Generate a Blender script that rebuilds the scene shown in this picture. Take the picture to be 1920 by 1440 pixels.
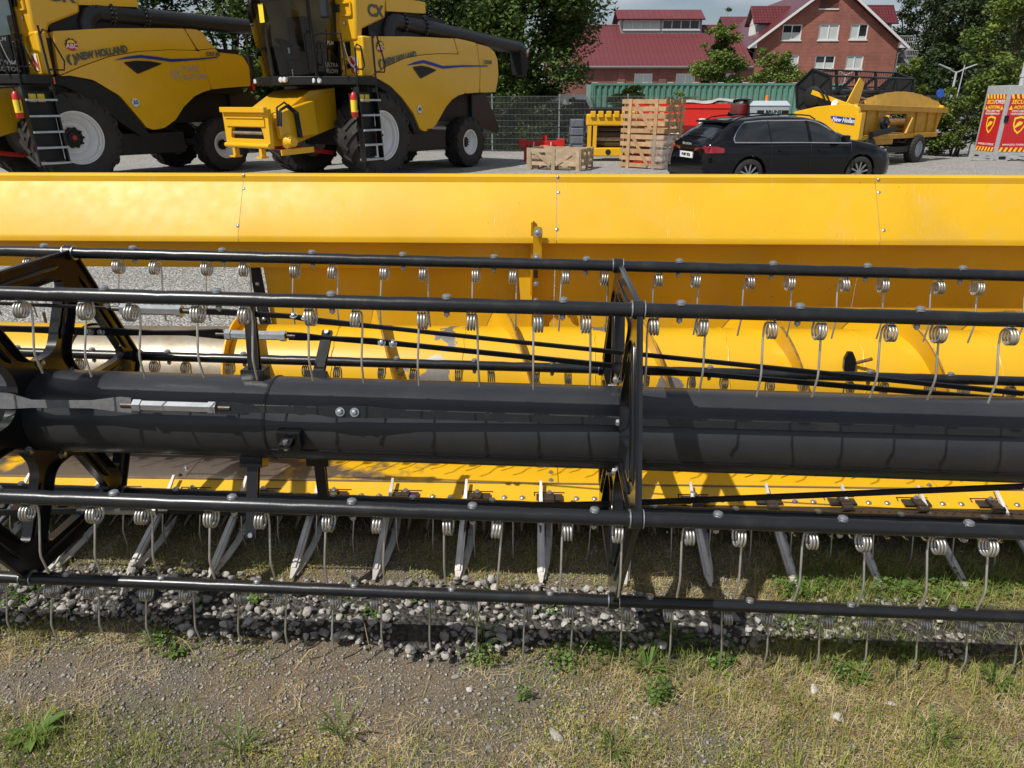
import bpy, math, random
import numpy as np
from mathutils import Vector, Matrix, noise as mnoise
from mathutils.geometry import tessellate_polygon

# ------------------------------------------------------------------ scene, camera, sky, sun
for _o in list(bpy.data.objects):
    bpy.data.objects.remove(_o)
scene = bpy.context.scene
COL = scene.collection
R = math.radians
F, PITCH, YAW, CAMH = 1331.0, R(21.6), R(3.55), 1.72
SUN = Vector((-0.442, -0.40, 0.803)).normalized()

cam = bpy.data.cameras.new('camera')
cam.sensor_width = 36.0
cam.lens = F / 1920 * 36
cam.clip_start, cam.clip_end = 0.05, 2000
camo = bpy.data.objects.new('camera', cam)
COL.objects.link(camo)
camo.location = (0, 0, CAMH)
camo.rotation_euler = (R(90) - PITCH, 0, YAW)
scene.camera = camo
scene.render.resolution_x, scene.render.resolution_y = 1024, 768

world = bpy.data.worlds.new('World')
scene.world = world
world.use_nodes = True
wn, wl = world.node_tree.nodes, world.node_tree.links
wn.clear()
sky = wn.new('ShaderNodeTexSky')
sky.sky_type = 'NISHITA'
sky.sun_disc = False
sky.sun_elevation = math.asin(SUN.z)
sky.sun_rotation = math.atan2(SUN.x, SUN.y)
sky.dust_density = 1.0
tc = wn.new('ShaderNodeTexCoord')
mp = wn.new('ShaderNodeMapping')
mp.inputs['Scale'].default_value = (1.0, 1.0, 3.2)
nz = wn.new('ShaderNodeTexNoise')
nz.inputs['Scale'].default_value = 2.6
nz.inputs['Detail'].default_value = 7
nz.inputs['Roughness'].default_value = 0.58
cr = wn.new('ShaderNodeValToRGB')
cr.color_ramp.elements[0].position = 0.36
cr.color_ramp.elements[1].position = 0.60
nz2 = wn.new('ShaderNodeTexNoise')
nz2.inputs['Scale'].default_value = 5.0
nz2.inputs['Detail'].default_value = 6
cc = wn.new('ShaderNodeValToRGB')
cc.color_ramp.elements[0].color = (5.2, 5.8, 6.8, 1)
cc.color_ramp.elements[1].color = (9.0, 9.3, 9.7, 1)
cc.color_ramp.elements[0].position = 0.38
cc.color_ramp.elements[1].position = 0.66
mx = wn.new('ShaderNodeMix')
mx.data_type = 'RGBA'
bg = wn.new('ShaderNodeBackground')
bg.inputs['Strength'].default_value = 0.070
wo = wn.new('ShaderNodeOutputWorld')
wl.new(tc.outputs['Generated'], mp.inputs['Vector'])
wl.new(mp.outputs['Vector'], nz.inputs['Vector'])
wl.new(mp.outputs['Vector'], nz2.inputs['Vector'])
wl.new(nz.outputs['Fac'], cr.inputs['Fac'])
wl.new(nz2.outputs['Fac'], cc.inputs['Fac'])
wl.new(cr.outputs['Color'], mx.inputs['Factor'])
wl.new(sky.outputs['Color'], mx.inputs['A'])
wl.new(cc.outputs['Color'], mx.inputs['B'])
wl.new(mx.outputs['Result'], bg.inputs['Color'])
wl.new(bg.outputs['Background'], wo.inputs['Surface'])

sl = bpy.data.lights.new('sun', 'SUN')
sl.energy = 4.9
sl.angle = R(0.53)
sl.color = (1.0, 0.955, 0.88)
so = bpy.data.objects.new('sun', sl)
COL.objects.link(so)
so.location = SUN * 50
so.rotation_euler = SUN.to_track_quat('Z', 'Y').to_euler()

vs = scene.view_settings
vs.view_transform = 'Standard'
vs.look = 'None'
vs.exposure = 0.05
vs.gamma = 1.0
vs.use_curve_mapping = False

rng = random.Random(7)
nrg = np.random.default_rng(11)

# ------------------------------------------------------------------ photo pixel -> direction helpers
def ray(px, py):
    x = (px - 960) / F
    u = (720 - py) / F
    yf = math.cos(PITCH) + u * math.sin(PITCH)
    z = u * math.cos(PITCH) - math.sin(PITCH)
    return Vector((x * math.cos(YAW) - yf * math.sin(YAW), x * math.sin(YAW) + yf * math.cos(YAW), z))

CAM = Vector((0, 0, CAMH))

def on_z(px, py, z=0.0):
    r = ray(px, py)
    return CAM + r * ((z - CAMH) / r.z)

def on_y(px, py, y):
    r = ray(px, py)
    return CAM + r * (y / r.y)

def at_dist(px, d, z=0.0):
    """point at horizontal distance d along the bearing of photo column px (taken on the horizon row)"""
    r = ray(px, 193)
    k = d / math.hypot(r.x, r.y)
    return Vector((r.x * k, r.y * k, z))

class Frame:
    """a local frame standing on the ground: x along heading, y to its left, z up"""
    def __init__(self, pos, heading):
        self.p = Vector((pos[0], pos[1], pos[2] if len(pos) > 2 else 0.0))
        self.h = heading
        self.c, self.s = math.cos(heading), math.sin(heading)

    def loc(self, v):
        d = Vector(v) - self.p
        return Vector((self.c * d.x + self.s * d.y, -self.s * d.x + self.c * d.y, d.z))

    def pix(self, px, py, x=None, y=None):
        o = self.loc(CAM)
        r = ray(px, py)
        d = Vector((self.c * r.x + self.s * r.y, -self.s * r.x + self.c * r.y, r.z))
        t = (x - o.x) / d.x if x is not None else (y - o.y) / d.y
        return o + d * t

# ------------------------------------------------------------------ objects
def tag(o, label=None, cat=None, group=None, kind=None):
    if label: o['label'] = label
    if cat: o['category'] = cat
    if group: o['group'] = group
    if kind: o['kind'] = kind
    return o

def thing(name, label, cat, loc=(0, 0, 0), rz=0.0, group=None):
    o = bpy.data.objects.new(name, None)
    o.empty_display_size = 0.2
    COL.objects.link(o)
    o.location = loc
    o.rotation_euler = (0, 0, rz)
    return tag(o, label, cat, group)

def link(name, me, parent=None, loc=(0, 0, 0), rot=(0, 0, 0), scale=(1, 1, 1)):
    o = bpy.data.objects.new(name, me)
    COL.objects.link(o)
    o.parent = parent
    o.location = loc
    o.rotation_euler = rot
    o.scale = scale
    return o

def copy_tree(o, parent=None):
    c = o.copy()
    COL.objects.link(c)
    c.parent = parent
    for ch in list(o.children):
        copy_tree(ch, c)
    return c

class MB:
    def __init__(self):
        self.v, self.f, self.mi = [], [], []
        self.cur = 0

    def add(self, vs, fs):
        b = len(self.v)
        self.v.extend([tuple(p) for p in vs])
        for f in fs:
            self.f.append(tuple(i + b for i in f))
            self.mi.append(self.cur)
        return self

    def box(self, x0, x1, y0, y1, z0, z1):
        vs = [(x0, y0, z0), (x1, y0, z0), (x1, y1, z0), (x0, y1, z0), (x0, y0, z1), (x1, y0, z1), (x1, y1, z1), (x0, y1, z1)]
        return self.add(vs, [(3, 2, 1, 0), (4, 5, 6, 7), (0, 1, 5, 4), (1, 2, 6, 5), (2, 3, 7, 6), (3, 0, 4, 7)])

    def bar(self, p0, p1, w, h=None, up=(0, 0, 1), w1=None, h1=None):
        """rectangular bar p0->p1; w across, h along 'up'"""
        h = w if h is None else h
        w1 = w if w1 is None else w1
        h1 = h if h1 is None else h1
        p0, p1 = Vector(p0), Vector(p1)
        d = (p1 - p0).normalized()
        u = Vector(up)
        s = d.cross(u)
        if s.length < 1e-5:
            s = d.cross(Vector((1, 0, 0)))
        s.normalize()
        u = s.cross(d).normalized()
        vs = []
        for p, a, b in ((p0, w, h), (p1, w1, h1)):
            for i, j in ((-1, -1), (1, -1), (1, 1), (-1, 1)):
                vs.append(p + s * (a / 2 * i) + u * (b / 2 * j))
        return self.add(vs, [(0, 1, 2, 3), (7, 6, 5, 4), (4, 5, 1, 0), (5, 6, 2, 1), (6, 7, 3, 2), (7, 4, 0, 3)])

    def tube(self, pts, r, n=8, cap=True, closed=False):
        pts = [Vector(p) for p in pts]
        m = len(pts)
        rs = r if isinstance(r, (list, tuple)) else [r] * m
        nrm = None
        base = len(self.v)
        for i, p in enumerate(pts):
            if closed:
                t = pts[(i + 1) % m] - pts[i - 1]
            else:
                t = pts[min(i + 1, m - 1)] - pts[max(i - 1, 0)]
            if t.length < 1e-9: t = Vector((0, 0, 1))
            t.normalize()
            if nrm is None:
                a = Vector((0, 0, 1)) if abs(t.z) < 0.9 else Vector((1, 0, 0))
                nrm = (a - t * a.dot(t)).normalized()
            else:
                nrm = nrm - t * nrm.dot(t)
                if nrm.length < 1e-6:
                    a = Vector((0, 1, 0)); nrm = a - t * a.dot(t)
                nrm.normalize()
            b = t.cross(nrm)
            for k in range(n):
                a = 2 * math.pi * k / n
                self.v.append(tuple(p + nrm * (rs[i] * math.cos(a)) + b * (rs[i] * math.sin(a))))
        fs = []
        for i in range(m if closed else m - 1):
            j = (i + 1) % m
            for k in range(n):
                l = (k + 1) % n
                fs.append((base + i * n + k, base + i * n + l, base + j * n + l, base + j * n + k))
        if cap and not closed:
            fs.append(tuple(base + k for k in reversed(range(n))))
            fs.append(tuple(base + (m - 1) * n + k for k in range(n)))
        self.f.extend(fs)
        self.mi.extend([self.cur] * len(fs))
        return self

    def lathe(self, o, axis, prof, n=16, cap=True):
        """profile [(s along axis, radius)]"""
        o, a = Vector(o), Vector(axis).normalized()
        t = Vector((0, 0, 1)) if abs(a.z) < 0.9 else Vector((1, 0, 0))
        u = (t - a * t.dot(a)).normalized()
        w = a.cross(u)
        base = len(self.v)
        for s, r in prof:
            for k in range(n):
                g = 2 * math.pi * k / n
                self.v.append(tuple(o + a * s + u * (r * math.cos(g)) + w * (r * math.sin(g))))
        fs = []
        for i in range(len(prof) - 1):
            for k in range(n):
                l = (k + 1) % n
                fs.append((base + i * n + k, base + i * n + l, base + (i + 1) * n + l, base + (i + 1) * n + k))
        if cap:
            fs.append(tuple(base + k for k in reversed(range(n))))
            fs.append(tuple(base + (len(prof) - 1) * n + k for k in range(n)))
        self.f.extend(fs)
        self.mi.extend([self.cur] * len(fs))
        return self

    def plate(self, outer, holes, t0, t1, fn):
        """polygon (u,v) with holes, extruded t0..t1, mapped by fn(u,v,t)"""
        loops = [[Vector((p[0], p[1], 0)) for p in outer]] + [[Vector((p[0], p[1], 0)) for p in h] for h in holes]
        flat = [p for l in loops for p in l]
        tris = tessellate_polygon(loops)
        n = len(flat)
        vs = [fn(p.x, p.y, t0) for p in flat] + [fn(p.x, p.y, t1) for p in flat]
        fs = []
        for a, b, c in tris:
            ar = (flat[b].x - flat[a].x) * (flat[c].y - flat[a].y) - (flat[c].x - flat[a].x) * (flat[b].y - flat[a].y)
            if abs(ar) < 1e-12: continue
            if ar < 0: b, c = c, b
            fs.append((a, c, b))
            fs.append((a + n, b + n, c + n))
        k = 0
        for l in loops:
            m = len(l)
            area = sum(l[i].x * l[(i + 1) % m].y - l[(i + 1) % m].x * l[i].y for i in range(m))
            for i in range(m):
                a, b = k + i, k + (i + 1) % m
                ccw = area > 0
                if k > 0: ccw = not ccw
                fs.append((a, b, b + n, a + n) if ccw else (b, a, a + n, b + n))
            k += m
        return self.add(vs, fs)

    def sheet(self, prof, x0, x1, th):
        """open profile [(y,z)] extruded along X with thickness th (below/behind)"""
        m = len(prof)
        off = []
        for i in range(m):
            a = Vector(prof[max(i - 1, 0)]); b = Vector(prof[min(i + 1, m - 1)])
            d = (b - a).normalized()
            off.append((prof[i][0] - d.y * th, prof[i][1] + d.x * th))
        ring = list(prof) + off[::-1]
        n = len(ring)
        vs = [(x0, y, z) for y, z in ring] + [(x1, y, z) for y, z in ring]
        fs = [(i, (i + 1) % n, (i + 1) % n + n, i + n) for i in range(n)]
        for i in range(m - 1):
            q = (i, n - 1 - i, n - 2 - i, i + 1)
            fs.append(q)
            fs.append(tuple(j + n for j in reversed(q)))
        return self.add(vs, fs)

    def mesh(self, name, mats, smooth=None):
        me = bpy.data.meshes.new(name)
        me.from_pydata(self.v, [], self.f)
        if not isinstance(mats, (list, tuple)): mats = [mats]
        for m in mats: me.materials.append(m)
        if len(mats) > 1:
            me.polygons.foreach_set('material_index', self.mi)
        if smooth is not None:
            me.shade_smooth()
            me.set_sharp_from_angle(angle=R(smooth))
        me.update()
        return me

    def build(self, name, mats, parent=None, smooth=None, bevel=0.0, loc=(0, 0, 0), rot=(0, 0, 0), fix=False):
        me = self.mesh(name, mats, smooth)
        if fix:
            import bmesh
            bm = bmesh.new(); bm.from_mesh(me)
            bmesh.ops.recalc_face_normals(bm, faces=bm.faces)
            bm.to_mesh(me); bm.free()
        o = link(name, me, parent, loc, rot)
        if bevel:
            b = o.modifiers.new('bevel', 'BEVEL')
            b.width = bevel; b.segments = 2; b.limit_method = 'ANGLE'; b.angle_limit = R(40)
            b.harden_normals = False
        return o

def fast_mesh(name, V, quads=None, tris=None, mat=None, mats=None, mi=None, smooth=False):
    """numpy mesh; V (n,3), quads (m,4) and/or tris (k,3)"""
    me = bpy.data.meshes.new(name)
    nq = 0 if quads is None else len(quads)
    nt = 0 if tris is None else len(tris)
    me.vertices.add(len(V))
    me.vertices.foreach_set('co', np.asarray(V, np.float32).ravel())
    loops = []
    if nq: loops.append(np.asarray(quads, np.int32).ravel())
    if nt: loops.append(np.asarray(tris, np.int32).ravel())
    lv = np.concatenate(loops)
    me.loops.add(len(lv))
    me.loops.foreach_set('vertex_index', lv)
    me.polygons.add(nq + nt)
    st = np.concatenate([np.arange(nq) * 4, nq * 4 + np.arange(nt) * 3]).astype(np.int32)
    me.polygons.foreach_set('loop_start', st)
    if mats is None: mats = [mat]
    for m in mats: me.materials.append(m)
    if mi is not None: me.polygons.foreach_set('material_index', np.asarray(mi, np.int32))
    me.update(calc_edges=True)
    if smooth: me.shade_smooth()
    return me

def text(body, size, mat, parent, loc, rot, shear=0.0, bold=0.0, name='lettering', align='CENTER', sx=1.0, depth=0.002):
    cu = bpy.data.curves.new(name, 'FONT')
    cu.body = body
    cu.size = size
    cu.shear = shear
    cu.offset = bold
    cu.align_x = align
    cu.align_y = 'CENTER'
    cu.extrude = depth
    cu.resolution_u = 3
    cu.materials.append(mat)
    tmp = bpy.data.objects.new(name, cu)
    me = bpy.data.meshes.new_from_object(tmp)
    bpy.data.objects.remove(tmp)
    bpy.data.curves.remove(cu)
    o = bpy.data.objects.new(name, me)
    COL.objects.link(o)
    o.parent = parent
    o.location = loc
    o.rotation_euler = rot
    o.scale = (sx, 1, 1)
    return o

# ------------------------------------------------------------------ materials
def newmat(name):
    m = bpy.data.materials.new(name)
    m.use_nodes = True
    return m, m.node_tree.nodes, m.node_tree.links, m.node_tree.nodes['Principled BSDF']

def rgb(c):
    return (c[0], c[1], c[2], 1.0)

def mat(name, col, rough=0.5, metal=0.0, var=0.0, vscale=8.0, col2=None, bump=0.0, bscale=60.0, coat=0.0, spec=0.5, rvar=0.0, alpha=None, trans=0.0, ior=1.45, rnd=0.0, lo=0.35, hi=0.7):
    """plain principled material with noise-mixed second colour, roughness variation and fine bump"""
    m, n, l, b = newmat(name)
    b.inputs['Base Color'].default_value = rgb(col)
    b.inputs['Roughness'].default_value = rough
    b.inputs['Metallic'].default_value = metal
    b.inputs['Coat Weight'].default_value = coat
    b.inputs['Coat Roughness'].default_value = 0.12
    b.inputs['Specular IOR Level'].default_value = spec
    b.inputs['Transmission Weight'].default_value = trans
    b.inputs['IOR'].default_value = ior
    t = n.new('ShaderNodeTexCoord')
    out = None
    if var or col2:
        z = n.new('ShaderNodeTexNoise')
        z.inputs['Scale'].default_value = vscale
        z.inputs['Detail'].default_value = 6
        z.inputs['Roughness'].default_value = 0.6
        l.new(t.outputs['Object'], z.inputs['Vector'])
        rp = n.new('ShaderNodeValToRGB')
        rp.color_ramp.elements[0].position = lo
        rp.color_ramp.elements[1].position = hi
        c2 = col2 if col2 else tuple(max(0, c * (1 - var)) for c in col)
        rp.color_ramp.elements[0].color = rgb(c2)
        rp.color_ramp.elements[1].color = rgb(col)
        l.new(z.outputs['Fac'], rp.inputs['Fac'])
        out = rp.outputs['Color']
        if rvar:
            mr = n.new('ShaderNodeMapRange')
            mr.inputs['To Min'].default_value = rough + rvar
            mr.inputs['To Max'].default_value = max(0.05, rough - rvar)
            l.new(z.outputs['Fac'], mr.inputs['Value'])
            l.new(mr.outputs['Result'], b.inputs['Roughness'])
    if rnd:
        oi = n.new('ShaderNodeObjectInfo')
        mr = n.new('ShaderNodeMapRange')
        mr.inputs['To Min'].default_value = 1 - rnd
        mr.inputs['To Max'].default_value = 1 + rnd
        l.new(oi.outputs['Random'], mr.inputs['Value'])
        hs = n.new('ShaderNodeHueSaturation')
        if out is None: hs.inputs['Color'].default_value = rgb(col)
        else: l.new(out, hs.inputs['Color'])
        l.new(mr.outputs['Result'], hs.inputs['Value'])
        out = hs.outputs['Color']
    if out is not None:
        l.new(out, b.inputs['Base Color'])
    if bump:
        z2 = n.new('ShaderNodeTexNoise')
        z2.inputs['Scale'].default_value = bscale
        z2.inputs['Detail'].default_value = 4
        l.new(t.outputs['Object'], z2.inputs['Vector'])
        bp = n.new('ShaderNodeBump')
        bp.inputs['Strength'].default_value = bump
        bp.inputs['Distance'].default_value = 0.01
        l.new(z2.outputs['Fac'], bp.inputs['Height'])
        l.new(bp.outputs['Normal'], b.inputs['Normal'])
    return m

YEL = (0.70, 0.400, 0.010)
M = {}
def sheet_mat(name, col, rough):
    """painted sheet steel: faint dust clouds, fine scratches and slight waviness"""
    m, n, l, b = newmat(name)
    t = n.new('ShaderNodeTexCoord')
    def noise(scale, detail=6, sc=None, dist=0.0):
        z = n.new('ShaderNodeTexNoise'); z.inputs['Scale'].default_value = scale; z.inputs['Detail'].default_value = detail; z.inputs['Distortion'].default_value = dist
        if sc:
            q = n.new('ShaderNodeMapping'); q.inputs['Scale'].default_value = sc[:3]; q.inputs['Rotation'].default_value = (0.3, 0.25, sc[3])
            l.new(t.outputs['Object'], q.inputs['Vector']); l.new(q.outputs['Vector'], z.inputs['Vector'])
        else: l.new(t.outputs['Object'], z.inputs['Vector'])
        return z.outputs['Fac']
    def rng_(v, a, b_, lo, hi):
        r = n.new('ShaderNodeMapRange'); r.inputs['From Min'].default_value = a; r.inputs['From Max'].default_value = b_; r.inputs['To Min'].default_value = lo; r.inputs['To Max'].default_value = hi
        l.new(v, r.inputs['Value']); return r.outputs['Result']
    def mixc(a, b_, f):
        x = n.new('ShaderNodeMix'); x.data_type = 'RGBA'; l.new(f, x.inputs['Factor'])
        for k, v in (('A', a), ('B', b_)):
            if isinstance(v, tuple): x.inputs[k].default_value = rgb(v)
            else: l.new(v, x.inputs[k])
        return x.outputs['Result']
    c = mixc(col, tuple(q * 0.86 for q in col), rng_(noise(2.2, 7), .35, .7, 0, 1))
    c = mixc(c, (0.50, 0.40, 0.24), rng_(noise(5.0, 8, None, .6), .50, .80, 0, .16))
    sc = rng_(noise(9, 3, (30, 1.2, 1.2, .5)), .66, .70, 0, 1)
    sc2 = rng_(noise(3.0, 4), .50, .58, 0, .5)
    mu = n.new('ShaderNodeMath'); mu.operation = 'MULTIPLY'; l.new(sc, mu.inputs[0]); l.new(sc2, mu.inputs[1])
    c = mixc(c, (0.62, 0.52, 0.34), mu.outputs['Value'])
    sp = rng_(noise(60, 2), .755, .775, 0, .8)
    c = mixc(c, (0.10, 0.07, 0.04), sp)
    l.new(c, b.inputs['Base Color'])
    l.new(rng_(noise(14, 6), .3, .7, rough + .05, rough - .03), b.inputs['Roughness'])
    b.inputs['Coat Weight'].default_value = 0.0; b.inputs['Specular IOR Level'].default_value = 0.40
    bp = n.new('ShaderNodeBump'); bp.inputs['Strength'].default_value = 0.015; bp.inputs['Distance'].default_value = 0.02
    l.new(noise(2.5, 3), bp.inputs['Height']); l.new(bp.outputs['Normal'], b.inputs['Normal'])
    return m
M['yellow'] = sheet_mat('yellow_sheet_paint', YEL, 0.47)
M['yellow_body'] = mat('yellow_body_paint', (0.74, 0.41, 0.012), 0.28, var=0.05, vscale=3, coat=0.4)
M['yellow_old'] = mat('weathered_yellow_paint', (0.62, 0.32, 0.02), 0.5, vscale=4, col2=(0.45, 0.24, 0.03), rvar=0.1)
M['black'] = mat('black_reel_paint', (0.011, 0.012, 0.014), 0.30, vscale=11, col2=(0.022, 0.021, 0.020), rvar=0.10, bump=0.04, bscale=45, lo=0.30, hi=0.46)
M['tube'] = mat('satin_black_tube_paint', (0.021, 0.023, 0.028), 0.30, vscale=6, col2=(0.030, 0.031, 0.034), rvar=0.06, bump=0.02, bscale=50)
M['blackgloss'] = mat('black_stamped_paint', (0.010, 0.010, 0.011), 0.16, var=0.3, vscale=10, rvar=0.05)
M['steel'] = mat('spring_steel', (0.60, 0.60, 0.58), 0.36, 0.75, vscale=18, col2=(0.42, 0.40, 0.36), rvar=0.08, rnd=0.12)
M['zinc'] = mat('zinc_plated', (0.52, 0.54, 0.56), 0.36, 0.9, var=0.2, vscale=30)
M['darksteel'] = mat('worn_dark_steel', (0.060, 0.056, 0.054), 0.45, 0.6, vscale=25, col2=(0.085, 0.066, 0.052), rvar=0.12, bump=0.1, bscale=80)
M['bare'] = mat('scuffed_bare_steel', (0.36, 0.33, 0.28), 0.46, 0.6, vscale=9, col2=(0.25, 0.20, 0.13), rvar=0.10, bump=0.05, bscale=60)
M['lifter'] = mat('galvanised_lifter', (0.66, 0.65, 0.63), 0.42, 0.2, vscale=9, col2=(0.46, 0.42, 0.38), rvar=0.1, rnd=0.25)
M['rubber'] = mat('black_rubber', (0.012, 0.012, 0.012), 0.75, var=0.4, vscale=12, bump=0.1, bscale=30)
M['tyre'] = mat('tyre_rubber', (0.018, 0.0175, 0.017), 0.7, vscale=5, col2=(0.034, 0.030, 0.026), bump=0.08, bscale=30)
M['rim'] = mat('pale_grey_rim', (0.78, 0.78, 0.77), 0.4, var=0.10, vscale=6)
M['dark'] = mat('dark_machine_black', (0.007, 0.007, 0.007), 0.5, var=0.4, vscale=4)
M['grey'] = mat('dark_grey_plastic', (0.018, 0.019, 0.021), 0.38, var=0.15, vscale=5)
M['glass'] = mat('tinted_cab_glass', (0.006, 0.008, 0.009), 0.04, spec=0.6)
M['white'] = mat('white_paint', (0.72, 0.72, 0.70), 0.45, var=0.05)
M['red'] = mat('red_paint', (0.55, 0.022, 0.015), 0.40, var=0.1, coat=0.2)
M['blue'] = mat('blue_stripe', (0.012, 0.035, 0.25), 0.35)
M['logo'] = mat('grey_lettering', (0.075, 0.085, 0.075), 0.4)
M['silver'] = mat('silver_lettering', (0.55, 0.55, 0.54), 0.35, 0.4)
M['orange'] = mat('orange_lens', (0.75, 0.18, 0.02), 0.25)
M['inkblack'] = mat('black_ink', (0.012, 0.012, 0.012), 0.5)
M['yellowsign'] = mat('yellow_print', (0.85, 0.62, 0.03), 0.5)
M['galv'] = mat('galvanised_steel', (0.50, 0.52, 0.53), 0.5, 0.25, vscale=9, col2=(0.40, 0.41, 0.42), rvar=0.1)
M['primer'] = mat('dull_grey_steel', (0.17, 0.17, 0.175), 0.55, 0.3, vscale=60, col2=(0.12, 0.12, 0.125))
M['lamp'] = mat('lamp_glass', (0.75, 0.77, 0.80), 0.15, 0.3)
# ------------------------------------------------------------------ special materials
def worn_mat(name, paint, bare, scale, lo, hi, grad=None, rough=0.38, metal=0.6):
    m, n, l, b = newmat(name)
    t = n.new('ShaderNodeTexCoord')
    z = n.new('ShaderNodeTexNoise'); z.inputs['Scale'].default_value = scale
    z.inputs['Detail'].default_value = 7; z.inputs['Roughness'].default_value = 0.55
    l.new(t.outputs['Object'], z.inputs['Vector'])
    fac = z.outputs['Fac']
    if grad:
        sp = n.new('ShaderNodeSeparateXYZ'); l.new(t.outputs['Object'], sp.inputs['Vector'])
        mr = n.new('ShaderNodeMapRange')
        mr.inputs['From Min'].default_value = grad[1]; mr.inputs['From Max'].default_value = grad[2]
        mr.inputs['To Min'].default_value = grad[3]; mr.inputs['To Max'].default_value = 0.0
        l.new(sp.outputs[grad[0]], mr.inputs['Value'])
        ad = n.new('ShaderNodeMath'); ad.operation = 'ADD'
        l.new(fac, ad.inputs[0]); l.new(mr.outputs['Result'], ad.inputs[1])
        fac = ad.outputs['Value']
    rp = n.new('ShaderNodeMapRange')
    rp.inputs['From Min'].default_value = lo; rp.inputs['From Max'].default_value = hi
    l.new(fac, rp.inputs['Value'])
    z2 = n.new('ShaderNodeTexNoise'); z2.inputs['Scale'].default_value = 6; z2.inputs['Detail'].default_value = 6
    l.new(t.outputs['Object'], z2.inputs['Vector'])
    pr = n.new('ShaderNodeMix'); pr.data_type = 'RGBA'
    pr.inputs['A'].default_value = rgb(paint); pr.inputs['B'].default_value = rgb(tuple(c * 0.82 for c in paint))
    l.new(z2.outputs['Fac'], pr.inputs['Factor'])
    br = n.new('ShaderNodeMix'); br.data_type = 'RGBA'
    br.inputs['A'].default_value = rgb(bare); br.inputs['B'].default_value = rgb(tuple(c * 0.6 for c in bare))
    z3 = n.new('ShaderNodeTexNoise'); z3.inputs['Scale'].default_value = 40; z3.inputs['Detail'].default_value = 4
    l.new(t.outputs['Object'], z3.inputs['Vector']); l.new(z3.outputs['Fac'], br.inputs['Factor'])
    mx = n.new('ShaderNodeMix'); mx.data_type = 'RGBA'
    l.new(rp.outputs['Result'], mx.inputs['Factor'])
    l.new(pr.outputs['Result'], mx.inputs['A']); l.new(br.outputs['Result'], mx.inputs['B'])
    l.new(mx.outputs['Result'], b.inputs['Base Color'])
    mm = n.new('ShaderNodeMath'); mm.operation = 'MULTIPLY'; mm.inputs[1].default_value = metal
    l.new(rp.outputs['Result'], mm.inputs[0]); l.new(mm.outputs['Value'], b.inputs['Metallic'])
    b.inputs['Roughness'].default_value = rough
    b.inputs['Coat Weight'].default_value = 0.15
    return m

M['auger'] = worn_mat('auger_paint_worn', YEL, (0.36, 0.34, 0.32), 2.6, 0.645, 0.655)
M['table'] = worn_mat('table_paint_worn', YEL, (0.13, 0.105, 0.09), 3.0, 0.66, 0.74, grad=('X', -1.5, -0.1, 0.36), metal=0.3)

def gravel_mat(name, cols, scale, bump, rough=0.9, big=None, speck=0.5):
    """pebbly ground: voronoi cells with random colours, patchy large-scale mix"""
    m, n, l, b = newmat(name)
    t = n.new('ShaderNodeTexCoord')
    v = n.new('ShaderNodeTexVoronoi'); v.inputs['Scale'].default_value = scale
    l.new(t.outputs['Object'], v.inputs['Vector'])
    sx = n.new('ShaderNodeSeparateColor'); l.new(v.outputs['Color'], sx.inputs['Color'])
    rp = n.new('ShaderNodeValToRGB')
    e = rp.color_ramp.elements
    e[0].position = 0.0; e[0].color = rgb(cols[0])
    e[1].position = 1.0; e[1].color = rgb(cols[-1])
    for i, c in enumerate(cols[1:-1]):
        q = e.new((i + 1) / (len(cols) - 1)); q.color = rgb(c)
    l.new(sx.outputs['Red'], rp.inputs['Fac'])
    out = rp.outputs['Color']
    z = n.new('ShaderNodeTexNoise'); z.inputs['Scale'].default_value = 0.9; z.inputs['Detail'].default_value = 8
    l.new(t.outputs['Object'], z.inputs['Vector'])
    if big:
        mx = n.new('ShaderNodeMix'); mx.data_type = 'RGBA'
        mr = n.new('ShaderNodeMapRange'); mr.inputs['From Min'].default_value = 0.42; mr.inputs['From Max'].default_value = 0.66
        mr.inputs['To Max'].default_value = speck
        l.new(z.outputs['Fac'], mr.inputs['Value']); l.new(mr.outputs['Result'], mx.inputs['Factor'])
        l.new(out, mx.inputs['A']); mx.inputs['B'].default_value = rgb(big)
        out = mx.outputs['Result']
    l.new(out, b.inputs['Base Color'])
    b.inputs['Roughness'].default_value = rough
    b.inputs['Specular IOR Level'].default_value = 0.25
    bp = n.new('ShaderNodeBump'); bp.inputs['Strength'].default_value = bump; bp.inputs['Distance'].default_value = 0.02
    mi = n.new('ShaderNodeMath'); mi.operation = 'SUBTRACT'; mi.inputs[0].default_value = 1.0
    l.new(v.outputs['Distance'], mi.inputs[1])
    l.new(mi.outputs['Value'], bp.inputs['Height']); l.new(bp.outputs['Normal'], b.inputs['Normal'])
    return m

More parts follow.
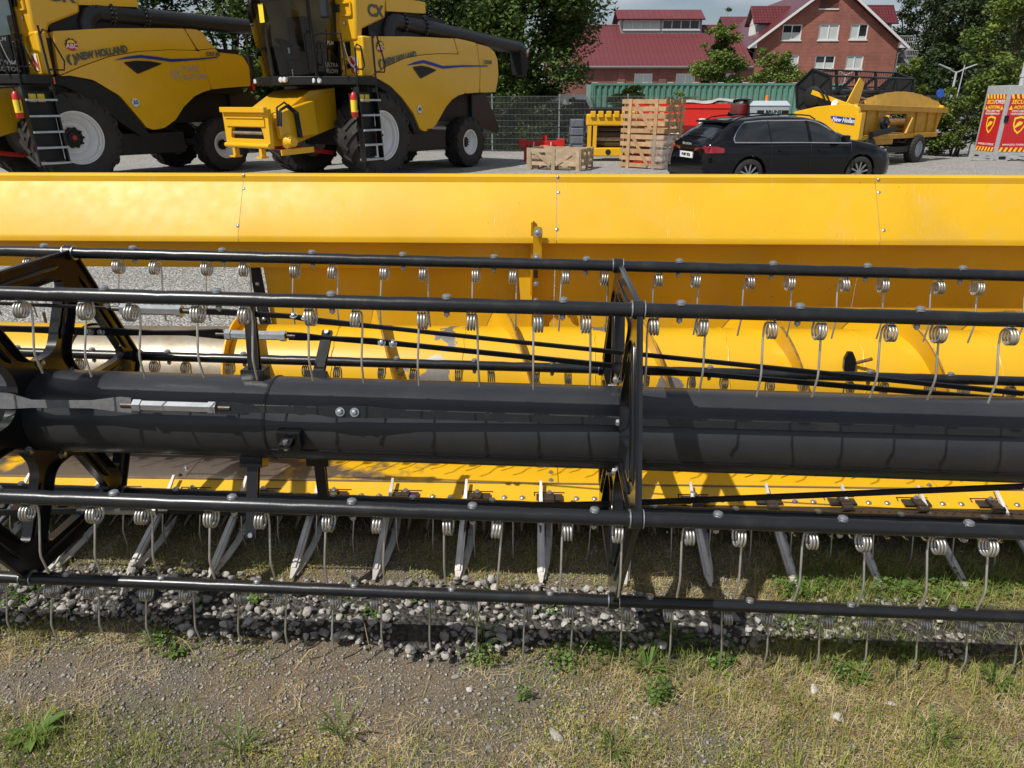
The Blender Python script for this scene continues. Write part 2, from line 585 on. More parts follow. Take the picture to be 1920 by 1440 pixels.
M['yard'] = gravel_mat('yard_gravel', [(0.10, 0.10, 0.095), (0.24, 0.235, 0.22), (0.34, 0.33, 0.31), (0.55, 0.54, 0.52)], 55, 0.9, big=(0.22, 0.20, 0.17), speck=0.35)
def soil_mat(name):
    m, n, l, b = newmat(name)
    t = n.new('ShaderNodeTexCoord')
    def noise(sc, det, ro):
        z = n.new('ShaderNodeTexNoise'); z.inputs['Scale'].default_value = sc; z.inputs['Detail'].default_value = det; z.inputs['Roughness'].default_value = ro
        l.new(t.outputs['Object'], z.inputs['Vector']); return z.outputs['Fac']
    fine = noise(130, 9, 0.85); big = noise(1.6, 6, 0.6)
    rp = n.new('ShaderNodeValToRGB'); e = rp.color_ramp.elements
    e[0].position = 0.30; e[0].color = (0.055, 0.049, 0.042, 1); e[1].position = 0.70; e[1].color = (0.46, 0.42, 0.36, 1)
    q = e.new(0.50); q.color = (0.19, 0.167, 0.135, 1)
    l.new(fine, rp.inputs['Fac'])
    mx_ = n.new('ShaderNodeMix'); mx_.data_type = 'RGBA'; mx_.blend_type = 'MULTIPLY'
    mr = n.new('ShaderNodeMapRange'); mr.inputs['From Min'].default_value = 0.40; mr.inputs['From Max'].default_value = 0.66
    l.new(big, mr.inputs['Value']); l.new(mr.outputs['Result'], mx_.inputs['Factor'])
    l.new(rp.outputs['Color'], mx_.inputs['A']); mx_.inputs['B'].default_value = (1.18, 1.0, 0.74, 1)
    l.new(mx_.outputs['Result'], b.inputs['Base Color'])
    b.inputs['Roughness'].default_value = 0.95; b.inputs['Specular IOR Level'].default_value = 0.15
    v = n.new('ShaderNodeTexVoronoi'); v.inputs['Scale'].default_value = 95; v.inputs['Randomness'].default_value = 1.0
    l.new(t.outputs['Object'], v.inputs['Vector'])
    sb = n.new('ShaderNodeMath'); sb.operation = 'MULTIPLY_ADD'; sb.inputs[1].default_value = -0.25
    l.new(v.outputs['Distance'], sb.inputs[0]); l.new(fine, sb.inputs[2])
    bp = n.new('ShaderNodeBump'); bp.inputs['Strength'].default_value = 0.9; bp.inputs['Distance'].default_value = 0.012
    l.new(sb.outputs['Value'], bp.inputs['Height']); l.new(bp.outputs['Normal'], b.inputs['Normal'])
    return m
M['soil'] = soil_mat('verge_soil')
M['stone'] = mat('grey_ballast_stone', (0.42, 0.40, 0.37), 0.9, vscale=2.2, col2=(0.27, 0.255, 0.235), bump=0.6, bscale=6, rnd=0.38, spec=0.2)

# ------------------------------------------------------------------ ground
def vnoise(x, y, s, seed=0.0):
    return mnoise.noise(Vector((x * s + seed, y * s - seed * 0.7, seed * 1.3)))

mb = MB()
xs = [-400, -60, -12, 12, 60, 400]; ys = [-200, -20, 2.0, 8, 45, 900]
mb.add([(x, y, 0) for y in ys for x in xs], [(j * 6 + i, j * 6 + i + 1, j * 6 + i + 7, j * 6 + i + 6) for j in range(5) for i in range(5)])
ground = tag(mb.build('ground', M['yard']), 'pale grey fine gravel yard under the machines', kind='structure')

def verge_z(x, y):
    e = min(1.0, max(0.0, (3.05 - y) / 0.35))
    return 0.004 + e * (0.014 + 0.010 * vnoise(x, y, 1.7, 3) + 0.006 * vnoise(x, y, 6, 9) + 0.003 * vnoise(x, y, 17, 5))

nx, ny = 170, 110
vx = np.linspace(-5.2, 5.2, nx); vy = np.linspace(-2.0, 3.05, ny)
V = np.array([(x, y, verge_z(x, y)) for y in vy for x in vx])
I = np.arange(nx * ny).reshape(ny, nx)
Q = np.stack([I[:-1, :-1], I[:-1, 1:], I[1:, 1:], I[1:, :-1]], -1).reshape(-1, 4)
verge = tag(link('soil_verge', fast_mesh('soil_verge', V, Q, mat=M['soil'], smooth=True)), 'brown stony soil verge in front of the yellow header', kind='structure')

# ballast strip: bed + stones
def ico(sub=1):
    import bmesh
    bm = bmesh.new(); bmesh.ops.create_icosphere(bm, subdivisions=sub, radius=1)
    v = np.array([tuple(p.co) for p in bm.verts]); f = np.array([[q.index for q in p.verts] for p in bm.faces])
    bm.free(); return v, f
ICO1, ICO1F = ico(2)
ICO0, ICO0F = ico(1)

def stone_shape(seed, v0):
    r = np.random.default_rng(seed)
    v = v0.copy()
    for _ in range(13):                      # knock flat facets off
        d = r.normal(size=3); d /= np.linalg.norm(d)
        h = r.uniform(0.36, 0.70)
        s = v @ d
        v = v - np.outer(np.maximum(s - h, 0), d)
    v *= np.array([1.0, r.uniform(0.65, 1.0), r.uniform(0.5, 0.8)])
    return v + r.normal(scale=0.02, size=v.shape)

bed = MB()
N = 60
bx = np.linspace(-5.2, 5.2, N)
def strip_edges(x):
    a = 1.885 + 0.035 * math.sin(x * 3.1) + 0.03 * math.sin(x * 7.7 + 1)
    b = 2.175 + 0.02 * math.sin(x * 4.3 + 2)
    if x > 0.35: a += min(0.10, (x - 0.35) * 0.12)
    return a, b
vs = []
for x in bx:
    a, b = strip_edges(x)
    vs += [(x, a, 0.034), (x, (a + b) / 2, 0.044), (x, b, 0.036)]
bed.add(vs, [(i * 3 + k, i * 3 + 3 + k, i * 3 + 4 + k, i * 3 + 1 + k) for i in range(N - 1) for k in range(2)])
M['bed'] = gravel_mat('ballast_bed', [(0.03, 0.028, 0.025), (0.06, 0.055, 0.05), (0.10, 0.095, 0.09)], 60, 0.9)
strip = tag(bed.build('gravel_strip', M['bed'], smooth=60), 'strip of loose grey ballast stones along the verge', kind='structure')
stone_meshes = []
for i in range(9):
    v = stone_shape(40 + i, ICO1)
    stone_meshes.append(fast_mesh('stone', v, tris=ICO1F, mat=M['stone']))
cand = []
r2 = random.Random(5)
for layer in range(2):
    stp = 0.027 if layer == 0 else 0.037
    x = -3.3
    while x < 3.3:
        a, b = strip_edges(x)
        y = a - 0.015
        while y < b + 0.015:
            px_, py_ = x + r2.uniform(-.016, .016), y + r2.uniform(-.016, .016)
            y += stp
            nz_ = vnoise(px_, py_, 4, 2)
            if nz_ > (0.42 if px_ < 0.4 else 0.02) or (layer and r2.random() < (0.25 if px_ < 0.4 else 0.6)): continue
            s = r2.choice([0.009, 0.012, 0.015, 0.018, 0.021]) if layer == 0 else r2.choice([0.008, 0.012, 0.016, 0.021, 0.028])
            cand.append((px_, py_, s, layer))
        x += stp
cand.sort(key=lambda c: -c[2] / (1 + 0.2 * abs(c[0])))
in_view = [c for c in cand if on_z(-40, 1150).x < c[0] < on_z(1960, 1150).x]
pick = set(in_view[:300])
jx = []; jt = []; base = 0
for c in cand:
    x, y, s, layer = c
    z = 0.034 + s * r2.uniform(0.15, 0.40) + (0.016 if layer else 0)
    if c in pick:
        link('stone', r2.choice(stone_meshes), strip, (x, y, z), (r2.uniform(-.5, .5), r2.uniform(-.5, .5), r2.uniform(0, 6.28)), (s, s, s))
    else:
        v = stone_shape(r2.randrange(9999), ICO0)
        g = r2.uniform(0, 6.28); cs, sn = math.cos(g), math.sin(g)
        v = v @ np.array([[cs, sn, 0], [-sn, cs, 0], [0, 0, 1]]) * s + np.array([x, y, z])
        jx.append(v); jt.append(ICO0F + base); base += len(v)
# grit and small pebbles scattered over the verge (eight-sided chips)
OCT = np.array([(1, 0, 0), (-1, 0, 0), (0, 1, 0), (0, -1, 0), (0, 0, 1), (0, 0, -1)], float)
OCF = np.array([(0, 2, 4), (2, 1, 4), (1, 3, 4), (3, 0, 4), (2, 0, 5), (1, 2, 5), (3, 1, 5), (0, 3, 5)])
gp_ = np.random.default_rng(21)
npb = 145000
yy_ = np.sqrt(gp_.uniform(0.9 ** 2, 2.98 ** 2, npb)); xx_ = gp_.uniform(-1, 1, npb) * (1.0 + 0.78 * yy_)
dn_ = np.array([0.20 + 0.8 * max(0.0, vnoise(a, b, 1.6, 12) + 0.12) for a, b in zip(xx_, yy_)])
dn_ += np.where((yy_ > 1.2) & (yy_ < 1.85) & (xx_ < 0.35), 0.45, 0) + np.where(yy_ > 2.25, 0.35, 0)
kp_ = gp_.uniform(0, 1, npb) < dn_
xx_, yy_ = xx_[kp_], yy_[kp_]
npb = len(xx_)
sz_ = np.clip(gp_.lognormal(math.log(0.0029), 0.55, npb), 0.0012, 0.012)
zz_ = np.array([verge_z(a, b) for a, b in zip(xx_, yy_)]) + sz_ * 0.25
pv_ = OCT[None] * gp_.uniform(0.6, 1.15, (npb, 6, 1)) * (np.array([1.0, 0.9, 0.65]) * sz_[:, None])[:, None]
an_ = gp_.uniform(0, 6.283, npb); c_, s_ = np.cos(an_)[:, None], np.sin(an_)[:, None]
pv_ = np.stack([pv_[..., 0] * c_ - pv_[..., 1] * s_ + xx_[:, None], pv_[..., 0] * s_ + pv_[..., 1] * c_ + yy_[:, None], pv_[..., 2] + zz_[:, None]], -1)
jx.append(pv_.reshape(-1, 3)); jt.append((OCF[None] + (np.arange(npb) * 6)[:, None, None]).reshape(-1, 3) + base)
M['pebble'] = mat('mixed_pebbles', (0.46, 0.43, 0.385), 0.9, vscale=140, col2=(0.11, 0.10, 0.09), bump=0.3, bscale=200, spec=0.2, lo=0.36, hi=0.66)
pb = link('pebbles', fast_mesh('pebbles', np.concatenate(jx), tris=np.concatenate(jt), mat=M['pebble']))
tag(pb, 'small grey pebbles and grit scattered over the verge', 'gravel', kind='stuff')

# a few larger lone stones lying on the verge
for px, py, s, lab in [(1528, 1298, 0.026, 'pale flat stone in the dry grass below the gravel strip'), (1565, 1348, 0.028, 'largest pale pitted stone lying in dry grass'),
                       (1588, 1335, 0.014, 'small grey stone beside the largest pale stone'), (1042, 1384, 0.026, 'dark grey rough stone in dry grass'),
                       (917, 1405, 0.016, 'cream flat stone chip near the dark grey rough stone'), (880, 1298, 0.016, 'bluish pale stone on bare gravelly soil'),
                       (855, 1270, 0.017, 'grey rounded stone beside the bluish pale stone'), (1668, 1320, 0.020, 'half buried grey stone among dry stalks')]:
    p = on_z(px, py, 0.02)
    r2.seed(px)
    m2 = M['stone'] if 'dark' in lab or 'grey' in lab else None
    if m2 is None:
        if 'palestone' not in M: M['palestone'] = mat('pale_limestone', (0.66, 0.63, 0.58), 0.9, vscale=3, col2=(0.45, 0.42, 0.38), bump=0.5, bscale=7, spec=0.2)
        m2 = M['palestone']
    me = fast_mesh('loose_stone', stone_shape(px, ICO1), tris=ICO1F, mat=m2)
    tag(link('loose_stone', me, None, (p.x, p.y, verge_z(p.x, p.y) + s * 0.28), (0.1, 0.2, px), (s * 1.25, s, s)), lab, 'stone', 'loose stones on the verge')

# ------------------------------------------------------------------ the big header in front
HO = Vector((0, 2.095, 0))
HYAW, RYAW, RTILT = R(1.94), R(-0.69), R(0.925)      # the header stands slightly askew, its reel hangs a little higher on the left
H = thing('grain_header', 'wide yellow grain header with black tined reel resting on the verge', 'header', HO, HYAW)
HL = (0, -2.095, 0)
BC = (2.095, 0.747); BR = 0.5418; TR = 0.135
MH = Matrix.Translation(HO) @ Matrix.Rotation(HYAW, 4, 'Z') @ Matrix.Translation(-HO)
RCEN = Vector((0, BC[0], BC[1]))
REX = Matrix.Translation(RCEN) @ Matrix.Rotation(RTILT, 4, 'Y') @ Matrix.Rotation(RYAW, 4, 'Z') @ Matrix.Translation(-RCEN)
MR = MH @ REX
def _plane(Mx, px, py, axis, val):
    iv = Mx.inverted(); o = iv @ CAM; d = iv.to_3x3() @ ray(px, py)
    return o + d * ((val - o[axis]) / d[axis])
def hy(px, py, y): return _plane(MH, px, py, 1, y)      # header coordinates
def hz(px, py, z): return _plane(MH, px, py, 2, z)
def ry(px, py, y): return _plane(MR, px, py, 1, y)      # reel coordinates
HCAM = MH.inverted() @ CAM
def hray(px, py): return MH.inverted().to_3x3() @ ray(px, py)
X0, X1 = -3.9, 3.1
SEAMS = [X0, hy(451, 390, 3.70).x, hy(1044, 390, 3.70).x, hy(1647, 390, 3.70).x, X1]
def bat_yz(k):
    a = R(60 * k)
    return BC[0] + BR * math.cos(a), BC[1] + BR * math.sin(a)

def hpart(mb, name, m, parent=None, smooth=None, bevel=0.0):
    if parent is None:
        return mb.build(name, m, H, smooth, bevel, loc=HL)
    return mb.build(name, m, parent, smooth, bevel)     # parent itself sits at HL

def bolt_mesh(name, r, h, washer, m):
    b = MB()
    b.lathe((0, 0, 0), (0, 0, 1), [(0, washer), (0.003, washer), (0.003, r)], 14, cap=False)
    b.lathe((0, 0, 0.003), (0, 0, 1), [(0, r), (h * .5, r * .98), (h * .85, r * .8), (h, r * .35)], 6)
    return b.mesh(name, m, 35)
BOLT = bolt_mesh('bolt', 0.0095, 0.010, 0.014, M['zinc'])
DOME = MB().lathe((0, 0, 0), (0, 0, 1), [(0, 0.011), (0.003, 0.0105), (0.006, 0.007), (0.0072, 0.0)], 12).mesh('rivet', M['zinc'], 50)
def put(name, me, parent, p, axis=(0, 0, 1), s=1.0):
    """a small shared mesh with its z axis along 'axis', at header coordinates p"""
    ax = Vector(axis).normalized()
    rot = Vector((0, 0, 1)).rotation_difference(ax).to_euler() if ax.z < 0.9999 else (0, 0, 0)
    o = link(name, me, parent, Vector(p) + (Vector(HL) if parent is H else Vector((0, 0, 0))), rot, (s, s, s))
    return o

# sloped deflector panels along the top of the back wall
dy, dz = 3.79 - 3.62, 1.335 - 1.080
pn = Vector((0, -dz, dy)).normalized()
for i in range(4):
    a, b = SEAMS[i] + (0.0015 if i else 0), SEAMS[i + 1] - (0.0015 if i < 3 else 0)
    s = MB()
    o = 0.0015 * (i % 2)
    s.sheet([(3.93, 1.366), (3.80, 1.372), (3.788, 1.366), (3.788, 1.338), (3.782, 1.330), (3.624 - o, 1.088 + o), (3.620, 1.079), (3.620, 1.060), (3.632, 1.056), (3.70, 1.058)][::-1], a, b, 0.004)
    p = s.build('deflector_panel', M['yellow'], H, 25, loc=HL)
for px, py in [(458, 355), (447, 424), (1047, 362), (1044, 431), (1647, 362), (1656, 433)]:
    r_ = hray(px, py)
    P0 = Vector((0, 3.62, 1.080))
    t = (P0 - HCAM).dot(pn) / r_.dot(pn)
    put('bolt', DOME, H, HCAM + r_ * t + pn * 0.003, pn, 1.05)
HOLE = MB().lathe((0, 0, 0), (0, 0, 1), [(0, 0.0065), (0.0012, 0.006)], 10).mesh('drain_hole', M['inkblack'])
for px, py in [(92, 433), (703, 437), (1349, 445), (457, 329), (1046, 332), (1647, 337)]:
    r_ = hray(px, py)
    if py < 340:
        put('rivet', DOME, H, hy(px, py, 3.786), (0, -1, 0), 0.8); continue
    t = (Vector((0, 3.62, 1.080)) - HCAM).dot(pn) / r_.dot(pn)
    put('drain_hole', HOLE, H, HCAM + r_ * t + pn * 0.0022, pn)

# top beam and curved back wall (open in the middle, on the left of the picture)
s = MB(); s.sheet([(3.99, 0.915), (3.735, 0.905), (3.728, 0.93), (3.72, 1.054)], X0, X1, 0.006)
hpart(s, 'top_beam', M['yellow'], smooth=25)
OPEN = hy(498, 545, 3.77).x
for a, b in [(OPEN, SEAMS[2] - 0.002), (SEAMS[2] + 0.002, SEAMS[3] - 0.002), (SEAMS[3] + 0.002, X1)]:
    s = MB()
    prof = [(2.98 + 0.30, 0.10)]
    prof = [(3.78, 0.912), (3.80, 0.80), (3.80, 0.50)] + [(3.45 + 0.35 * math.cos(g), 0.46 - 0.35 * math.sin(g)) for g in np.linspace(0.15, 1.5, 8)]
    s.sheet(prof[::-1], a, b, 0.005)
    hpart(s, 'back_wall', M['yellow'], smooth=30)
# rubber edge strip of the opening
s = MB()
s.plate([(OPEN - 0.075, 0.94), (OPEN - 0.018, 0.94), (OPEN + 0.008, 0.50), (OPEN - 0.055, 0.50)], [], 3.770, 3.782, lambda u, v, t: (u, t, v))
e = hpart(s, 'edge_strip', M['rubber'])
for z in (0.90, 0.80, 0.70, 0.60):
    put('bolt', DOME, e, (OPEN - 0.045 + (0.90 - z) * 0.05, 3.769, z), (0, -1, 0), 1.1)

# fin bracket with two bolts in the middle of the back wall
FX = hy(996, 560, 3.75).x + 0.123
s = MB()
s.plate([(3.60, 1.165), (3.64, 1.185), (3.80, 1.06), (3.80, 0.40), (3.73, 0.40), (3.715, 0.75)], [], -0.128, -0.118, lambda u, v, t: (t + FX, u, v))
fin = hpart(s, 'fin_bracket', M['yellow'])
s = MB(); s.plate([(-0.205, 1.052), (-0.120, 1.052), (-0.120, 0.70), (-0.150, 0.70), (-0.175, 0.66)], [], 3.712, 3.718, lambda u, v, t: (u + FX, t, v))
hpart(s, 'gusset_plate', M['yellow'], fin)
s = MB(); s.plate([(-0.116, 1.13), (-0.110, 1.145), (-0.078, 1.145), (-0.070, 1.13), (-0.072, 0.975), (-0.09, 0.955), (-0.116, 0.965)], [], 3.594, 3.600, lambda u, v, t: (u + FX, t + (1.1 - v) * 0.25, v))
hpart(s, 'lug', M['yellow'], fin)
for x, y, z, q in [(-0.094, 3.578, 1.118, 1.5), (-0.098, 3.615, 0.985, 1.4), (-0.10, 3.70, 0.83, 1.0), (-0.10, 3.70, 0.74, 0.9)]:
    put('bolt', BOLT, fin, (x + FX, y, z), (0, -1, 0.2), q)
s = MB(); s.bar((-0.10 + FX, 3.70, 0.91), (-0.10 + FX, 3.70, 0.86), 0.022, 0.006, up=(0, 1, 0)); hpart(s, 'slot', M['darksteel'], fin)

# auger with flights
AC = (3.32, 0.455); AR = 0.242; AF = 0.335
AX0, AXL = hy(432, 640, AC[0] - 0.15).x, hy(128, 640, AC[0] - 0.15).x
s = MB(); s.lathe((AX0, AC[0], AC[1]), (1, 0, 0), [(0, AR), (X1 - AX0, AR)], 48)
auger = hpart(s, 'auger', M['auger'], smooth=40)
s = MB(); s.lathe((X0, AC[0], AC[1]), (1, 0, 0), [(0, AR - 0.012), (AX0 - 0.002 - X0, AR - 0.012)], 48)
hpart(s, 'auger_centre_tube', M['bare'], smooth=40)
s = MB(); s.lathe((X0, AC[0], AC[1]), (1, 0, 0), [(0, AR), (AXL - X0, AR)], 48, cap=False)
hpart(s, 'auger_left_tube', M['auger'], smooth=40)
s = MB(); s.lathe((AX0 - 0.012, AC[0], AC[1]), (1, 0, 0), [(0, AR + 0.05), (0.008, AR + 0.05)], 48)
hpart(s, 'collar_ring', M['yellow'], auger)
pitch = 0.62
FLX = hy(1428, 612, AC[0]).x
def flight(x0, x1):
    mb_ = MB(); n = int((x1 - x0) / pitch * 40)
    vs = []
    for i in range(n + 1):
        x = x0 + (x1 - x0) * i / n
        ph = 2 * math.pi * (x - FLX) / pitch
        for rr, dx in ((AR - 0.005, -0.003), (AF, -0.002), (AF, 0.002), (AR - 0.005, 0.003)):
            vs.append((x + dx, AC[0] - rr * math.sin(ph), AC[1] + rr * math.cos(ph)))
    mb_.add(vs, [(i * 4 + k, i * 4 + k + 1, i * 4 + k + 5, i * 4 + k + 4) for i in range(n) for k in range(3)])
    return mb_
hpart(flight(AX0, X1), 'flight', M['auger'], auger, smooth=40)
s = MB(); s.tube([(x, AC[0] - (AF + .001) * math.sin(2 * math.pi * (x - FLX) / pitch), AC[1] + (AF + .001) * math.cos(2 * math.pi * (x - FLX) / pitch)) for x in np.linspace(AX0, X1, 330)], 0.0055, 5)
hpart(s, 'flight_edge', mat('dark_flight_edge', (0.16, 0.10, 0.04), 0.45, 0.3, vscale=30, col2=(0.40, 0.22, 0.03)), auger, smooth=60)  # dark edge line stands in for the flights' shading, and for edge wear
for k in range(-3, 6):
    xs2_ = FLX + k * pitch - 0.19
    if xs2_ < AX0 + 0.1: continue
    s = MB(); s.tube([(xs2_ + 0.004 * math.sin(g * 40), AC[0] - (AR + .0005) * math.sin(g), AC[1] + (AR + .0005) * math.cos(g)) for g in np.linspace(-0.9, 1.9, 26)], 0.0035, 5)
    hpart(s, 'weld_bead', M['auger'], auger, smooth=60)
# retracting finger with its guide
p = hy(1592, 682, AC[0] - 0.22)
s = MB()
s.plate([(0.045 * math.cos(g) * (0.62 if abs(math.cos(g)) < .5 else 0.62), 0.058 * math.sin(g)) for g in np.linspace(0, 2 * math.pi, 8, endpoint=False) + 0.39], [], -0.008, 0.010, lambda u, v, t: (p.x + u, p.y - t + v * 0.25, p.z + v))
g_ = hpart(s, 'finger_guide', M['blackgloss'], auger)
s = MB(); s.tube([(p.x, p.y + 0.03, p.z - 0.02), (p.x + 0.085, p.y - 0.03, p.z + 0.035)], 0.008, 10)
hpart(s, 'finger', mat('rusty_rod', (0.22, 0.13, 0.06), 0.5, 0.5, vscale=40, col2=(0.10, 0.06, 0.04)), auger, smooth=40)
for px, py in [(1305, 620), (590, 602), (85, 600)]:
    q = hy(px, py, AC[0] + 0.05)
    s = MB(); s.tube([q + Vector((0, 0, -0.06)), q + Vector((0, 0, 0.04))], 0.007, 8); s.lathe(q + Vector((0, 0, -0.06)), (0, -0.4, 1), [(0, 0.026), (0.008, 0.026)], 8)
    hpart(s, 'finger', M['darksteel'], auger, smooth=40)

# table panels and cutter bar
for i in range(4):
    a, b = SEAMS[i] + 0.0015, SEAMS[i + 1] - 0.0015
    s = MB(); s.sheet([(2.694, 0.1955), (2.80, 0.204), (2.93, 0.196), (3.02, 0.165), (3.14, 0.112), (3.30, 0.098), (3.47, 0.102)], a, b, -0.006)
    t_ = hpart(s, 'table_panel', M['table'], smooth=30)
    for xx in (b - 0.03,):
        for yy in (2.715, 2.775):
            put('bolt', bolt_mesh('bolt', 0.008, 0.008, 0.011, M['darksteel']) if i == 0 and yy == 2.715 else BOLT, t_, (xx, yy, 0.1975 if yy < 2.75 else 0.2025), (0, 0, 1), 0.8)
s = MB(); s.sheet([(2.592, 0.160), (2.64, 0.1695), (2.69, 0.191)], X0, X1, -0.006)
hpart(s, 'cutter_bar_plate', M['yellow'], smooth=20)
s = MB(); s.box(X0, X1, 2.6895, 2.6945, 0.1925, 0.1985); hpart(s, 'edge_trim', M['bare'])
s = MB(); s.box(X0, X1, 2.63, 3.5, 0.085, 0.095); s.box(X0, X1, 2.62, 2.69, 0.06, 0.15); hpart(s, 'under_frame', M['darksteel'])
s = MB(); s.box(X0, X1, 2.535, 2.590, 0.1500, 0.1585); knife = hpart(s, 'knife_bar', M['darksteel'])
SEC = 0.0762
xk0 = hz(1422, 940, 0.166).x
xk0 -= math.ceil((xk0 + 2.2) / SEC) * SEC
sec = MB(); sec.plate([(-0.035, 0.0), (0.035, 0.0), (0.008, -0.075), (-0.008, -0.075)], [], 0.0, 0.003, lambda u, v, t: (u, v, t))
for u in (-0.019, 0.019): sec.lathe((u, 0.012, 0.0005), (0, 0, 1), [(0, 0.0055), (0.004, 0.0045), (0.006, 0.001)], 8)
SECM = sec.mesh('knife_section', M['darksteel'])
gd = MB(); gd.bar((0, 0.03, -0.012), (0, -0.04, -0.016), 0.022, 0.02); gd.bar((0, -0.04, -0.016), (0, -0.115, -0.028), 0.018, 0.016, w1=0.005, h1=0.005)
GDM = gd.mesh('guard_finger', M['darksteel'])
clip = MB(); clip.plate([(-0.055, 0.004), (0.055, 0.004), (0.055, 0.045), (-0.055, 0.045)], [], 0.010, 0.014, lambda u, v, t: (u, v, t + v * 0.12))
clip.tube([(-0.02, -0.030, 0.018), (0.02, -0.030, 0.018)], 0.014, 10); clip.bar((0, -0.02, 0.026), (0, 0.040, 0.026), 0.036, 0.008)
CLIPM = clip.mesh('knife_clip', M['darksteel'], 40)
n = int((2.45 - xk0) / SEC)
for i in range(n):
    x = xk0 + i * SEC
    put('knife_section', SECM, knife, (x + SEC / 2, 2.548, 0.1590))
    put('guard_finger', GDM, knife, (x, 2.545, 0.148))
    put('rivet', DOME, H, (x, 2.618, 0.1655), (0, -0.2, 1), 1.15)
    if i % 4 == 0:
        c_ = put('knife_clip', CLIPM, knife, (x + SEC * 1.5, 2.585, 0.1605))
        put('bolt', BOLT, H, (x + SEC * 1.5, 2.618, 0.192), (0, 0, 1), 0.9)
# dark slots in the cutter plate (adjusting slots behind every clip)
slot = MB(); slot.plate([(-0.065, 0), (0.065, 0), (0.065, 0.004), (-0.065, 0.004)], [], 0, 0.001, lambda u, v, t: (u, v, t)); slot.plate([(-0.065, -0.02), (-0.061, -0.02), (-0.061, 0.004), (-0.065, 0.004)], [], 0, 0.0011, lambda u, v, t: (u, v, t))
SLOTM = slot.mesh('slot', M['inkblack'])
for i in range(0, n, 4):
    put('slot', SLOTM, H, (xk0 + i * SEC + SEC * 1.5, 2.648, 0.1745), (0, -0.42, 1))

# crop lifters
tips = [(75, 1000), (240, 1080), (395, 1085), (540, 1090), (705, 1095), (860, 1092), (1017, 1090), (1172, 1092), (1325, 1095), (1482, 1094), (1652, 1101), (1812, 1106)]
lf = MB()
# local: tip at origin, y back
lf.bar((0, 0, 0.0), (0, 0.055, 0.012), 0.010, 0.008, w1=0.029, h1=0.013)
lf.bar((0, 0.050, 0.011), (0, 0.32, 0.105), 0.029, 0.012, w1=0.027, h1=0.014)
lf.bar((0, 0.045, 0.018), (0, 0.32, 0.114), 0.012, 0.010)
lf.bar((0, 0.32, 0.106), (0, 0.455, 0.185), 0.018, 0.014, w1=0.010, h1=0.010)
lfl = MB()
pts = [(0.003, 0.03, -0.004), (0.020, 0.12, 0.004), (0.032, 0.22, 0.018), (0.036, 0.30, 0.040), (0.034, 0.36, 0.070)]
for a, b in zip(pts[:-1], pts[1:]): lfl.bar(a, b, 0.028, 0.007)
lfl.lathe((0.034, 0.275, 0.040), (0, -0.2, 1), [(0, 0.016), (0.008, 0.016), (0.008, 0.008)], 12)
LFM = lf.mesh('crop_lifter', M['lifter'], 30); LFL = lfl.mesh('lifter_spring', M['lifter'], 30)
xt = [hz(a, b, 0.03).x for a, b in tips]
sp = (xt[-1] - xt[1]) / (len(xt) - 2)
for i in range(-3, 15):
    x = xt[1] + i * sp
    o = put('crop_lifter', LFM, H, (x, 2.215, 0.036))
    put('lifter_spring', LFL, o, (0, 0, 0))

# ------------------------------------------------------------------ reel
s = MB()
prof = []
L = X1 - X0
s.lathe((X0, BC[0], BC[1]), (1, 0, 0), [(0, TR), (L, TR)], 56)
tube_o = hpart(s, 'reel_tube', M['tube'], smooth=40)
# weld ring and seam bead
xw = ry(492, 780, 1.98).x
s = MB(); s.lathe((xw, BC[0], BC[1]), (1, 0, 0), [(0, TR + 0.0005), (0.003, TR + 0.0035), (0.008, TR + 0.0035), (0.011, TR + 0.0005)], 56, cap=False); hpart(s, 'weld_ring', M['black'], tube_o, smooth=50)
s = MB(); s.tube([(x, BC[0] - (TR + 0.001) * math.cos(R(24)), BC[1] - (TR + 0.001) * math.sin(R(24)) + 0.0008 * math.sin(x * 60)) for x in np.linspace(xw, X1, 120)], 0.003, 5)
hpart(s, 'weld_seam', M['blackgloss'], tube_o, smooth=60)

# tines
def tine_mesh(d):
    """double-torsion tine; d=+1 leg on +x side"""
    rc, rw, pz = 0.0212, 0.0031, -(0.019 + 0.0265)
    pts = [(-d * 0.012, 0.004, -0.010), (-d * 0.012, rc * 0.9, -0.022)]
    turns, st = 3, 42
    for i in range(st + 1):
        th = -2 * math.pi * turns * i / st
        pts.append((d * (-0.012 + 0.0245 * i / st), rc * math.cos(th), pz + rc * math.sin(th)))
    pts += [(d * 0.0135, rc - 0.006, pz - 0.03), (d * 0.0135, rc - 0.034, pz - 0.112), (d * 0.0135, rc - 0.036, pz - 0.126), (d * 0.0135, rc - 0.026, pz - 0.186)]
    return MB().tube(pts, rw, 7).mesh('tine', M['steel'], 60)
TM = {1: tine_mesh(1), -1: tine_mesh(-1)}
BB = MB()
BB.lathe((0, 0, 0), (0, 0, 1), [(-0.034, 0.0035), (-0.030, 0.004), (-0.0295, 0.0078), (-0.0205, 0.0082), (-0.0200, 0.004), (0.0175, 0.004), (0.0178, 0.0128), (0.0205, 0.0128), (0.0207, 0.0106), (0.0235, 0.0106), (0.0237, 0.0120), (0.0262, 0.0115), (0.0290, 0.007), (0.0297, 0.0002)], 12)
BBM = BB.mesh('bolt', M['zinc'], 45)
BRAD = 0.0193
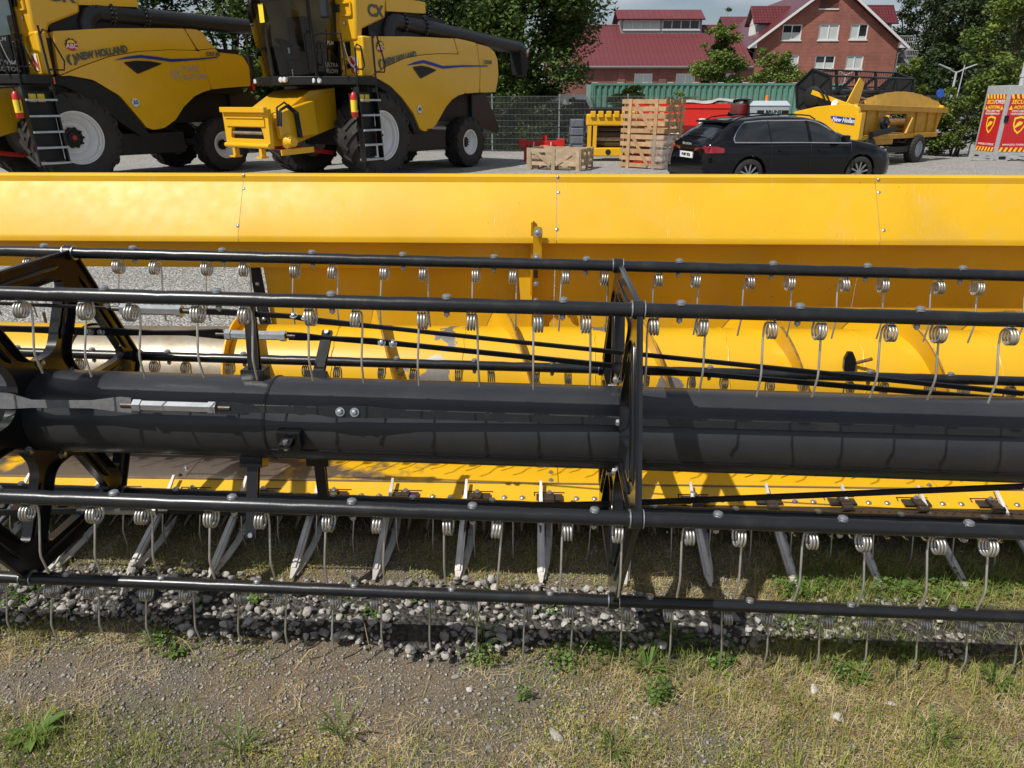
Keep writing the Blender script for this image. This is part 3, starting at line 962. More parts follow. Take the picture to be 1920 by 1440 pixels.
for k in range(6):
    y, z = bat_yz(k)
    ph = 0.008 if k % 2 == 0 else 0.100
    n0 = math.floor((-2.95 - ph) / 0.3085); n1 = math.ceil((2.75 - ph) / 0.3085)
    pts, rs = [], []
    xs_ = [X0 + 0.3]
    for i in range(n0, n1 + 1):
        b = ph + i * 0.3085
        xs_ += [b - 0.1545, b - 0.12, b - 0.02, b + 0.11]
    xs_.append(X1 - 0.1)
    bt = MB()
    nseg = 18
    xs2 = sorted(x for x in xs_ if X0 < x < X1)
    for j, x in enumerate(xs2):
        fl = 1.0
        for q in range(nseg):
            a = 2 * math.pi * q / nseg
            f_ = (((x - ph + 0.1545) / 0.3085) % 1.0)
            sag = 0.0016 if (f_ < 0.02 or f_ > 0.97) else 0.0
            bt.v.append((x, y + BRAD * math.cos(a), z + BRAD * math.sin(a) - sag * (1 if math.sin(a) > 0.2 else 0)))
    for j in range(len(xs2) - 1):
        for q in range(nseg):
            q2 = (q + 1) % nseg
            bt.f.append((j * nseg + q, j * nseg + q2, (j + 1) * nseg + q2, (j + 1) * nseg + q)); bt.mi.append(0)
    bo = bt.build('reel_bat', M['black'], H, 60, loc=HL, fix=True)
    for i in range(n0, n1 + 1):
        b = ph + i * 0.3085
        put('bolt', BBM, bo, (b, y, z))
        for d in (-1, 1):
            xx = b + d * 0.0635
            o = link('tine', TM[d], bo, (xx + rng.uniform(-.002, .002), y, z), (rng.gauss(0, R(2.0)), rng.gauss(0, R(1.2)), 0))

# spider plates
def sector_hole(a0, a1, inner, rim_off, sp_off, rad=0.045):
    m = (a0 + a1) / 2
    apo = BR * math.cos(R(30)) - rim_off
    def spoke_line(a, sgn):   # point on offset spoke at radius r
        return lambda r: Vector((r * math.cos(a) - sgn * sp_off * math.sin(a), r * math.sin(a) + sgn * sp_off * math.cos(a)))
    l0, l1 = spoke_line(a0, 1), spoke_line(a1, -1)
    def outer(l):
        nrm = Vector((math.cos(m), math.sin(m)))
        p, q = l(0), l(1)
        t = (apo - p.dot(nrm)) / (q - p).dot(nrm)
        return p + (q - p) * t
    poly = [l0(inner), outer(l0), outer(l1), l1(inner)]
    # arc-ish inner side
    out = []
    n_ = len(poly)
    for i in range(n_):
        p, a, b = poly[i], poly[i - 1], poly[(i + 1) % n_]
        da, db = (a - p), (b - p)
        rr = min(rad, da.length * 0.45, db.length * 0.45)
        s0 = p + da.normalized() * rr; s1 = p + db.normalized() * rr
        for t in np.linspace(0, 1, 6):
            out.append(tuple((1 - t) ** 2 * s0 + 2 * t * (1 - t) * p + t * t * s1))
    return out

def spider(xp):
    holes = [sector_hole(R(60 * k), R(60 * k + 60), 0.185, 0.062, 0.036) for k in range(6)]
    hexo = []
    for k in range(6):
        for j in (-4, -2, 0, 2, 4):
            a = R(60 * k)
            # rounded vertex
            c = Vector((0.520 * math.cos(a), 0.520 * math.sin(a)))
            g = a + R(7.5 * j)
            hexo.append((c.x + 0.032 * math.cos(g), c.y + 0.032 * math.sin(g)))
    mp_ = lambda u, v, t: (xp + t, BC[0] + u, BC[1] + v)
    s = MB(); s.plate(hexo, holes, -0.004, 0.004, mp_)
    so_ = hpart(s, 'spider_plate', M['blackgloss'], smooth=30)
    # outer flange
    s = MB(); inn = [(u * 0.985, v * 0.985) for u, v in hexo]
    s.plate(hexo, [inn], 0.004, 0.013, mp_); hpart(s, 'outer_flange', M['black'], so_, smooth=30)
    # flanged rims of the openings
    for h in holes:
        c = Vector((sum(p[0] for p in h) / len(h), sum(p[1] for p in h) / len(h)))
        inn = [tuple(c + (Vector(p) - c) * 0.965) for p in h]
        s = MB(); s.plate(h, [inn], -0.010, 0.022, mp_); hpart(s, 'opening_rim', M['blackgloss'], so_, smooth=30)
    # pressed ribs: on each spoke and along each rim
    for k in range(6):
        a = R(60 * k); dr = Vector((math.cos(a), math.sin(a)))
        s = MB()
        for tt in (-0.0075, 0.0045):
            s.tube([(xp + tt + 0.0015, BC[0] + dr.x * r_, BC[1] + dr.y * r_) for r_ in (0.24, 0.26, 0.40, 0.42)], [0.002, 0.010, 0.010, 0.002], 8)
        m_ = a + R(30); pr = Vector((-math.sin(m_), math.cos(m_))); nr = Vector((math.cos(m_), math.sin(m_)))
        for sx in (-0.004, 0.006):
            ps = [nr * 0.440 + pr * q for q in (-0.19, -0.17, 0.17, 0.19)]
            s.tube([(xp + sx, BC[0] + q.x, BC[1] + q.y) for q in ps], [0.001, 0.007, 0.007, 0.001], 8)
        hpart(s, 'pressed_rib', M['blackgloss'], so_, smooth=50)
        y, z = bat_yz(k)
        s = MB(); s.lathe((xp - 0.014, y, z), (1, 0, 0), [(0, 0.022), (0.003, 0.0255), (0.026, 0.0255), (0.029, 0.022)], 20)
        hpart(s, 'bearing_block', M['black'], so_, smooth=35)
        for xo in (-0.0175, 0.0158):
            s = MB(); s.lathe((xp + xo, y, z), (1, 0, 0), [(0, 0.025), (0.003, 0.025)], 20); hpart(s, 'washer', M['zinc'], so_, smooth=35)
        q = a + R(30)
        put('bolt', BOLT, so_, (xp - 0.004, BC[0] + 0.165 * math.cos(q), BC[1] + 0.165 * math.sin(q)), (-1, 0, 0), 1.2)
        put('bolt', BOLT, so_, (xp + 0.004, BC[0] + 0.165 * math.cos(q), BC[1] + 0.165 * math.sin(q)), (1, 0, 0), 1.2)
    return so_
for xp in (-1.665, 0.205, 2.07):
    spider(xp)

# strut arms standing off the tube
def arm(px, ang, length, w0=0.055, w1=0.034, yy=2.0):
    x = ry(px, 780, yy).x
    d = Vector((0, math.cos(ang), math.sin(ang))); t = Vector((0, -math.sin(ang), math.cos(ang)))
    c = Vector((x, BC[0], BC[1]))
    s = MB()
    b0 = c + d * (TR - 0.006)
    s.bar(b0, b0 + d * 0.036, 0.075, 0.062, up=t)
    a_ = hpart(s, 'strut_foot', M['blackgloss'], tube_o, bevel=0.003)
    s = MB()
    for sg in (-1, 1):
        s.bar(b0 + d * 0.03 + t * (sg * 0.010), c + d * length + t * (sg * 0.004), w0 * 0.62, 0.005, up=t, w1=w1)
    s.bar(b0 + d * 0.03 + Vector((-w0 * .3, 0, 0)), c + d * length + Vector((-w1 * .48, 0, 0)), 0.024, 0.004, up=Vector((1, 0, 0)), w1=0.012)
    hpart(s, 'strut_arm', M['black'], tube_o)
    s = MB(); e_ = c + d * (length - 0.012); s.tube([e_ - t * 0.016, e_ + t * 0.016], 0.008, 8); hpart(s, 'strut_pin', M['zinc'], tube_o)
    return x
xa = arm(462, R(85), 0.375)
arm(600, R(38), 0.345, yy=2.2)
arm(455, R(-112), 0.40, yy=2.0)
arm(592, R(-88), 0.345, yy=2.1)
arm(540, R(182), 0.20, yy=1.95)

# tension straps with turnbuckles
def strap(pts, tb=None, name='tension_strap', lit=True):
    """pts: (px,py,Y,w) ; tb: index of the segment that is a turnbuckle"""
    P = [(ry(a, b, c), w) for a, b, c, w in pts]
    so_ = None
    for lo, hi in (((0, tb), (tb + 1, len(P) - 1)) if tb is not None else ((0, len(P) - 1),)):
        s = MB()
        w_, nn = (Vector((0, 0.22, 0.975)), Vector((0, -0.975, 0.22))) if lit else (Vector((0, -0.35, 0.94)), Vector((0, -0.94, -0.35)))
        for i in range(lo, hi + 1):
            c_, h_ = P[i]
            for a_, b_ in ((-.5, -.003), (.5, -.003), (.5, .003), (-.5, .003)): s.v.append(tuple(c_ + w_ * (h_ * a_) + nn * b_))
        m_ = hi - lo
        fs = [(4 * j + k, 4 * j + (k + 1) % 4, 4 * j + 4 + (k + 1) % 4, 4 * j + 4 + k) for j in range(m_) for k in range(4)] + [(3, 2, 1, 0), (4 * m_, 4 * m_ + 1, 4 * m_ + 2, 4 * m_ + 3)]
        s.f += fs; s.mi += [0] * len(fs)
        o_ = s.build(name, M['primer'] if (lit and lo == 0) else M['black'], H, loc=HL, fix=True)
        so_ = so_ or o_
    if tb is not None:
        a, b = P[tb][0], P[tb + 1][0]
        d = b - a
        s = MB(); s.tube([a - d * 0.12, b + d * 0.12], 0.0085, 10); hpart(s, 'threaded_rod', M['darksteel'], so_, smooth=40)
        s = MB()
        s.tube([a + d * 0.12, b - d * 0.12], 0.0165, 6); s.tube([a + d * 0.03, a + d * 0.12], 0.020, 6); s.tube([b - d * 0.12, b - d * 0.03], 0.020, 6)
        hpart(s, 'turnbuckle', M['zinc'], so_)
    return so_
def strap_bolts(so_, lst, Y, ax=(0, -1, 0.3), sc=1.0):
    for a, b in lst:
        put('bolt', BOLT, so_, ry(a, b, Y), ax, sc)
YA = BC[0] - 0.165
sA = strap([(-60, 748, YA, 0.05), (18, 752, YA, 0.048), (60, 757, YA, 0.024), (170, 758, YA, 0.024), (225, 758, YA, 0.046), (247, 760, YA, 0.046),
            (412, 765, YA, 0.034), (440, 766, YA, 0.036), (480, 767, YA, 0.022), (590, 770, YA, 0.022), (625, 772, YA, 0.036), (690, 773, YA, 0.034), (760, 777, YA + 0.01, 0.024), (1180, 791, YA + 0.03, 0.022), (1920, 812, YA + 0.035, 0.022)], tb=5)
strap_bolts(sA, [(638, 772), (665, 773)], YA - 0.004)
YB = 2.13
sB = strap([(-40, 567, YB, 0.010), (190, 577, YB, 0.010), (225, 579, YB, 0.014), (345, 583, YB, 0.018), (420, 585, YB, 0.022), (545, 593, YB, 0.016), (600, 602, YB, 0.022), (720, 614, YB, 0.014), (960, 640, YB, 0.014), (1920, 738, YB + 0.02, 0.018)], tb=2, lit=False)
strap_bolts(sB, [(551, 592), (572, 596)], YB - 0.002, (0, -0.6, 1), 0.9)
YC = 2.33
sC = strap([(-40, 615, YC, 0.026), (40, 617, YC, 0.024), (150, 621, YC, 0.032), (215, 622, YC, 0.032), (290, 624, YC, 0.018), (350, 624, YC, 0.020), (410, 626, YC, 0.042), (420, 627, YC, 0.040), (540, 630, YC, 0.032), (565, 631, YC, 0.032), (610, 634, YC, 0.018), (700, 640, YC, 0.026), (760, 646, YC, 0.020), (1200, 691, YC - .03, 0.020), (1920, 752, YC - 0.06, 0.022)], tb=7, lit=False)
strap_bolts(sC, [(170, 621), (190, 622), (716, 642), (737, 644)], YC - 0.004)
YD = 2.12
sD = strap([(-40, 962, YD, 0.03), (170, 957, YD, 0.03), (300, 957, YD, 0.03), (470, 962, YD, 0.03), (580, 960, YD, 0.034), (1130, 945, YD, 0.026), (1920, 912, YD, 0.026)], tb=1, lit=False)

# hang the reel slightly askew, as it stands
_T = Matrix.Translation(HL); _X = _T @ REX @ _T.inverted()
for o in list(H.children):
    if o.name.split('.')[0] in ('reel_tube', 'reel_bat', 'spider_plate', 'tension_strap'):
        o.matrix_basis = _X @ o.matrix_basis
# ------------------------------------------------------------------ plants on the verge
def leafmat(name, c1, c2, rough=0.6, trans=0.25, vscale=3.0, fine=0.0):
    """foliage: noise-mixed greens, some light passing through"""
    m, n, l, b = newmat(name)
    t = n.new('ShaderNodeTexCoord')
    z = n.new('ShaderNodeTexNoise'); z.inputs['Scale'].default_value = vscale; z.inputs['Detail'].default_value = 5
    l.new(t.outputs['Object'], z.inputs['Vector'])
    rp = n.new('ShaderNodeValToRGB')
    rp.color_ramp.elements[0].position = 0.36; rp.color_ramp.elements[1].position = 0.66
    rp.color_ramp.elements[0].color = rgb(c1); rp.color_ramp.elements[1].color = rgb(c2)
    l.new(z.outputs['Fac'], rp.inputs['Fac'])
    l.new(rp.outputs['Color'], b.inputs['Base Color'])
    b.inputs['Roughness'].default_value = rough
    b.inputs['Specular IOR Level'].default_value = 0.3
    if trans:
        tr = n.new('ShaderNodeBsdfTranslucent'); l.new(rp.outputs['Color'], tr.inputs['Color'])
        ms = n.new('ShaderNodeMixShader'); ms.inputs['Fac'].default_value = trans
        l.new(b.outputs['BSDF'], ms.inputs[1]); l.new(tr.outputs['BSDF'], ms.inputs[2])
        l.new(ms.outputs['Shader'], n['Material Output'].inputs['Surface'])
    return m
M['grass'] = leafmat('verge_grass', (0.13, 0.17, 0.03), (0.32, 0.36, 0.085), vscale=9)
M['straw'] = leafmat('dry_straw', (0.33, 0.235, 0.10), (0.68, 0.55, 0.31), vscale=14, trans=0.15)
M['moss'] = leafmat('low_weeds', (0.18, 0.185, 0.028), (0.42, 0.39, 0.085), vscale=5, trans=0.15)
M['weed'] = leafmat('weed_leaf', (0.06, 0.12, 0.02), (0.15, 0.24, 0.05), vscale=10)

def sm(x, y, s, seed):
    return np.array([mnoise.noise(Vector((a * s + seed, b * s - seed, seed * .37))) for a, b in zip(x, y)])
def vz(x, y):
    return np.array([verge_z(a, b) for a, b in zip(x, y)])
def view_pts(n, y0, y1, g):
    """random ground points inside the camera's fan (a little beyond it)"""
    y = np.sqrt(g.uniform(y0 ** 2, y1 ** 2, n))
    x = g.uniform(-1, 1, n) * (1.05 + 0.80 * y) - 0.02
    return x, y
def blades(x, y, z, h, w, bend, g, flat=False):
    """three-segment curved blades"""
    n = len(x)
    a = g.uniform(0, 2 * np.pi, n)
    dx, dy = np.cos(a), np.sin(a)
    ux, uy = -dy, dx
    V = np.zeros((n, 5, 3))
    for i, (t, k) in enumerate(((0, 0), (0, 1), (0.55, 0), (0.55, 1), (1, 0))):
        off = bend * h * t * t
        ww = w * (1 - 0.35 * t) * (k - 0.5)
        if flat: zz = z + 0.003 + h * 0.06 * np.sin(t * 3) ; off = h * t
        else: zz = z + h * t * (1 - 0.25 * bend * t)
        V[:, i, 0] = x + dx * off + ux * ww
        V[:, i, 1] = y + dy * off + uy * ww
        V[:, i, 2] = zz
    b = np.arange(n)[:, None] * 5
    q = b + np.array([0, 1, 3, 2]); t = b + np.array([2, 3, 4])
    return V.reshape(-1, 3), q, t
def bumpf(x, y, c):
    s = 0
    for px, py, r, a in c:
        p = on_z(px, py)
        s = s + a * np.exp(-((x - p.x) ** 2 + ((y - p.y) * 1.4) ** 2) / r ** 2)
    return s
LUSH = [(300, 1432, 0.25, 0.5), (1400, 1432, 0.30, 0.4), (1650, 1425, 0.25, 0.45), (820, 1425, 0.2, 0.4), (180, 1230, .15, .45), (1740, 1260, .2, .4), (1620, 1110, 0.28, 1.2), (1800, 1100, 0.25, 1.0), (1210, 1230, 0.10, 1.2), (1290, 1260, 0.09, 0.8), (60, 1180, 0.15, 0.9), (600, 1400, 0.2, 0.7), (1150, 1420, 0.14, 0.8), (80, 1400, 0.2, 0.8), (1560, 1220, 0.18, 0.7), (1880, 1300, 0.15, 0.8), (900, 1180, 0.06, 0.9), (1780, 1430, 0.15, 0.5), (560, 1260, 0.14, 0.4), (1450, 1230, 0.14, 0.5)]
BARE = [(300, 1290, 0.26, 1.0), (800, 1310, 0.34, 1.0), (560, 1330, 0.24, 0.9), (1100, 1330, 0.18, 0.6), (60, 1290, .15, .6), (1350, 1400, .12, .5), (700, 1260, .2, .5)]
g = np.random.default_rng(3)
# green grass
x, y = view_pts(125000, 0.95, 2.95, g)
d = 0.22 + 0.55 * sm(x, y, 2.6, 4.0) + 0.30 * sm(x, y, 9, 8.0) + 0.8 * bumpf(x, y, LUSH) - 0.55 * bumpf(x, y, BARE)
d += np.where(y < 1.42, 0.16, 0) - np.where((y > 1.93) & (y < 2.22) & (x < 0.5), 0.22, 0) + np.where(x > 0.5, 0.06, 0)
k = g.uniform(0, 1, len(x)) < d
x, y, d = x[k], y[k], np.clip(d[k], 0, 1)
h = g.gamma(5, 0.006, len(x)) * (0.55 + 0.9 * d) + 0.008
V, q, t = blades(x, y, vz(x, y) - 0.002, h, g.uniform(0.0014, 0.0030, len(x)), g.uniform(0.1, 1.0, len(x)), g)
tag(link('grass', fast_mesh('grass', V, q, t, mat=M['grass'])), 'short patchy green grass growing through the verge', 'grass', kind='stuff')
# dry straw, standing and lying
x, y = view_pts(185000, 0.95, 2.95, g)
d = 0.30 + 0.75 * sm(x, y, 3.3, 14.0) + 0.3 * sm(x, y, 11, 18.0) - 0.30 * bumpf(x, y, BARE)
d += np.where((x > 0.2) & (y < 1.85), 0.35, 0) - np.where((y > 1.92) & (y < 2.24) & (x < 0.5), 0.34, 0)
k = g.uniform(0, 1, len(x)) < d
x, y = x[k], y[k]
z = vz(x, y)
ns = int(len(x) * 0.55)
V1, q1, t1 = blades(x[:ns], y[:ns], z[:ns], g.gamma(4, 0.011, ns) + 0.008, g.uniform(0.0008, 0.0019, ns), g.uniform(0, 1, ns), g, flat=True)
m_ = len(x) - ns
V2, q2, t2 = blades(x[ns:], y[ns:], z[ns:] - 0.002, g.gamma(4, 0.008, m_) + 0.01, g.uniform(0.0009, 0.0018, m_), g.uniform(0.1, 1.2, m_), g)
V = np.concatenate([V1, V2]); o = len(V1)
tag(link('dry_grass', fast_mesh('dry_grass', V, np.concatenate([q1, q2 + o]), np.concatenate([t1, t2 + o]), mat=M['straw'])), 'dry tan straw and dead grass lying on the verge', 'dry grass', kind='stuff')
# moss-like low weeds: tiny leaves
x, y = view_pts(235000, 0.95, 2.9, g)
d = 0.36 + 0.9 * sm(x, y, 2.1, 24.0) + 0.4 * sm(x, y, 7, 28.0) + 0.45 * bumpf(x, y, LUSH) - 0.60 * bumpf(x, y, BARE)
d += np.where((y > 2.2) & (y < 2.42), 0.20, 0) + np.where((y < 1.35) & (x > -0.6), 0.20, 0) - np.where((y > 1.92) & (y < 2.22) & (x < 0.5), 0.15, 0)
k = g.uniform(0, 1, len(x)) < d
x, y = x[k], y[k]
n = len(x)
def leaflets(x, y, z, s, g, tilt=0.6, asp=0.65):
    n = len(x)
    nrm = np.stack([g.normal(0, tilt, n), g.normal(0, tilt, n), np.ones(n)], -1)
    nrm /= np.linalg.norm(nrm, axis=1)[:, None]
    a = g.uniform(0, 2 * np.pi, n)
    u = np.stack([np.cos(a), np.sin(a), np.zeros(n)], -1)
    u -= nrm * np.sum(u * nrm, 1)[:, None]
    u /= np.linalg.norm(u, axis=1)[:, None]
    v = np.cross(nrm, u)
    c = np.stack([x, y, z], -1)
    s = s[:, None]
    V = np.stack([c - u * s, c + v * s * asp, c + u * s, c - v * s * asp], 1).reshape(-1, 3)
    return V, np.arange(n * 4).reshape(n, 4)
V, q = leaflets(x, y, vz(x, y) + g.uniform(0.001, 0.014, n), g.uniform(0.0018, 0.0050, n), g)
tag(link('low_weeds', fast_mesh('low_weeds', V, q, mat=M['moss'])), 'yellow green mossy weeds creeping over the soil', 'weeds', kind='stuff')
# clover-like patches between the stones
cx_, cy_ = [], []
for px, py, r_ in [(650, 1130, .05), (785, 1140, .04), (930, 1140, .05), (1035, 1160, .05), (480, 1150, .04), (1060, 1250, .06), (1130, 1230, .05), (1240, 1310, .05), (905, 1250, .05), (1340, 1250, .05), (1580, 1280, .06), (1700, 1240, .05), (1660, 1120, .10), (1760, 1110, .10), (1850, 1110, .1), (1550, 1110, .09), (1480, 1120, .06), (380, 1150, .03), (60, 1120, .06), (30, 1150, .06), (300, 1220, .05), (1500, 1130, .05), (700, 1175, .03), (1600, 1170, .05), (980, 1320, .02), (1230, 1330, .03)]:
    p = on_z(px, py); k = int(2600 * r_)
    cx_.append(g.normal(p.x, r_ * .6, k)); cy_.append(g.normal(p.y, r_ * .45, k))
x, y = np.concatenate(cx_), np.concatenate(cy_)
V, q = leaflets(x, y, vz(x, y) + g.uniform(0.006, 0.055, len(x)), g.uniform(0.004, 0.009, len(x)), g, 0.5, 0.8)
tag(link('clover', fast_mesh('clover', V, q, mat=M['weed'])), 'fresh green clover patches between the ballast stones', 'clover', kind='stuff')
# leafy rosettes (each one a plant)
def rosette(px, py, n, ln, wd, lab, up=0.5, seed=0):
    p = on_z(px, py)
    r_ = random.Random(seed + px)
    s = MB()
    for i in range(n):
        a = r_.uniform(0, 6.28); l_ = ln * r_.uniform(0.6, 1.1); e = up * r_.uniform(0.4, 1.3)
        d = Vector((math.cos(a), math.sin(a), 0)); sd = Vector((-math.sin(a), math.cos(a), 0))
        vs = []
        for t, w in ((0, .12), (.25, .55), (.5, 1), (.75, .75), (1, .05)):
            c = d * (l_ * t) + Vector((0, 0, l_ * (e * t - 0.55 * e * t * t)))
            vs += [c - sd * (wd * w / 2) + Vector((0, 0, wd * .12 * w)), c, c + sd * (wd * w / 2) + Vector((0, 0, wd * .12 * w))]
        s.add(vs, [(k * 3 + j, k * 3 + j + 1, k * 3 + j + 4, k * 3 + j + 3) for k in range(4) for j in range(2)])
    return tag(s.build('weed_plant', M['weed'], None, 80, loc=(p.x, p.y, verge_z(p.x, p.y))), lab, 'weed', 'leafy weeds on the verge')
rosette(70, 1392, 22, 0.085, 0.022, 'broad leafed green weed in the grass below the hexagonal spider plate', .7)
rosette(1610, 1150, 16, 0.07, 0.020, 'leafy weed rosette at the edge of the gravel strip under the reel', .8)
rosette(1690, 1118, 20, 0.08, 0.022, 'tall lush weed under a crop lifter tip', 1.0)
rosette(1520, 1108, 16, 0.07, 0.018, 'low leafy weed beside lush ground cover behind the lower reel bar', .9)
rosette(1215, 1265, 26, 0.075, 0.007, 'tuft of narrow bladed weed just below the right spider plate', 1.4)
rosette(1265, 1215, 26, 0.095, 0.007, 'taller narrow bladed weed tuft between the ballast stones', 1.6)
rosette(905, 1225, 20, 0.10, 0.005, 'thin grassy tuft at the lower edge of the ballast stones', 1.8)
rosette(40, 1160, 18, 0.07, 0.026, 'broad leafed weed growing beside the lower reel bar and stones', 1.0)
rosette(1865, 1290, 22, 0.07, 0.012, 'bushy green weed at the edge of the dry grass', 1.2)
for k, (px, py, n_, ln, wd, up_, lab) in enumerate([
    (330, 1235, 14, .05, .014, .9, 'small leafy weed at the left end of the bare soil'), (660, 1160, 12, .045, .012, 1.0, 'small weed sprouting between ballast stones behind a tine'),
    (1035, 1150, 12, .05, .014, 1.0, 'weed sprouting among ballast stones left of the right spider plate'), (1350, 1265, 16, .06, .013, 1.0, 'yellow green weed where the ballast meets the grass'),
    (1600, 1285, 16, .055, .013, .9, 'low weed beside the pale flat stone'), (1780, 1150, 18, .075, .018, 1.0, 'leafy weed behind the lower reel bar at the lush patch'),
    (640, 1390, 30, .09, .004, 2.0, 'tuft of fine green grass in the foreground soil'), (450, 1425, 30, .10, .004, 2.0, 'wide tuft of fine grass below the bare soil'), (1150, 1420, 26, .08, .005, 1.7, 'grass tuft beside the dark grey rough stone'),
    (1750, 1400, 26, .09, .004, 2.0, 'grass tuft among dry stalks'), (1480, 1190, 20, .08, .006, 1.5, 'narrow leafed tuft in the thin part of the ballast')]):
    rosette(px, py, n_, ln, wd, lab, up_, k)
# long seeding stalks
st = MB()
for px, py, hh, lean in [(355, 1420, 0.20, .1), (430, 1330, 0.22, -.6), (1290, 1390, 0.16, .05), (1690, 1400, 0.24, -.15), (540, 1290, 0.12, .8), (1810, 1340, .14, .1), (1545, 1400, .2, 0), (800, 1400, .17, .3), (1915, 1290, .22, -.4), (700, 1250, .14, -.2), (150, 1330, .16, .2), (1085, 1420, .14, -.3)]:
    p = on_z(px, py)
    z0 = verge_z(p.x, p.y)
    st.tube([(p.x, p.y, z0), (p.x + lean * hh * .3, p.y, z0 + hh * .5), (p.x + lean * hh * .8, p.y + .02, z0 + hh), (p.x + lean * hh, p.y + .02, z0 + hh * 1.08)], [0.0010, 0.0009, 0.0014, 0.0003], 5)
tag(st.build('seed_stalks', M['straw']), 'thin dry seed stalks standing on the verge', 'stalks', kind='stuff')
# ------------------------------------------------------------------ buildings behind the yard
def brick_mat(name, c1, c2, mortar, scale):
    m, n, l, b = newmat(name)
    t = n.new('ShaderNodeTexCoord')
    mp_ = n.new('ShaderNodeMapping'); mp_.inputs['Rotation'].default_value = (R(90), 0, 0)
    l.new(t.outputs['Object'], mp_.inputs['Vector'])
    br = n.new('ShaderNodeTexBrick')
    br.inputs['Color1'].default_value = rgb(c1); br.inputs['Color2'].default_value = rgb(c2); br.inputs['Mortar'].default_value = rgb(mortar)
    br.inputs['Scale'].default_value = 1.0; br.inputs['Brick Width'].default_value = 0.34 * scale; br.inputs['Row Height'].default_value = 0.12 * scale
    br.inputs['Mortar Size'].default_value = 0.012 * scale; br.inputs['Bias'].default_value = -0.2
    l.new(mp_.outputs['Vector'], br.inputs['Vector'])
    z = n.new('ShaderNodeTexNoise'); z.inputs['Scale'].default_value = 0.8; z.inputs['Detail'].default_value = 7
    l.new(t.outputs['Object'], z.inputs['Vector'])
    mx_ = n.new('ShaderNodeMix'); mx_.data_type = 'RGBA'; mx_.blend_type = 'MULTIPLY'; mx_.inputs['Factor'].default_value = 0.55
    rp = n.new('ShaderNodeValToRGB'); rp.color_ramp.elements[0].color = (0.62, 0.6, 0.58, 1); rp.color_ramp.elements[1].color = (1.15, 1.12, 1.1, 1)
    rp.color_ramp.elements[0].position = 0.35; rp.color_ramp.elements[1].position = 0.68
    l.new(z.outputs['Fac'], rp.inputs['Fac'])
    l.new(br.outputs['Color'], mx_.inputs['A']); l.new(rp.outputs['Color'], mx_.inputs['B'])
    l.new(mx_.outputs['Result'], b.inputs['Base Color'])
    b.inputs['Roughness'].default_value = 0.88
    bp = n.new('ShaderNodeBump'); bp.inputs['Strength'].default_value = 0.5; bp.inputs['Distance'].default_value = 0.02; bp.invert = True
    l.new(br.outputs['Fac'], bp.inputs['Height']); l.new(bp.outputs['Normal'], b.inputs['Normal'])
    return m

def tile_mat(name, col, sx, sy):
    """roof tiles: rows and columns pressed into a slope (object x along the eave, y/z up the slope)"""
    m, n, l, b = newmat(name)
    t = n.new('ShaderNodeTexCoord')
    br = n.new('ShaderNodeTexBrick'); br.offset = 0.0
    br.inputs['Scale'].default_value = 1.0; br.inputs['Brick Width'].default_value = sx; br.inputs['Row Height'].default_value = sy
    br.inputs['Mortar Size'].default_value = 0.05
    br.inputs['Color1'].default_value = rgb(col); br.inputs['Color2'].default_value = rgb(tuple(c * 0.75 for c in col)); br.inputs['Mortar'].default_value = rgb(tuple(c * 0.45 for c in col))
    l.new(t.outputs['UV'], br.inputs['Vector'])
    l.new(br.outputs['Color'], b.inputs['Base Color'])
    b.inputs['Roughness'].default_value = 0.30
    bp = n.new('ShaderNodeBump'); bp.inputs['Strength'].default_value = 0.8; bp.inputs['Distance'].default_value = 0.05; bp.invert = True
    l.new(br.outputs['Fac'], bp.inputs['Height']); l.new(bp.outputs['Normal'], b.inputs['Normal'])
    return m

M['brick'] = brick_mat('red_brick', (0.33, 0.090, 0.058), (0.25, 0.070, 0.048), (0.27, 0.20, 0.17), 1.0)
M['brick2'] = brick_mat('dark_red_brick', (0.24, 0.070, 0.055), (0.18, 0.058, 0.048), (0.18, 0.13, 0.12), 1.0)
M['tile'] = tile_mat('glazed_red_tiles', (0.16, 0.028, 0.032), 0.30, 0.36)
M['redmetal'] = mat('wine_red_roof_sheet', (0.150, 0.034, 0.038), 0.55, vscale=0.7, col2=(0.118, 0.027, 0.031), coat=0.0, rvar=0.08)
M['pane'] = mat('window_pane', (0.02, 0.024, 0.028), 0.05, spec=0.7)
M['blind'] = mat('pale_window_blind', (0.50, 0.54, 0.52), 0.25, var=0.08, vscale=2)
M['soffit'] = mat('white_trim', (0.70, 0.70, 0.69), 0.5, var=0.06)
M['cladding'] = mat('grey_cladding', (0.25, 0.28, 0.29), 0.5, var=0.1, vscale=2)
M['gutter'] = mat('zinc_gutter', (0.20, 0.20, 0.20), 0.45, 0.4)

def slope(name, parent, p00, p10, p11, p01, th, m, trim=None):
    """a roof slab with UVs in metres: p00->p10 along the eave, p00->p01 up the slope"""
    a, b_, c, d = (Vector(q) for q in (p00, p10, p11, p01))
    nrm = (b_ - a).cross(d - a).normalized()
    if nrm.z < 0: nrm = -nrm
    s = MB(); top = [a, b_, c, d]; bot = [q - nrm * th for q in top]
    s.add(top + bot, [(0, 1, 2, 3), (7, 6, 5, 4), (0, 4, 5, 1), (1, 5, 6, 2), (2, 6, 7, 3), (3, 7, 4, 0)])
    me = s.mesh(name, m)
    uv = me.uv_layers.new(name='UVMap')
    ex = (b_ - a).normalized(); ey = nrm.cross(ex)
    for lp in me.loops:
        co = me.vertices[lp.vertex_index].co - a
        uv.data[lp.index].uv = (co.dot(ex), co.dot(ey))
    return link(name, me, parent)

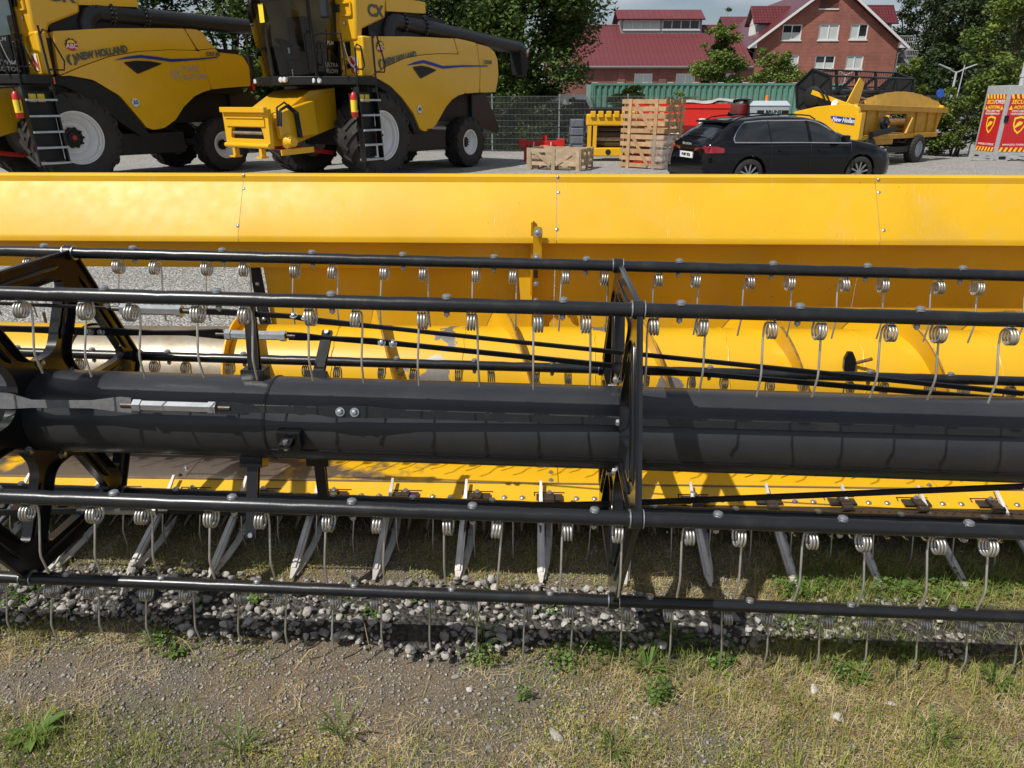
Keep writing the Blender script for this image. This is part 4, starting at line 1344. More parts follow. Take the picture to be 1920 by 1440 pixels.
def window(parent, x0, x1, z0, z1, y, blinds, split=2):
    """white two-leaf window set back in its opening; blinds: per leaf, covered share from below (or 1 = all)"""
    fr = 0.085
    s = MB()
    s.plate([(x0, z0), (x1, z0), (x1, z1), (x0, z1)],
            [[(x0 + fr + (x1 - x0 - fr) * i / split, z0 + fr), (x0 + (x1 - x0 - fr) * (i + 1) / split, z0 + fr), (x0 + (x1 - x0 - fr) * (i + 1) / split, z1 - fr), (x0 + fr + (x1 - x0 - fr) * i / split, z1 - fr)] for i in range(split)],
            y + 0.05, y + 0.14, lambda u, v, t: (u, t, v))
    w = s.build('window', M['soffit'], parent)
    for i in range(split):
        a = x0 + fr + (x1 - x0 - fr) * i / split; b_ = x0 + (x1 - x0 - fr) * (i + 1) / split
        bl = blinds[i]
        zm = z0 + fr + (z1 - z0 - 2 * fr) * bl
        if bl < 0.99:
            s = MB(); s.box(a, b_, y + 0.115, y + 0.125, zm, z1 - fr); s.build('pane', M['pane'], w)
        if bl > 0.01:
            s = MB(); s.box(a, b_, y + 0.11, y + 0.12, z0 + fr, zm - 0.002); s.build('blind', M['blind'], w)
    s = MB(); s.box(x0 - 0.06, x1 + 0.06, y - 0.07, y + 0.05, z0 - 0.11, z0 - 0.002); s.build('sill', M['soffit'], w)
    return w

# --- gabled brick house
hd = at_dist(1540, 80)
HF = Frame(hd, YAW)
house = thing('brick_house', 'red brick gabled house with white windows and glazed red tile roof', 'house', hd, YAW)
xl, xr = HF.pix(1409, 150, y=0).x, HF.pix(1673, 145, y=0).x
ap = HF.pix(1562, -37, y=0); xa = (xl + xr) / 2
zel = HF.pix(1409, 80, y=0).z
za = ap.z - 0.25
tanr = (za - zel) / (xa - xl)
holes, wins = [], []
for px0, px1, py0, py1, bl in [(1467, 1503, 46, 75, (.5, .5)), (1535, 1573, 45, 75, (1, 1)), (1594, 1627, 45, 74, (1, .18)), (1465, 1497, 103, 130, (0.02, 1)), (1528, 1565, 104, 130, (.5, .5)), (1586, 1618, 104, 130, (1, 1)), (1539, 1575, -28, 16, (.0, .0)), (1478, 1496, 168, 175, (.0, .0))]:
    a = HF.pix((px0 + px1) / 2, (py0 + py1) / 2, y=0)
    w_ = HF.pix(px1, (py0 + py1) / 2, y=0).x - HF.pix(px0, (py0 + py1) / 2, y=0).x
    h_ = HF.pix(px0, py0, y=0).z - HF.pix(px0, py1, y=0).z
    x0, x1, z0, z1 = a.x - w_ / 2, a.x + w_ / 2, a.z - h_ / 2, a.z + h_ / 2
    holes.append([(x0, z0), (x1, z0), (x1, z1), (x0, z1)]); wins.append((x0, x1, z0, z1, bl))
s = MB(); s.plate([(xl, -0.1), (xr, -0.1), (xr, zel), (xa, za), (xl, zel)], holes, 0.0, 0.30, lambda u, v, t: (u, t, v))
s.build('wall', M['brick'], house)
for x0, x1, z0, z1, bl in wins: window(house, x0, x1, z0, z1, 0.0, bl)
s = MB(); s.box(xl + 0.01, xl + 0.3, 0.30, 22, -0.1, zel - 0.02); s.box(xr - 0.3, xr - 0.01, 0.30, 22, -0.1, zel - 0.02); s.box(xl + .3, xr - .3, 21.7, 22, -0.1, zel + 1)
s.build('wall', M['brick2'], house)
ov = 0.85
for sg, xe in ((-1, xl), (1, xr)):
    e0 = Vector((xe + sg * ov, -0.55, zel - ov * tanr + 0.28)); rg = Vector((xa, -0.55, za + 0.30))
    dy_ = Vector((0, 23, 0))
    slope('roof', house, e0, e0 + dy_, rg + dy_, rg, 0.20, M['tile'])
    # white verge board and soffit box
    s = MB(); s.bar(e0 + Vector((0, -0.03, -0.16)), rg + Vector((0, -0.03, -0.16)), 0.06, 0.20, up=(0, 0, 1)); s.build('verge_board', M['soffit'], house)
    s = MB(); s.plate([(xe + sg * ov, e0.z - 0.14), (xe, e0.z - 0.12), (xe, e0.z + ov * tanr * 0.72)], [], -0.50, 0.0, lambda u, v, t: (u, t, v)); s.build('soffit_box', M['soffit'], house)
    s = MB(); s.tube([e0 + Vector((sg * 0.05, 0, -0.1)), e0 + Vector((sg * 0.05, 20, -0.1))], 0.08, 8); s.build('gutter', M['gutter'], house)
    s = MB(); s.tube([(e0.x, 0.1, e0.z - 0.2), (xe + sg * 0.1, -0.1, zel - 0.9), (xe + sg * 0.1, -0.1, 0)], 0.06, 8); s.build('downpipe', M['gutter'], house)
# dormers on each slope
def dormer(sg, px_ridge_end, py_ridge, px_eave_end, py_eave, y0):
    o = HF.pix(px_ridge_end, py_ridge, y=y0 + 1.6); e = HF.pix(px_eave_end, py_eave, y=y0)
    xr_, zr, ze_ = o.x, o.z, e.z
    xin_r = xa + sg * (za - zr) / tanr; xin_e = xa + sg * (za - ze_) / tanr
    p00, p10 = (xin_e - sg * 0.2, y0, ze_), (xr_, y0, ze_)
    p01, p11 = (xin_r - sg * 0.2, y0 + 1.6, zr), (xr_, y0 + 1.6, zr)
    d_ = slope('dormer_roof', house, p00, p10, p11, p01, 0.14, M['tile'])
    slope('dormer_roof', house, (p00[0], y0 + 3.2, ze_), (p10[0], y0 + 3.2, ze_), p11, p01, 0.14, M['tile'])
    xw_ = xr_ - sg * 0.45
    zroof = zel + (abs(xw_ - (xl if sg < 0 else xr))) * tanr
    s = MB(); s.plate([(xw_, zroof - 0.3), (xw_, ze_ - 0.1), (xin_e, ze_ - 0.1)], [], y0 + 0.35, y0 + 0.55, lambda u, v, t: (u, t, v)); s.build('dormer_cheek', M['cladding'], house)
    s = MB(); s.box(min(xw_, xw_ - sg * 0.2), max(xw_, xw_ - sg * 0.2), y0 + 0.35, y0 + 2.85, zroof - 0.4, ze_); s.plate([(y0 + 0.2, ze_), (y0 + 3.0, ze_), (y0 + 1.6, zr - 0.1)], [], xw_ - 0.02, xw_ + 0.02, lambda u, v, t: (t, u, v)); s.build('dormer_front', M['soffit'], house)
dormer(-1, 1408, 11, 1411, 43, 3.0)
dormer(1, 1676, 9, 1682, 43, 3.0)

# --- outside steel stair on the house
sd = HF.pix(1675, 120, y=1.0)
stair = thing('fire_escape', 'galvanised outside fire stair beside the brick house', 'stairs', (0, 0, 0), 0)
SW = Frame(hd, YAW)
base = hd + Vector((math.cos(YAW) * (xr + 0.5) - math.sin(YAW) * 1.0, math.sin(YAW) * (xr + 0.5) + math.cos(YAW) * 1.0, 0))
stair.location = base; stair.rotation_euler = (0, 0, YAW)
SF = Frame(base, YAW)
zt = SF.pix(1700, 117, y=0).z
xw = SF.pix(1718, 117, y=0).x
s = MB(); s.box(-0.3, xw, 0, 2.2, zt - 0.18, zt - 0.04); s.build('landing', M['galv'], stair)
for x in (0.0, xw - 0.15):
    for y in (0.05, 2.1):
        s = MB(); s.box(x, x + 0.14, y, y + 0.14, 0, zt - 0.18); s.build('post', M['galv'], stair)
for y in (0.05, 2.15):
    s = MB()
    for z in (0.55, 1.05): s.tube([(-0.3, y, zt + z), (xw, y, zt + z)], 0.03, 6)
    for i in range(15): s.tube([(-0.3 + (xw + .3) * i / 14, y, zt - 0.05), (-0.3 + (xw + .3) * i / 14, y, zt + 1.05)], 0.016, 5)
    s.build('railing', M['galv'], stair)
z2 = SF.pix(1690, 77, y=0).z - 0.6
for y in (0.6, 1.7):
    s = MB(); s.bar((xw * 0.75, y, zt), (xw * 0.1, y, z2), 0.06, 0.22); s.build('stringer', M['galv'], stair)
    s = MB()
    s.tube([(xw * 0.75, y, zt + 1.0), (xw * 0.1, y, z2 + 1.0)], 0.03, 6)
    for i in range(9): s.tube([(xw * (0.75 - 0.65 * i / 8), y, zt + (z2 - zt) * i / 8), (xw * (0.75 - 0.65 * i / 8), y, zt + 1.0 + (z2 - zt) * i / 8)], 0.016, 5)
    s.build('railing', M['galv'], stair)
for i in range(9):
    s = MB(); t = (i + .5) / 9; s.box(xw * (0.75 - 0.65 * t) - 0.14, xw * (0.75 - 0.65 * t) + 0.14, 0.62, 1.68, zt + (z2 - zt) * t - 0.02, zt + (z2 - zt) * t + 0.02); s.build('step', M['galv'], stair)
s = MB(); s.box(-0.4, xw * 0.8, 0.2, 2.1, z2 - 0.14, z2 - 0.02); s.build('landing', M['galv'], stair)
s = MB()
for z in (0.55, 1.05): s.tube([(-0.4, 0.2, z2 + z), (xw * .8, 0.2, z2 + z)], 0.03, 6)
for i in range(12): s.tube([(-0.4 + (xw * .8 + .4) * i / 11, 0.2, z2), (-0.4 + (xw * .8 + .4) * i / 11, 0.2, z2 + 1.05)], 0.016, 5)
s.build('railing', M['galv'], stair)

# --- hall with the wine-red sheet roof
ld = at_dist(1250, 72)
LF = Frame(ld, YAW)
hall = thing('brick_hall', 'long low brick hall with wine red ribbed sheet roof and rooftop window lantern', 'building', ld, YAW)
hx0, hx1 = LF.pix(1035, 125, y=0).x, LF.pix(1410, 125, y=0).x
zev = LF.pix(1250, 124, y=0).z
RD = 7.5
zrg = LF.pix(1250, 50, y=RD).z
hol, wn_ = [], []
for px0, px1 in ((1189, 1223), (1267, 1303), (1347, 1378)):
    a, b_ = LF.pix(px0, 150, y=0).x, LF.pix(px1, 150, y=0).x
    z1 = LF.pix(px0, 138, y=0).z
    hol.append([(a, z1 - 1.9), (b_, z1 - 1.9), (b_, z1), (a, z1)]); wn_.append((a, b_, z1 - 1.9, z1))
s = MB(); s.plate([(hx0, 0), (hx1, 0), (hx1, zev), (hx0, zev)], hol, 0.0, 0.3, lambda u, v, t: (u, t, v)); s.build('wall', M['brick2'], hall)
for a, b_, z0, z1 in wn_:
    w = window(hall, a, b_, z0, z1, 0.0, (1, 1))
for px in (1165, 1242, 1322, 1390):
    x = LF.pix(px, 150, y=0).x
    s = MB(); s.box(x - 0.35, x + 0.35, -0.08, -0.003, 0, zev - 0.01); s.build('pilaster', M['brick2'], hall)
s = MB(); s.plate([(0.3, 0), (RD * 2, 0), (RD * 2, zev), (RD, zrg - 0.3), (0.3, zev)], [], hx0, hx0 + 0.25, lambda u, v, t: (t, u, v)); s.box(hx0, hx1, RD * 2 - 0.3, RD * 2, 0, zev - .02); s.build('wall', M['brick2'], hall)
npan = 44
pw = (hx1 - hx0 + 0.4) / npan
sl_ = Vector((0, RD + 0.35, zrg - zev + 0.1)); L_ = sl_.length; sl_n = sl_.normalized()
pm = MB(); pm.box(0, pw - 0.006, 0, L_, -0.06, 0.0); pm.box(0, 0.05, 0, L_, 0.0005, 0.055); pm.box(pw * .5 - .012, pw * .5 + .012, 0, L_, 0.0005, 0.018)
PM = pm.mesh('roof_panel', M['redmetal'])
ang = math.atan2(sl_.z, sl_.y)
for i in range(npan):
    link('roof_panel', PM, hall, (hx0 - 0.2 + i * pw, -0.35, zev - 0.02), (ang, 0, 0))
slope('rear_roof', hall, (hx0 - .2, RD * 2 + .35, zev - .02), (hx1 + .2, RD * 2 + .35, zev - .02), (hx1 + .2, RD, zrg + .05), (hx0 - .2, RD, zrg + .05), 0.06, M['redmetal'])
s = MB(); s.tube([(hx0 - .2, RD, zrg + 0.08), (hx1 + .2, RD, zrg + 0.08)], 0.10, 8); s.build('ridge_cap', M['redmetal'], hall)
s = MB(); s.tube([(hx0 - .2, -0.42, zev - 0.10), (hx1, -0.42, zev - 0.10)], 0.11, 8); s.build('gutter', M['gutter'], hall)
# rooftop lantern
y1 = RD - 1.6
q0, q1 = LF.pix(1165, 48, y=y1), LF.pix(1316, 48, y=y1)
zw0 = LF.pix(1240, 61, y=y1).z; zw1 = LF.pix(1240, 35, y=y1).z; zr1 = LF.pix(1240, 18, y=RD).z
hs = []
for pa, pb in ((1169, 1237), (1242, 1312)):
    a, b_ = LF.pix(pa, 48, y=y1).x, LF.pix(pb, 48, y=y1).x
    hs.append((a, b_, LF.pix(1240, 55, y=y1).z, LF.pix(1240, 37, y=y1).z))
s = MB(); s.plate([(q0.x, zw0 - 0.9), (q1.x, zw0 - 0.9), (q1.x, zw1), (q0.x, zw1)], [[(a, c), (b_, c), (b_, d), (a, d)] for a, b_, c, d in hs], y1, y1 + 0.15, lambda u, v, t: (u, t, v))
for x in (q0.x, q1.x - 0.15): s.box(x, x + 0.15, y1 + 0.15, RD * 2 - y1, zw0 - 0.6, zw1)
s.build('lantern_wall', M['cladding'], hall)
for j, (a, b_, c, d) in enumerate(hs): window(hall, a, b_, c, d, y1 - 0.03, (1, 1, 1, 1) if j == 0 else (0, 0, 0, 0), split=4)
e0, e1 = LF.pix(1158, 36, y=y1 - .4).x, LF.pix(1323, 36, y=y1 - .4).x
for i in range(16):
    a = e0 + (e1 - e0) * i / 16; b_ = e0 + (e1 - e0) * (i + 1) / 16 - 0.02
    slope('lantern_roof_panel', hall, (a, y1 - 0.5, zw1 - 0.05), (b_, y1 - 0.5, zw1 - 0.05), (b_, RD, zr1), (a, RD, zr1), 0.12, M['redmetal'])
slope('lantern_rear_roof', hall, (e0, RD * 2 - y1 + .5, zw1 - 0.05), (e1, RD * 2 - y1 + .5, zw1 - 0.05), (e1, RD, zr1 - .01), (e0, RD, zr1 - .01), 0.12, M['redmetal'])

# --- far red roofs between hall and house
fd = at_dist(1390, 100); FF = Frame(fd, YAW)
fr_ = thing('far_building', 'distant building with red tiled roof behind the hall ridge', 'building', fd, YAW)
a, b_ = FF.pix(1366, 40, y=0), FF.pix(1425, 40, y=0); zt_ = FF.pix(1390, 31, y=4).z
s = MB(); s.box(a.x, b_.x, 0, 8, 0, a.z - 1.5); s.build('wall', M['brick2'], fr_)
slope('roof', fr_, (a.x, -.4, a.z - 1.5), (b_.x, -.4, a.z - 1.5), (b_.x, 4, zt_), (a.x, 4, zt_), 0.15, M['tile'])
slope('roof', fr_, (a.x, 8.4, a.z - 1.5), (b_.x, 8.4, a.z - 1.5), (b_.x, 4, zt_), (a.x, 4, zt_), 0.15, M['tile'])

# --- green shipping container behind the fence
gd_ = at_dist(1107, 37)
GF = Frame(gd_, YAW)
cont = thing('shipping_container', 'green corrugated shipping container behind the mesh fence', 'container', gd_, YAW)
M['contgreen'] = mat('faded_green_container', (0.085, 0.21, 0.155), 0.45, vscale=1.2, col2=(0.12, 0.26, 0.20), rvar=0.1)
LC, HC = 12.2, 2.60
pr_ = []
x = 0.12
while x < LC - 0.35:
    pr_ += [(x, 0.0), (x + 0.09, 0.0), (x + 0.13, 0.06), (x + 0.22, 0.06), (x + 0.26, 0.0)]
    x += 0.28
vs, fs = [], []
for (a, y) in pr_: vs += [(a, y, 0.16), (a, y, HC - 0.10)]
fs = [(2 * i, 2 * i + 2, 2 * i + 3, 2 * i + 1) for i in range(len(pr_) - 1)]
s = MB(); s.add(vs, fs); s.build('side_wall', M['contgreen'], cont)
s = MB(); s.box(0.02, LC - .02, 0.08, 2.42, 0.15, HC - 0.03); s.build('shell', M['contgreen'], cont)
for nm, bx_ in (('top_rail', (0, LC, -0.012, 0.07, HC - 0.10, HC)), ('bottom_rail', (0, LC, -0.012, 0.07, 0, 0.16)), ('corner_post', (-0.01, 0.13, -0.015, 0.14, 0.01, HC + .004)), ('corner_post', (LC - 0.13, LC + .01, -0.015, 0.14, 0.01, HC + .004))):
    s = MB(); s.box(*bx_); s.build(nm, M['contgreen'], cont)
for x in np.arange(0.05, LC, 1.2):
    s = MB(); s.box(x, x + 0.28, -0.02, 0.05, HC + .005, HC + 0.03); s.build('roof_hook', M['soffit'], cont)

# ------------------------------------------------------------------ mesh fence
FY = 28.2
M['fence'] = mat('galvanised_fence', (0.26, 0.28, 0.27), 0.5, 0.3, var=0.15, vscale=2)
fence = thing('mesh_fence', 'grey double wire mesh fence along the back of the yard', 'fence', (5, FY, 0))
PWID, FH = 2.5, 1.98
pan = MB()
for i in range(50):
    x = 0.03 + i * (PWID - 0.06) / 49
    pan.bar((x, 0, 0.04), (x, 0, FH), 0.0048, 0.0048, up=(0, 1, 0))
for j in range(10):
    z = 0.06 + j * (FH - 0.10) / 9
    pan.bar((0, -0.006, z), (PWID - 0.01, -0.006, z), 0.006, 0.007)
PAN = pan.mesh('fence_panel', M['fence'])
pst = MB(); pst.box(-0.03, 0.03, 0.012, 0.072, 0, FH + 0.05)
for z in (0.3, 0.9, 1.5): pst.box(-0.04, 0.04, -0.02, 0.012, z, z + 0.05)
PST = pst.mesh('fence_post', M['fence'])
for i in range(-7, 7):
    link('fence_panel', PAN, fence, (i * PWID, 0, 0))
    link('fence_post', PST, fence, (i * PWID, 0, 0))

# ------------------------------------------------------------------ trees and shrubs
M['bark'] = mat('grey_brown_bark', (0.085, 0.065, 0.048), 0.9, vscale=6, col2=(0.05, 0.04, 0.03), bump=0.5, bscale=20)
FOL = {
    'mid': leafmat('broadleaf_green', (0.035, 0.065, 0.012), (0.085, 0.135, 0.026), vscale=0.9, trans=0.22),
    'dark': leafmat('deep_green', (0.018, 0.034, 0.010), (0.040, 0.065, 0.018), vscale=0.7, trans=0.12),
    'light': leafmat('fresh_green', (0.075, 0.12, 0.020), (0.18, 0.235, 0.045), vscale=1.1, trans=0.28),
    'olive': leafmat('olive_green', (0.045, 0.060, 0.020), (0.095, 0.115, 0.036), vscale=0.8, trans=0.18),
}
def tree(name, label, base, crowns, nleaf, lsize, fol, trunk=(0.15, 2.0), group=None, seed=0, clump=0.22, nclump=46, cat='tree', stems=1):
    g = np.random.default_rng(seed + 100)
    rt = thing(name, label, cat, base, 0, group)
    C, S = [], []
    tot = sum(c[3] * c[4] * c[5] for c in crowns) if crowns else 1
    lim = []
    for cx, cy, cz, rx, ry, rz in crowns:
        k = max(5, int(nclump * (rx * ry * rz) / tot))
        u = g.normal(size=(k, 3)); u /= np.linalg.norm(u, axis=1)[:, None]
        rad = g.uniform(0.35, 1.0, k) ** 0.6
        c = np.array([cx, cy, cz]) + u * rad[:, None] * np.array([rx, ry, rz])
        C.append(c); S.append(np.full(k, clump * (rx + ry + rz) / 3) * g.uniform(0.6, 1.35, k))
        lim += [tuple(p) for p in c[:max(3, k // 5)]]
    C = np.concatenate(C); S = np.concatenate(S)
    idx = g.choice(len(C), nleaf, p=S ** 1.6 / np.sum(S ** 1.6))
    off = g.normal(size=(nleaf, 3)); off /= np.linalg.norm(off, axis=1)[:, None]
    P = C[idx] + off * (S[idx] * g.uniform(0.15, 1.25, nleaf) ** 0.8)[:, None] * np.array([1.15, 1.15, 0.75])
    keep = P[:, 2] > 0.02
    P = P[keep]; n = len(P)
    ls = lsize * g.uniform(0.6, 1.35, n)
    V, q = leaflets(P[:, 0], P[:, 1], P[:, 2], ls, g, 0.9, 0.55)
    link('crown', fast_mesh('crown', V, q, mat=FOL[fol]), rt)
    r0, hh = trunk
    s = MB()
    top = Vector((float(np.mean(C[:, 0])), float(np.mean(C[:, 1])), float(np.mean(C[:, 2]))))
    for k in range(stems):
        o_ = Vector((g.uniform(-.3, .3), g.uniform(-.2, .2), 0)) if k else Vector((0, 0, 0))
        s.tube([o_ + Vector((0, 0, -0.05)), o_ + Vector((0.05, 0, hh * .6)), Vector((top.x * .4, top.y * .4, hh)), Vector((top.x, top.y, max(top.z, hh + .2)))], [r0 * 1.2, r0, r0 * .8, r0 * .3], 8)
    for p in lim:
        st_ = Vector((top.x * .4, top.y * .4, hh))
        s.tube([st_, st_.lerp(Vector(p), .5) + Vector((0, 0, .1)), Vector(p)], [r0 * .45, r0 * .25, r0 * .06], 5)
    s.build('trunk', M['bark'], rt, 60)
    return rt
# row of broadleaf trees behind the combines
tree('broadleaf_tree', 'big leafy tree beside the hall roof behind the harvester with the spout', at_dist(985, 31), [(0, 0, 4.2, 2.7, 2.4, 2.5), (0.7, 0, 7.4, 2.3, 2.2, 2.4), (-0.9, -.3, 2.0, 2.0, 1.6, 1.7), (-2.0, 0, 6, 2.2, 2, 2.6), (1.0, .2, 2.6, 1.5, 1.2, 1.7), (1.5, 0, 5.0, 1.3, 1.3, 1.8)], 62000, 0.092, 'mid', (0.22, 2.2), 'trees behind the harvesters', 1, 0.34, 120)
tree('broadleaf_tree', 'dense tree rising behind the unloading tube of the harvester', at_dist(840, 32), [(0, 0, 4.6, 2.8, 2.4, 2.8), (0, 0, 8, 2.8, 2.4, 2.6), (-1.5, 0, 2.2, 2.2, 1.6, 1.8)], 34000, 0.092, 'mid', (0.22, 2.0), 'trees behind the harvesters', 2, 0.34, 90)
tree('broadleaf_tree', 'leafy tree seen through the gap between the two harvesters', at_dist(430, 33), [(0, 0, 4.2, 3.2, 2.4, 2.6), (0.5, 0, 7.4, 3.0, 2.4, 2.4), (2.6, 0, 5.0, 2.4, 2, 2.8)], 30000, 0.092, 'mid', (0.22, 2.0), 'trees behind the harvesters', 3, 0.32, 80)
tree('broadleaf_tree', 'tall tree behind the first harvester grain tank', at_dist(200, 34), [(0, 0, 4.6, 3.2, 2.4, 2.8), (0, 0, 8, 3.0, 2.4, 2.6), (-3, 0, 5, 2.6, 2, 3)], 22000, 0.10, 'mid', (0.22, 2.0), 'trees behind the harvesters', 4, 0.32, 80)
tree('broadleaf_tree', 'leafy tree behind the cab of the second harvester', at_dist(640, 33), [(0, 0, 4.6, 3.0, 2.4, 2.8), (0, 0, 8, 3.0, 2.4, 2.6), (-1, 0, 2, 2.4, 1.8, 1.8)], 24000, 0.10, 'mid', (0.22, 2.0), 'trees behind the harvesters', 5, 0.32, 80)
tree('shrub', 'dark shrub overgrowing the fence beside the big leafy tree', at_dist(985, 28.9), [(0, 0, 0.9, 1.2, 0.55, 1.0), (-1.4, 0, 1.0, 1.3, 0.5, 1.1)], 17000, 0.06, 'dark', (0.05, 0.4), 'shrubs along the fence', 6, 0.28, 40, 'shrub', 3)
tree('shrub', 'small dark shrub in front of the white van behind the fence', at_dist(1074, 29.6), [(0, 0, 1.15, 0.62, 0.45, 0.75)], 4500, 0.05, 'dark', (0.05, 0.4), 'shrubs along the fence', 7, 0.30, 20, 'shrub', 3)
for i, (px, d, w, h, lab) in enumerate([(420, 30.5, 2.6, 1.5, 'tall dark hedge shrub seen below the gap between the harvesters'), (560, 30.5, 2.6, 1.5, 'dark hedge shrub behind the open feeder of the CX harvester'), (700, 30.2, 2.6, 1.6, 'dark hedge shrub behind the CX harvester wheels'), (820, 30.0, 2.4, 1.6, 'dark hedge shrub under the straw chopper'), (900, 29.6, 2.2, 1.6, 'dark hedge shrub between the chopper and the fence'), (300, 30.5, 2.6, 1.5, 'dark hedge shrub behind the TWIN ROTOR harvester rear wheel')]):
    tree('shrub', lab, at_dist(px, d), [(0, 0, h * .85, w, .8, h * .85), (.3, .3, h * 1.8, w * .9, .8, h * .7)], 16000, 0.07, 'dark' if i % 2 else 'mid', (0.06, 0.5), 'shrubs along the fence', 60 + i, 0.26, 60, 'shrub', 3)
for i, (px, d, w, h, fo, lab) in enumerate([(945, 29.3, 1.3, 1.25, 'mid', 'leafy hedge shrub right of the straw chopper'), (1010, 29.5, 1.2, 1.0, 'dark', 'leafy hedge shrub behind the red implement')]):
    tree('shrub', lab, at_dist(px, d), [(0, 0, h * .8, w, .5, h * .9), (.1, .1, h * 1.7, w * .9, .5, h * .6)], 20000, 0.062, fo, (0.05, 0.4), 'shrubs along the fence', 80 + i, 0.34, 50, 'shrub', 3)
# young trees in front of the hall and house
tree('young_tree', 'young green tree standing before the end of the hall roof', at_dist(1338, 42), [(0.05, 0, 3.1, 1.35, 1.1, 1.2), (0.1, 0, 4.5, 1.0, 0.8, 1.0), (0.3, 0, 5.6, 0.4, 0.3, 0.6), (-0.9, 0, 2.4, 0.9, 0.7, 0.5), (0.9, 0, 2.6, .7, .6, .6)], 15000, 0.078, 'light', (0.06, 1.4), 'young trees behind the fence', 8, 0.29, 70)
tree('young_tree', 'young airy tree covering the lower left window of the brick house', at_dist(1452, 45), [(0, 0, 2.9, 1.35, 1.1, 1.0), (-0.3, 0, 4.0, 0.9, 0.8, 0.7), (0.7, 0, 3.6, 0.7, 0.7, 0.7)], 8500, 0.075, 'light', (0.06, 1.4), 'young trees behind the fence', 9, 0.29, 55)
tree('shrub', 'bright round shrub in front of the green container', at_dist(1180, 34), [(0, 0, 1.7, 0.75, 0.6, 0.75), (0.15, 0, 2.25, 0.45, 0.4, 0.4)], 5000, 0.07, 'light', (0.05, 0.5), 'shrubs along the fence', 10, 0.30, 26, 'shrub', 3)
tree('shrub', 'low shrub at the foot of the young tree by the container', at_dist(1285, 35), [(0, 0, 1.4, 1.1, 0.6, 0.75)], 4500, 0.065, 'light', (0.05, 0.5), 'shrubs along the fence', 11, 0.30, 34, 'shrub', 3)
tree('young_tree', 'small yellow green tree under the fire stair landing', at_dist(1697, 66), [(0, 0, 3.9, 1.2, 1.0, 1.0), (0, 0, 2.4, 1.2, 1, 1.2)], 4500, 0.13, 'light', (0.08, 1.4), 'young trees behind the fence', 12, 0.26, 24)
# wood behind the house on the right
ftr = 'tall trees of the wood beside the house'
for i, (px, d, hgt, fol, lab) in enumerate([(1690, 104, 17, 'dark', 'dark tall tree right behind the fire stair'), (1742, 96, 18, 'dark', 'dark thin topped tree behind the double lamp post'), (1800, 90, 19, 'dark', 'tall dark tree with bare upper trunk in the wood'),
                                            (1850, 84, 19, 'olive', 'tall olive green tree in the wood'), (1905, 78, 18, 'dark', 'dark tree at the far end of the wood'), (1790, 74, 11, 'dark', 'lower dark tree at the edge of the wood'), (1955, 60, 16, 'olive', 'broad olive green tree above the security tower')]):
    c = [(0, 0, hgt * .28, 3.4, 3, hgt * .24), (0.6, 0, hgt * .55, 3.1, 2.8, hgt * .24), (-0.5, 0, hgt * .82, 2.1, 2, hgt * .2)]
    tree('wood_tree', lab, at_dist(px, d), c, 15000, 0.17, fol, (0.28, hgt * .2), ftr, 20 + i, 0.27, 85)
tree('broadleaf_tree', 'light green tree behind the security tower', at_dist(1880, 44), [(0, 0, 4.6, 2.0, 1.8, 2.0), (0.8, 0, 7.2, 1.7, 1.6, 1.7), (1.6, 0, 5.4, 1.8, 1.6, 1.6)], 13000, 0.11, 'light', (0.16, 2.0), None, 31, 0.22, 70)
for i, (px, d, cr_, lab) in enumerate([(1762, 30.2, [(0, 0, 0.9, 0.9, .5, 0.9)], 'ragged shrub against the fence behind the trailer'), (1815, 30.0, [(0, 0, 1.3, 1.1, .6, 1.1), (.3, 0, 2.2, .7, .5, .6)], 'tall shrub behind the fence beside the security tower'), (1865, 30.6, [(0, 0, 1.6, 1.1, .6, 1.2), (.4, 0, 2.9, .8, .6, .8)], 'high leafy shrub right behind the security tower'), (1700, 30.5, [(0, 0, 0.9, 1.3, .5, .8)], 'low shrub behind the trailer wheel'), (1915, 31, [(0, 0, 1.8, 1.3, .7, 1.5)], 'dense shrub at the corner of the fence')]):
    tree('shrub', lab, at_dist(px, d), cr_, 6500, 0.055, 'light' if i in (1, 2) else 'olive', (0.04, 0.5), 'shrubs along the fence', 40 + i, 0.28, 34, 'shrub', 3)

# ------------------------------------------------------------------ lamp posts
def lamp_post(px, d, zh, arms, lab):
    p = at_dist(px, d)
    t = thing('lamp_post', lab, 'lamp post', p, YAW)
    s = MB(); s.tube([(0, 0, 0), (0, 0, zh)], [0.06, 0.045], 10); s.build('pole', M['galv'], t, 40)
    for sg in arms:
        s = MB(); s.tube([(0, 0, zh - 0.05), (sg * 0.35, 0, zh + 0.10)], 0.025, 6); s.build('arm', M['galv'], t, 40)
        s = MB(); s.bar((sg * 0.3, 0, zh + 0.10), (sg * 0.85, 0, zh + 0.30), 0.14, 0.05, w1=0.10, h1=0.03); s.build('lamp_head', M['galv'], t, bevel=0.01)
    return t
LPZ = Frame(at_dist(1781, 40), YAW).pix(1781, 134, y=0).z
lamp_post(1781, 40, LPZ, (-1, 1), 'grey lamp post with two outstretched lamp heads before the wood')
LPZ = Frame(at_dist(1578, 48), YAW).pix(1578, 139, y=0).z
lamp_post(1578, 48, LPZ, (-1, 1), 'grey two headed lamp post behind the reel of the parked header')
p = at_dist(1790, 60)
t = thing('flag_mast', 'thin grey mast standing behind the double lamp post', 'mast', p, YAW)
s = MB(); s.tube([(0, 0, 0), (0.15, 0, Frame(p, YAW).pix(1791, 108, y=0).z)], [0.05, 0.03], 8); s.build('pole', M['galv'], t, 40)
s = MB(); s.lathe((0, 0, 0), (0, 0, 1), [(0, 0.14), (0.03, 0.12)], 10); s.build('foot', M['galv'], t)
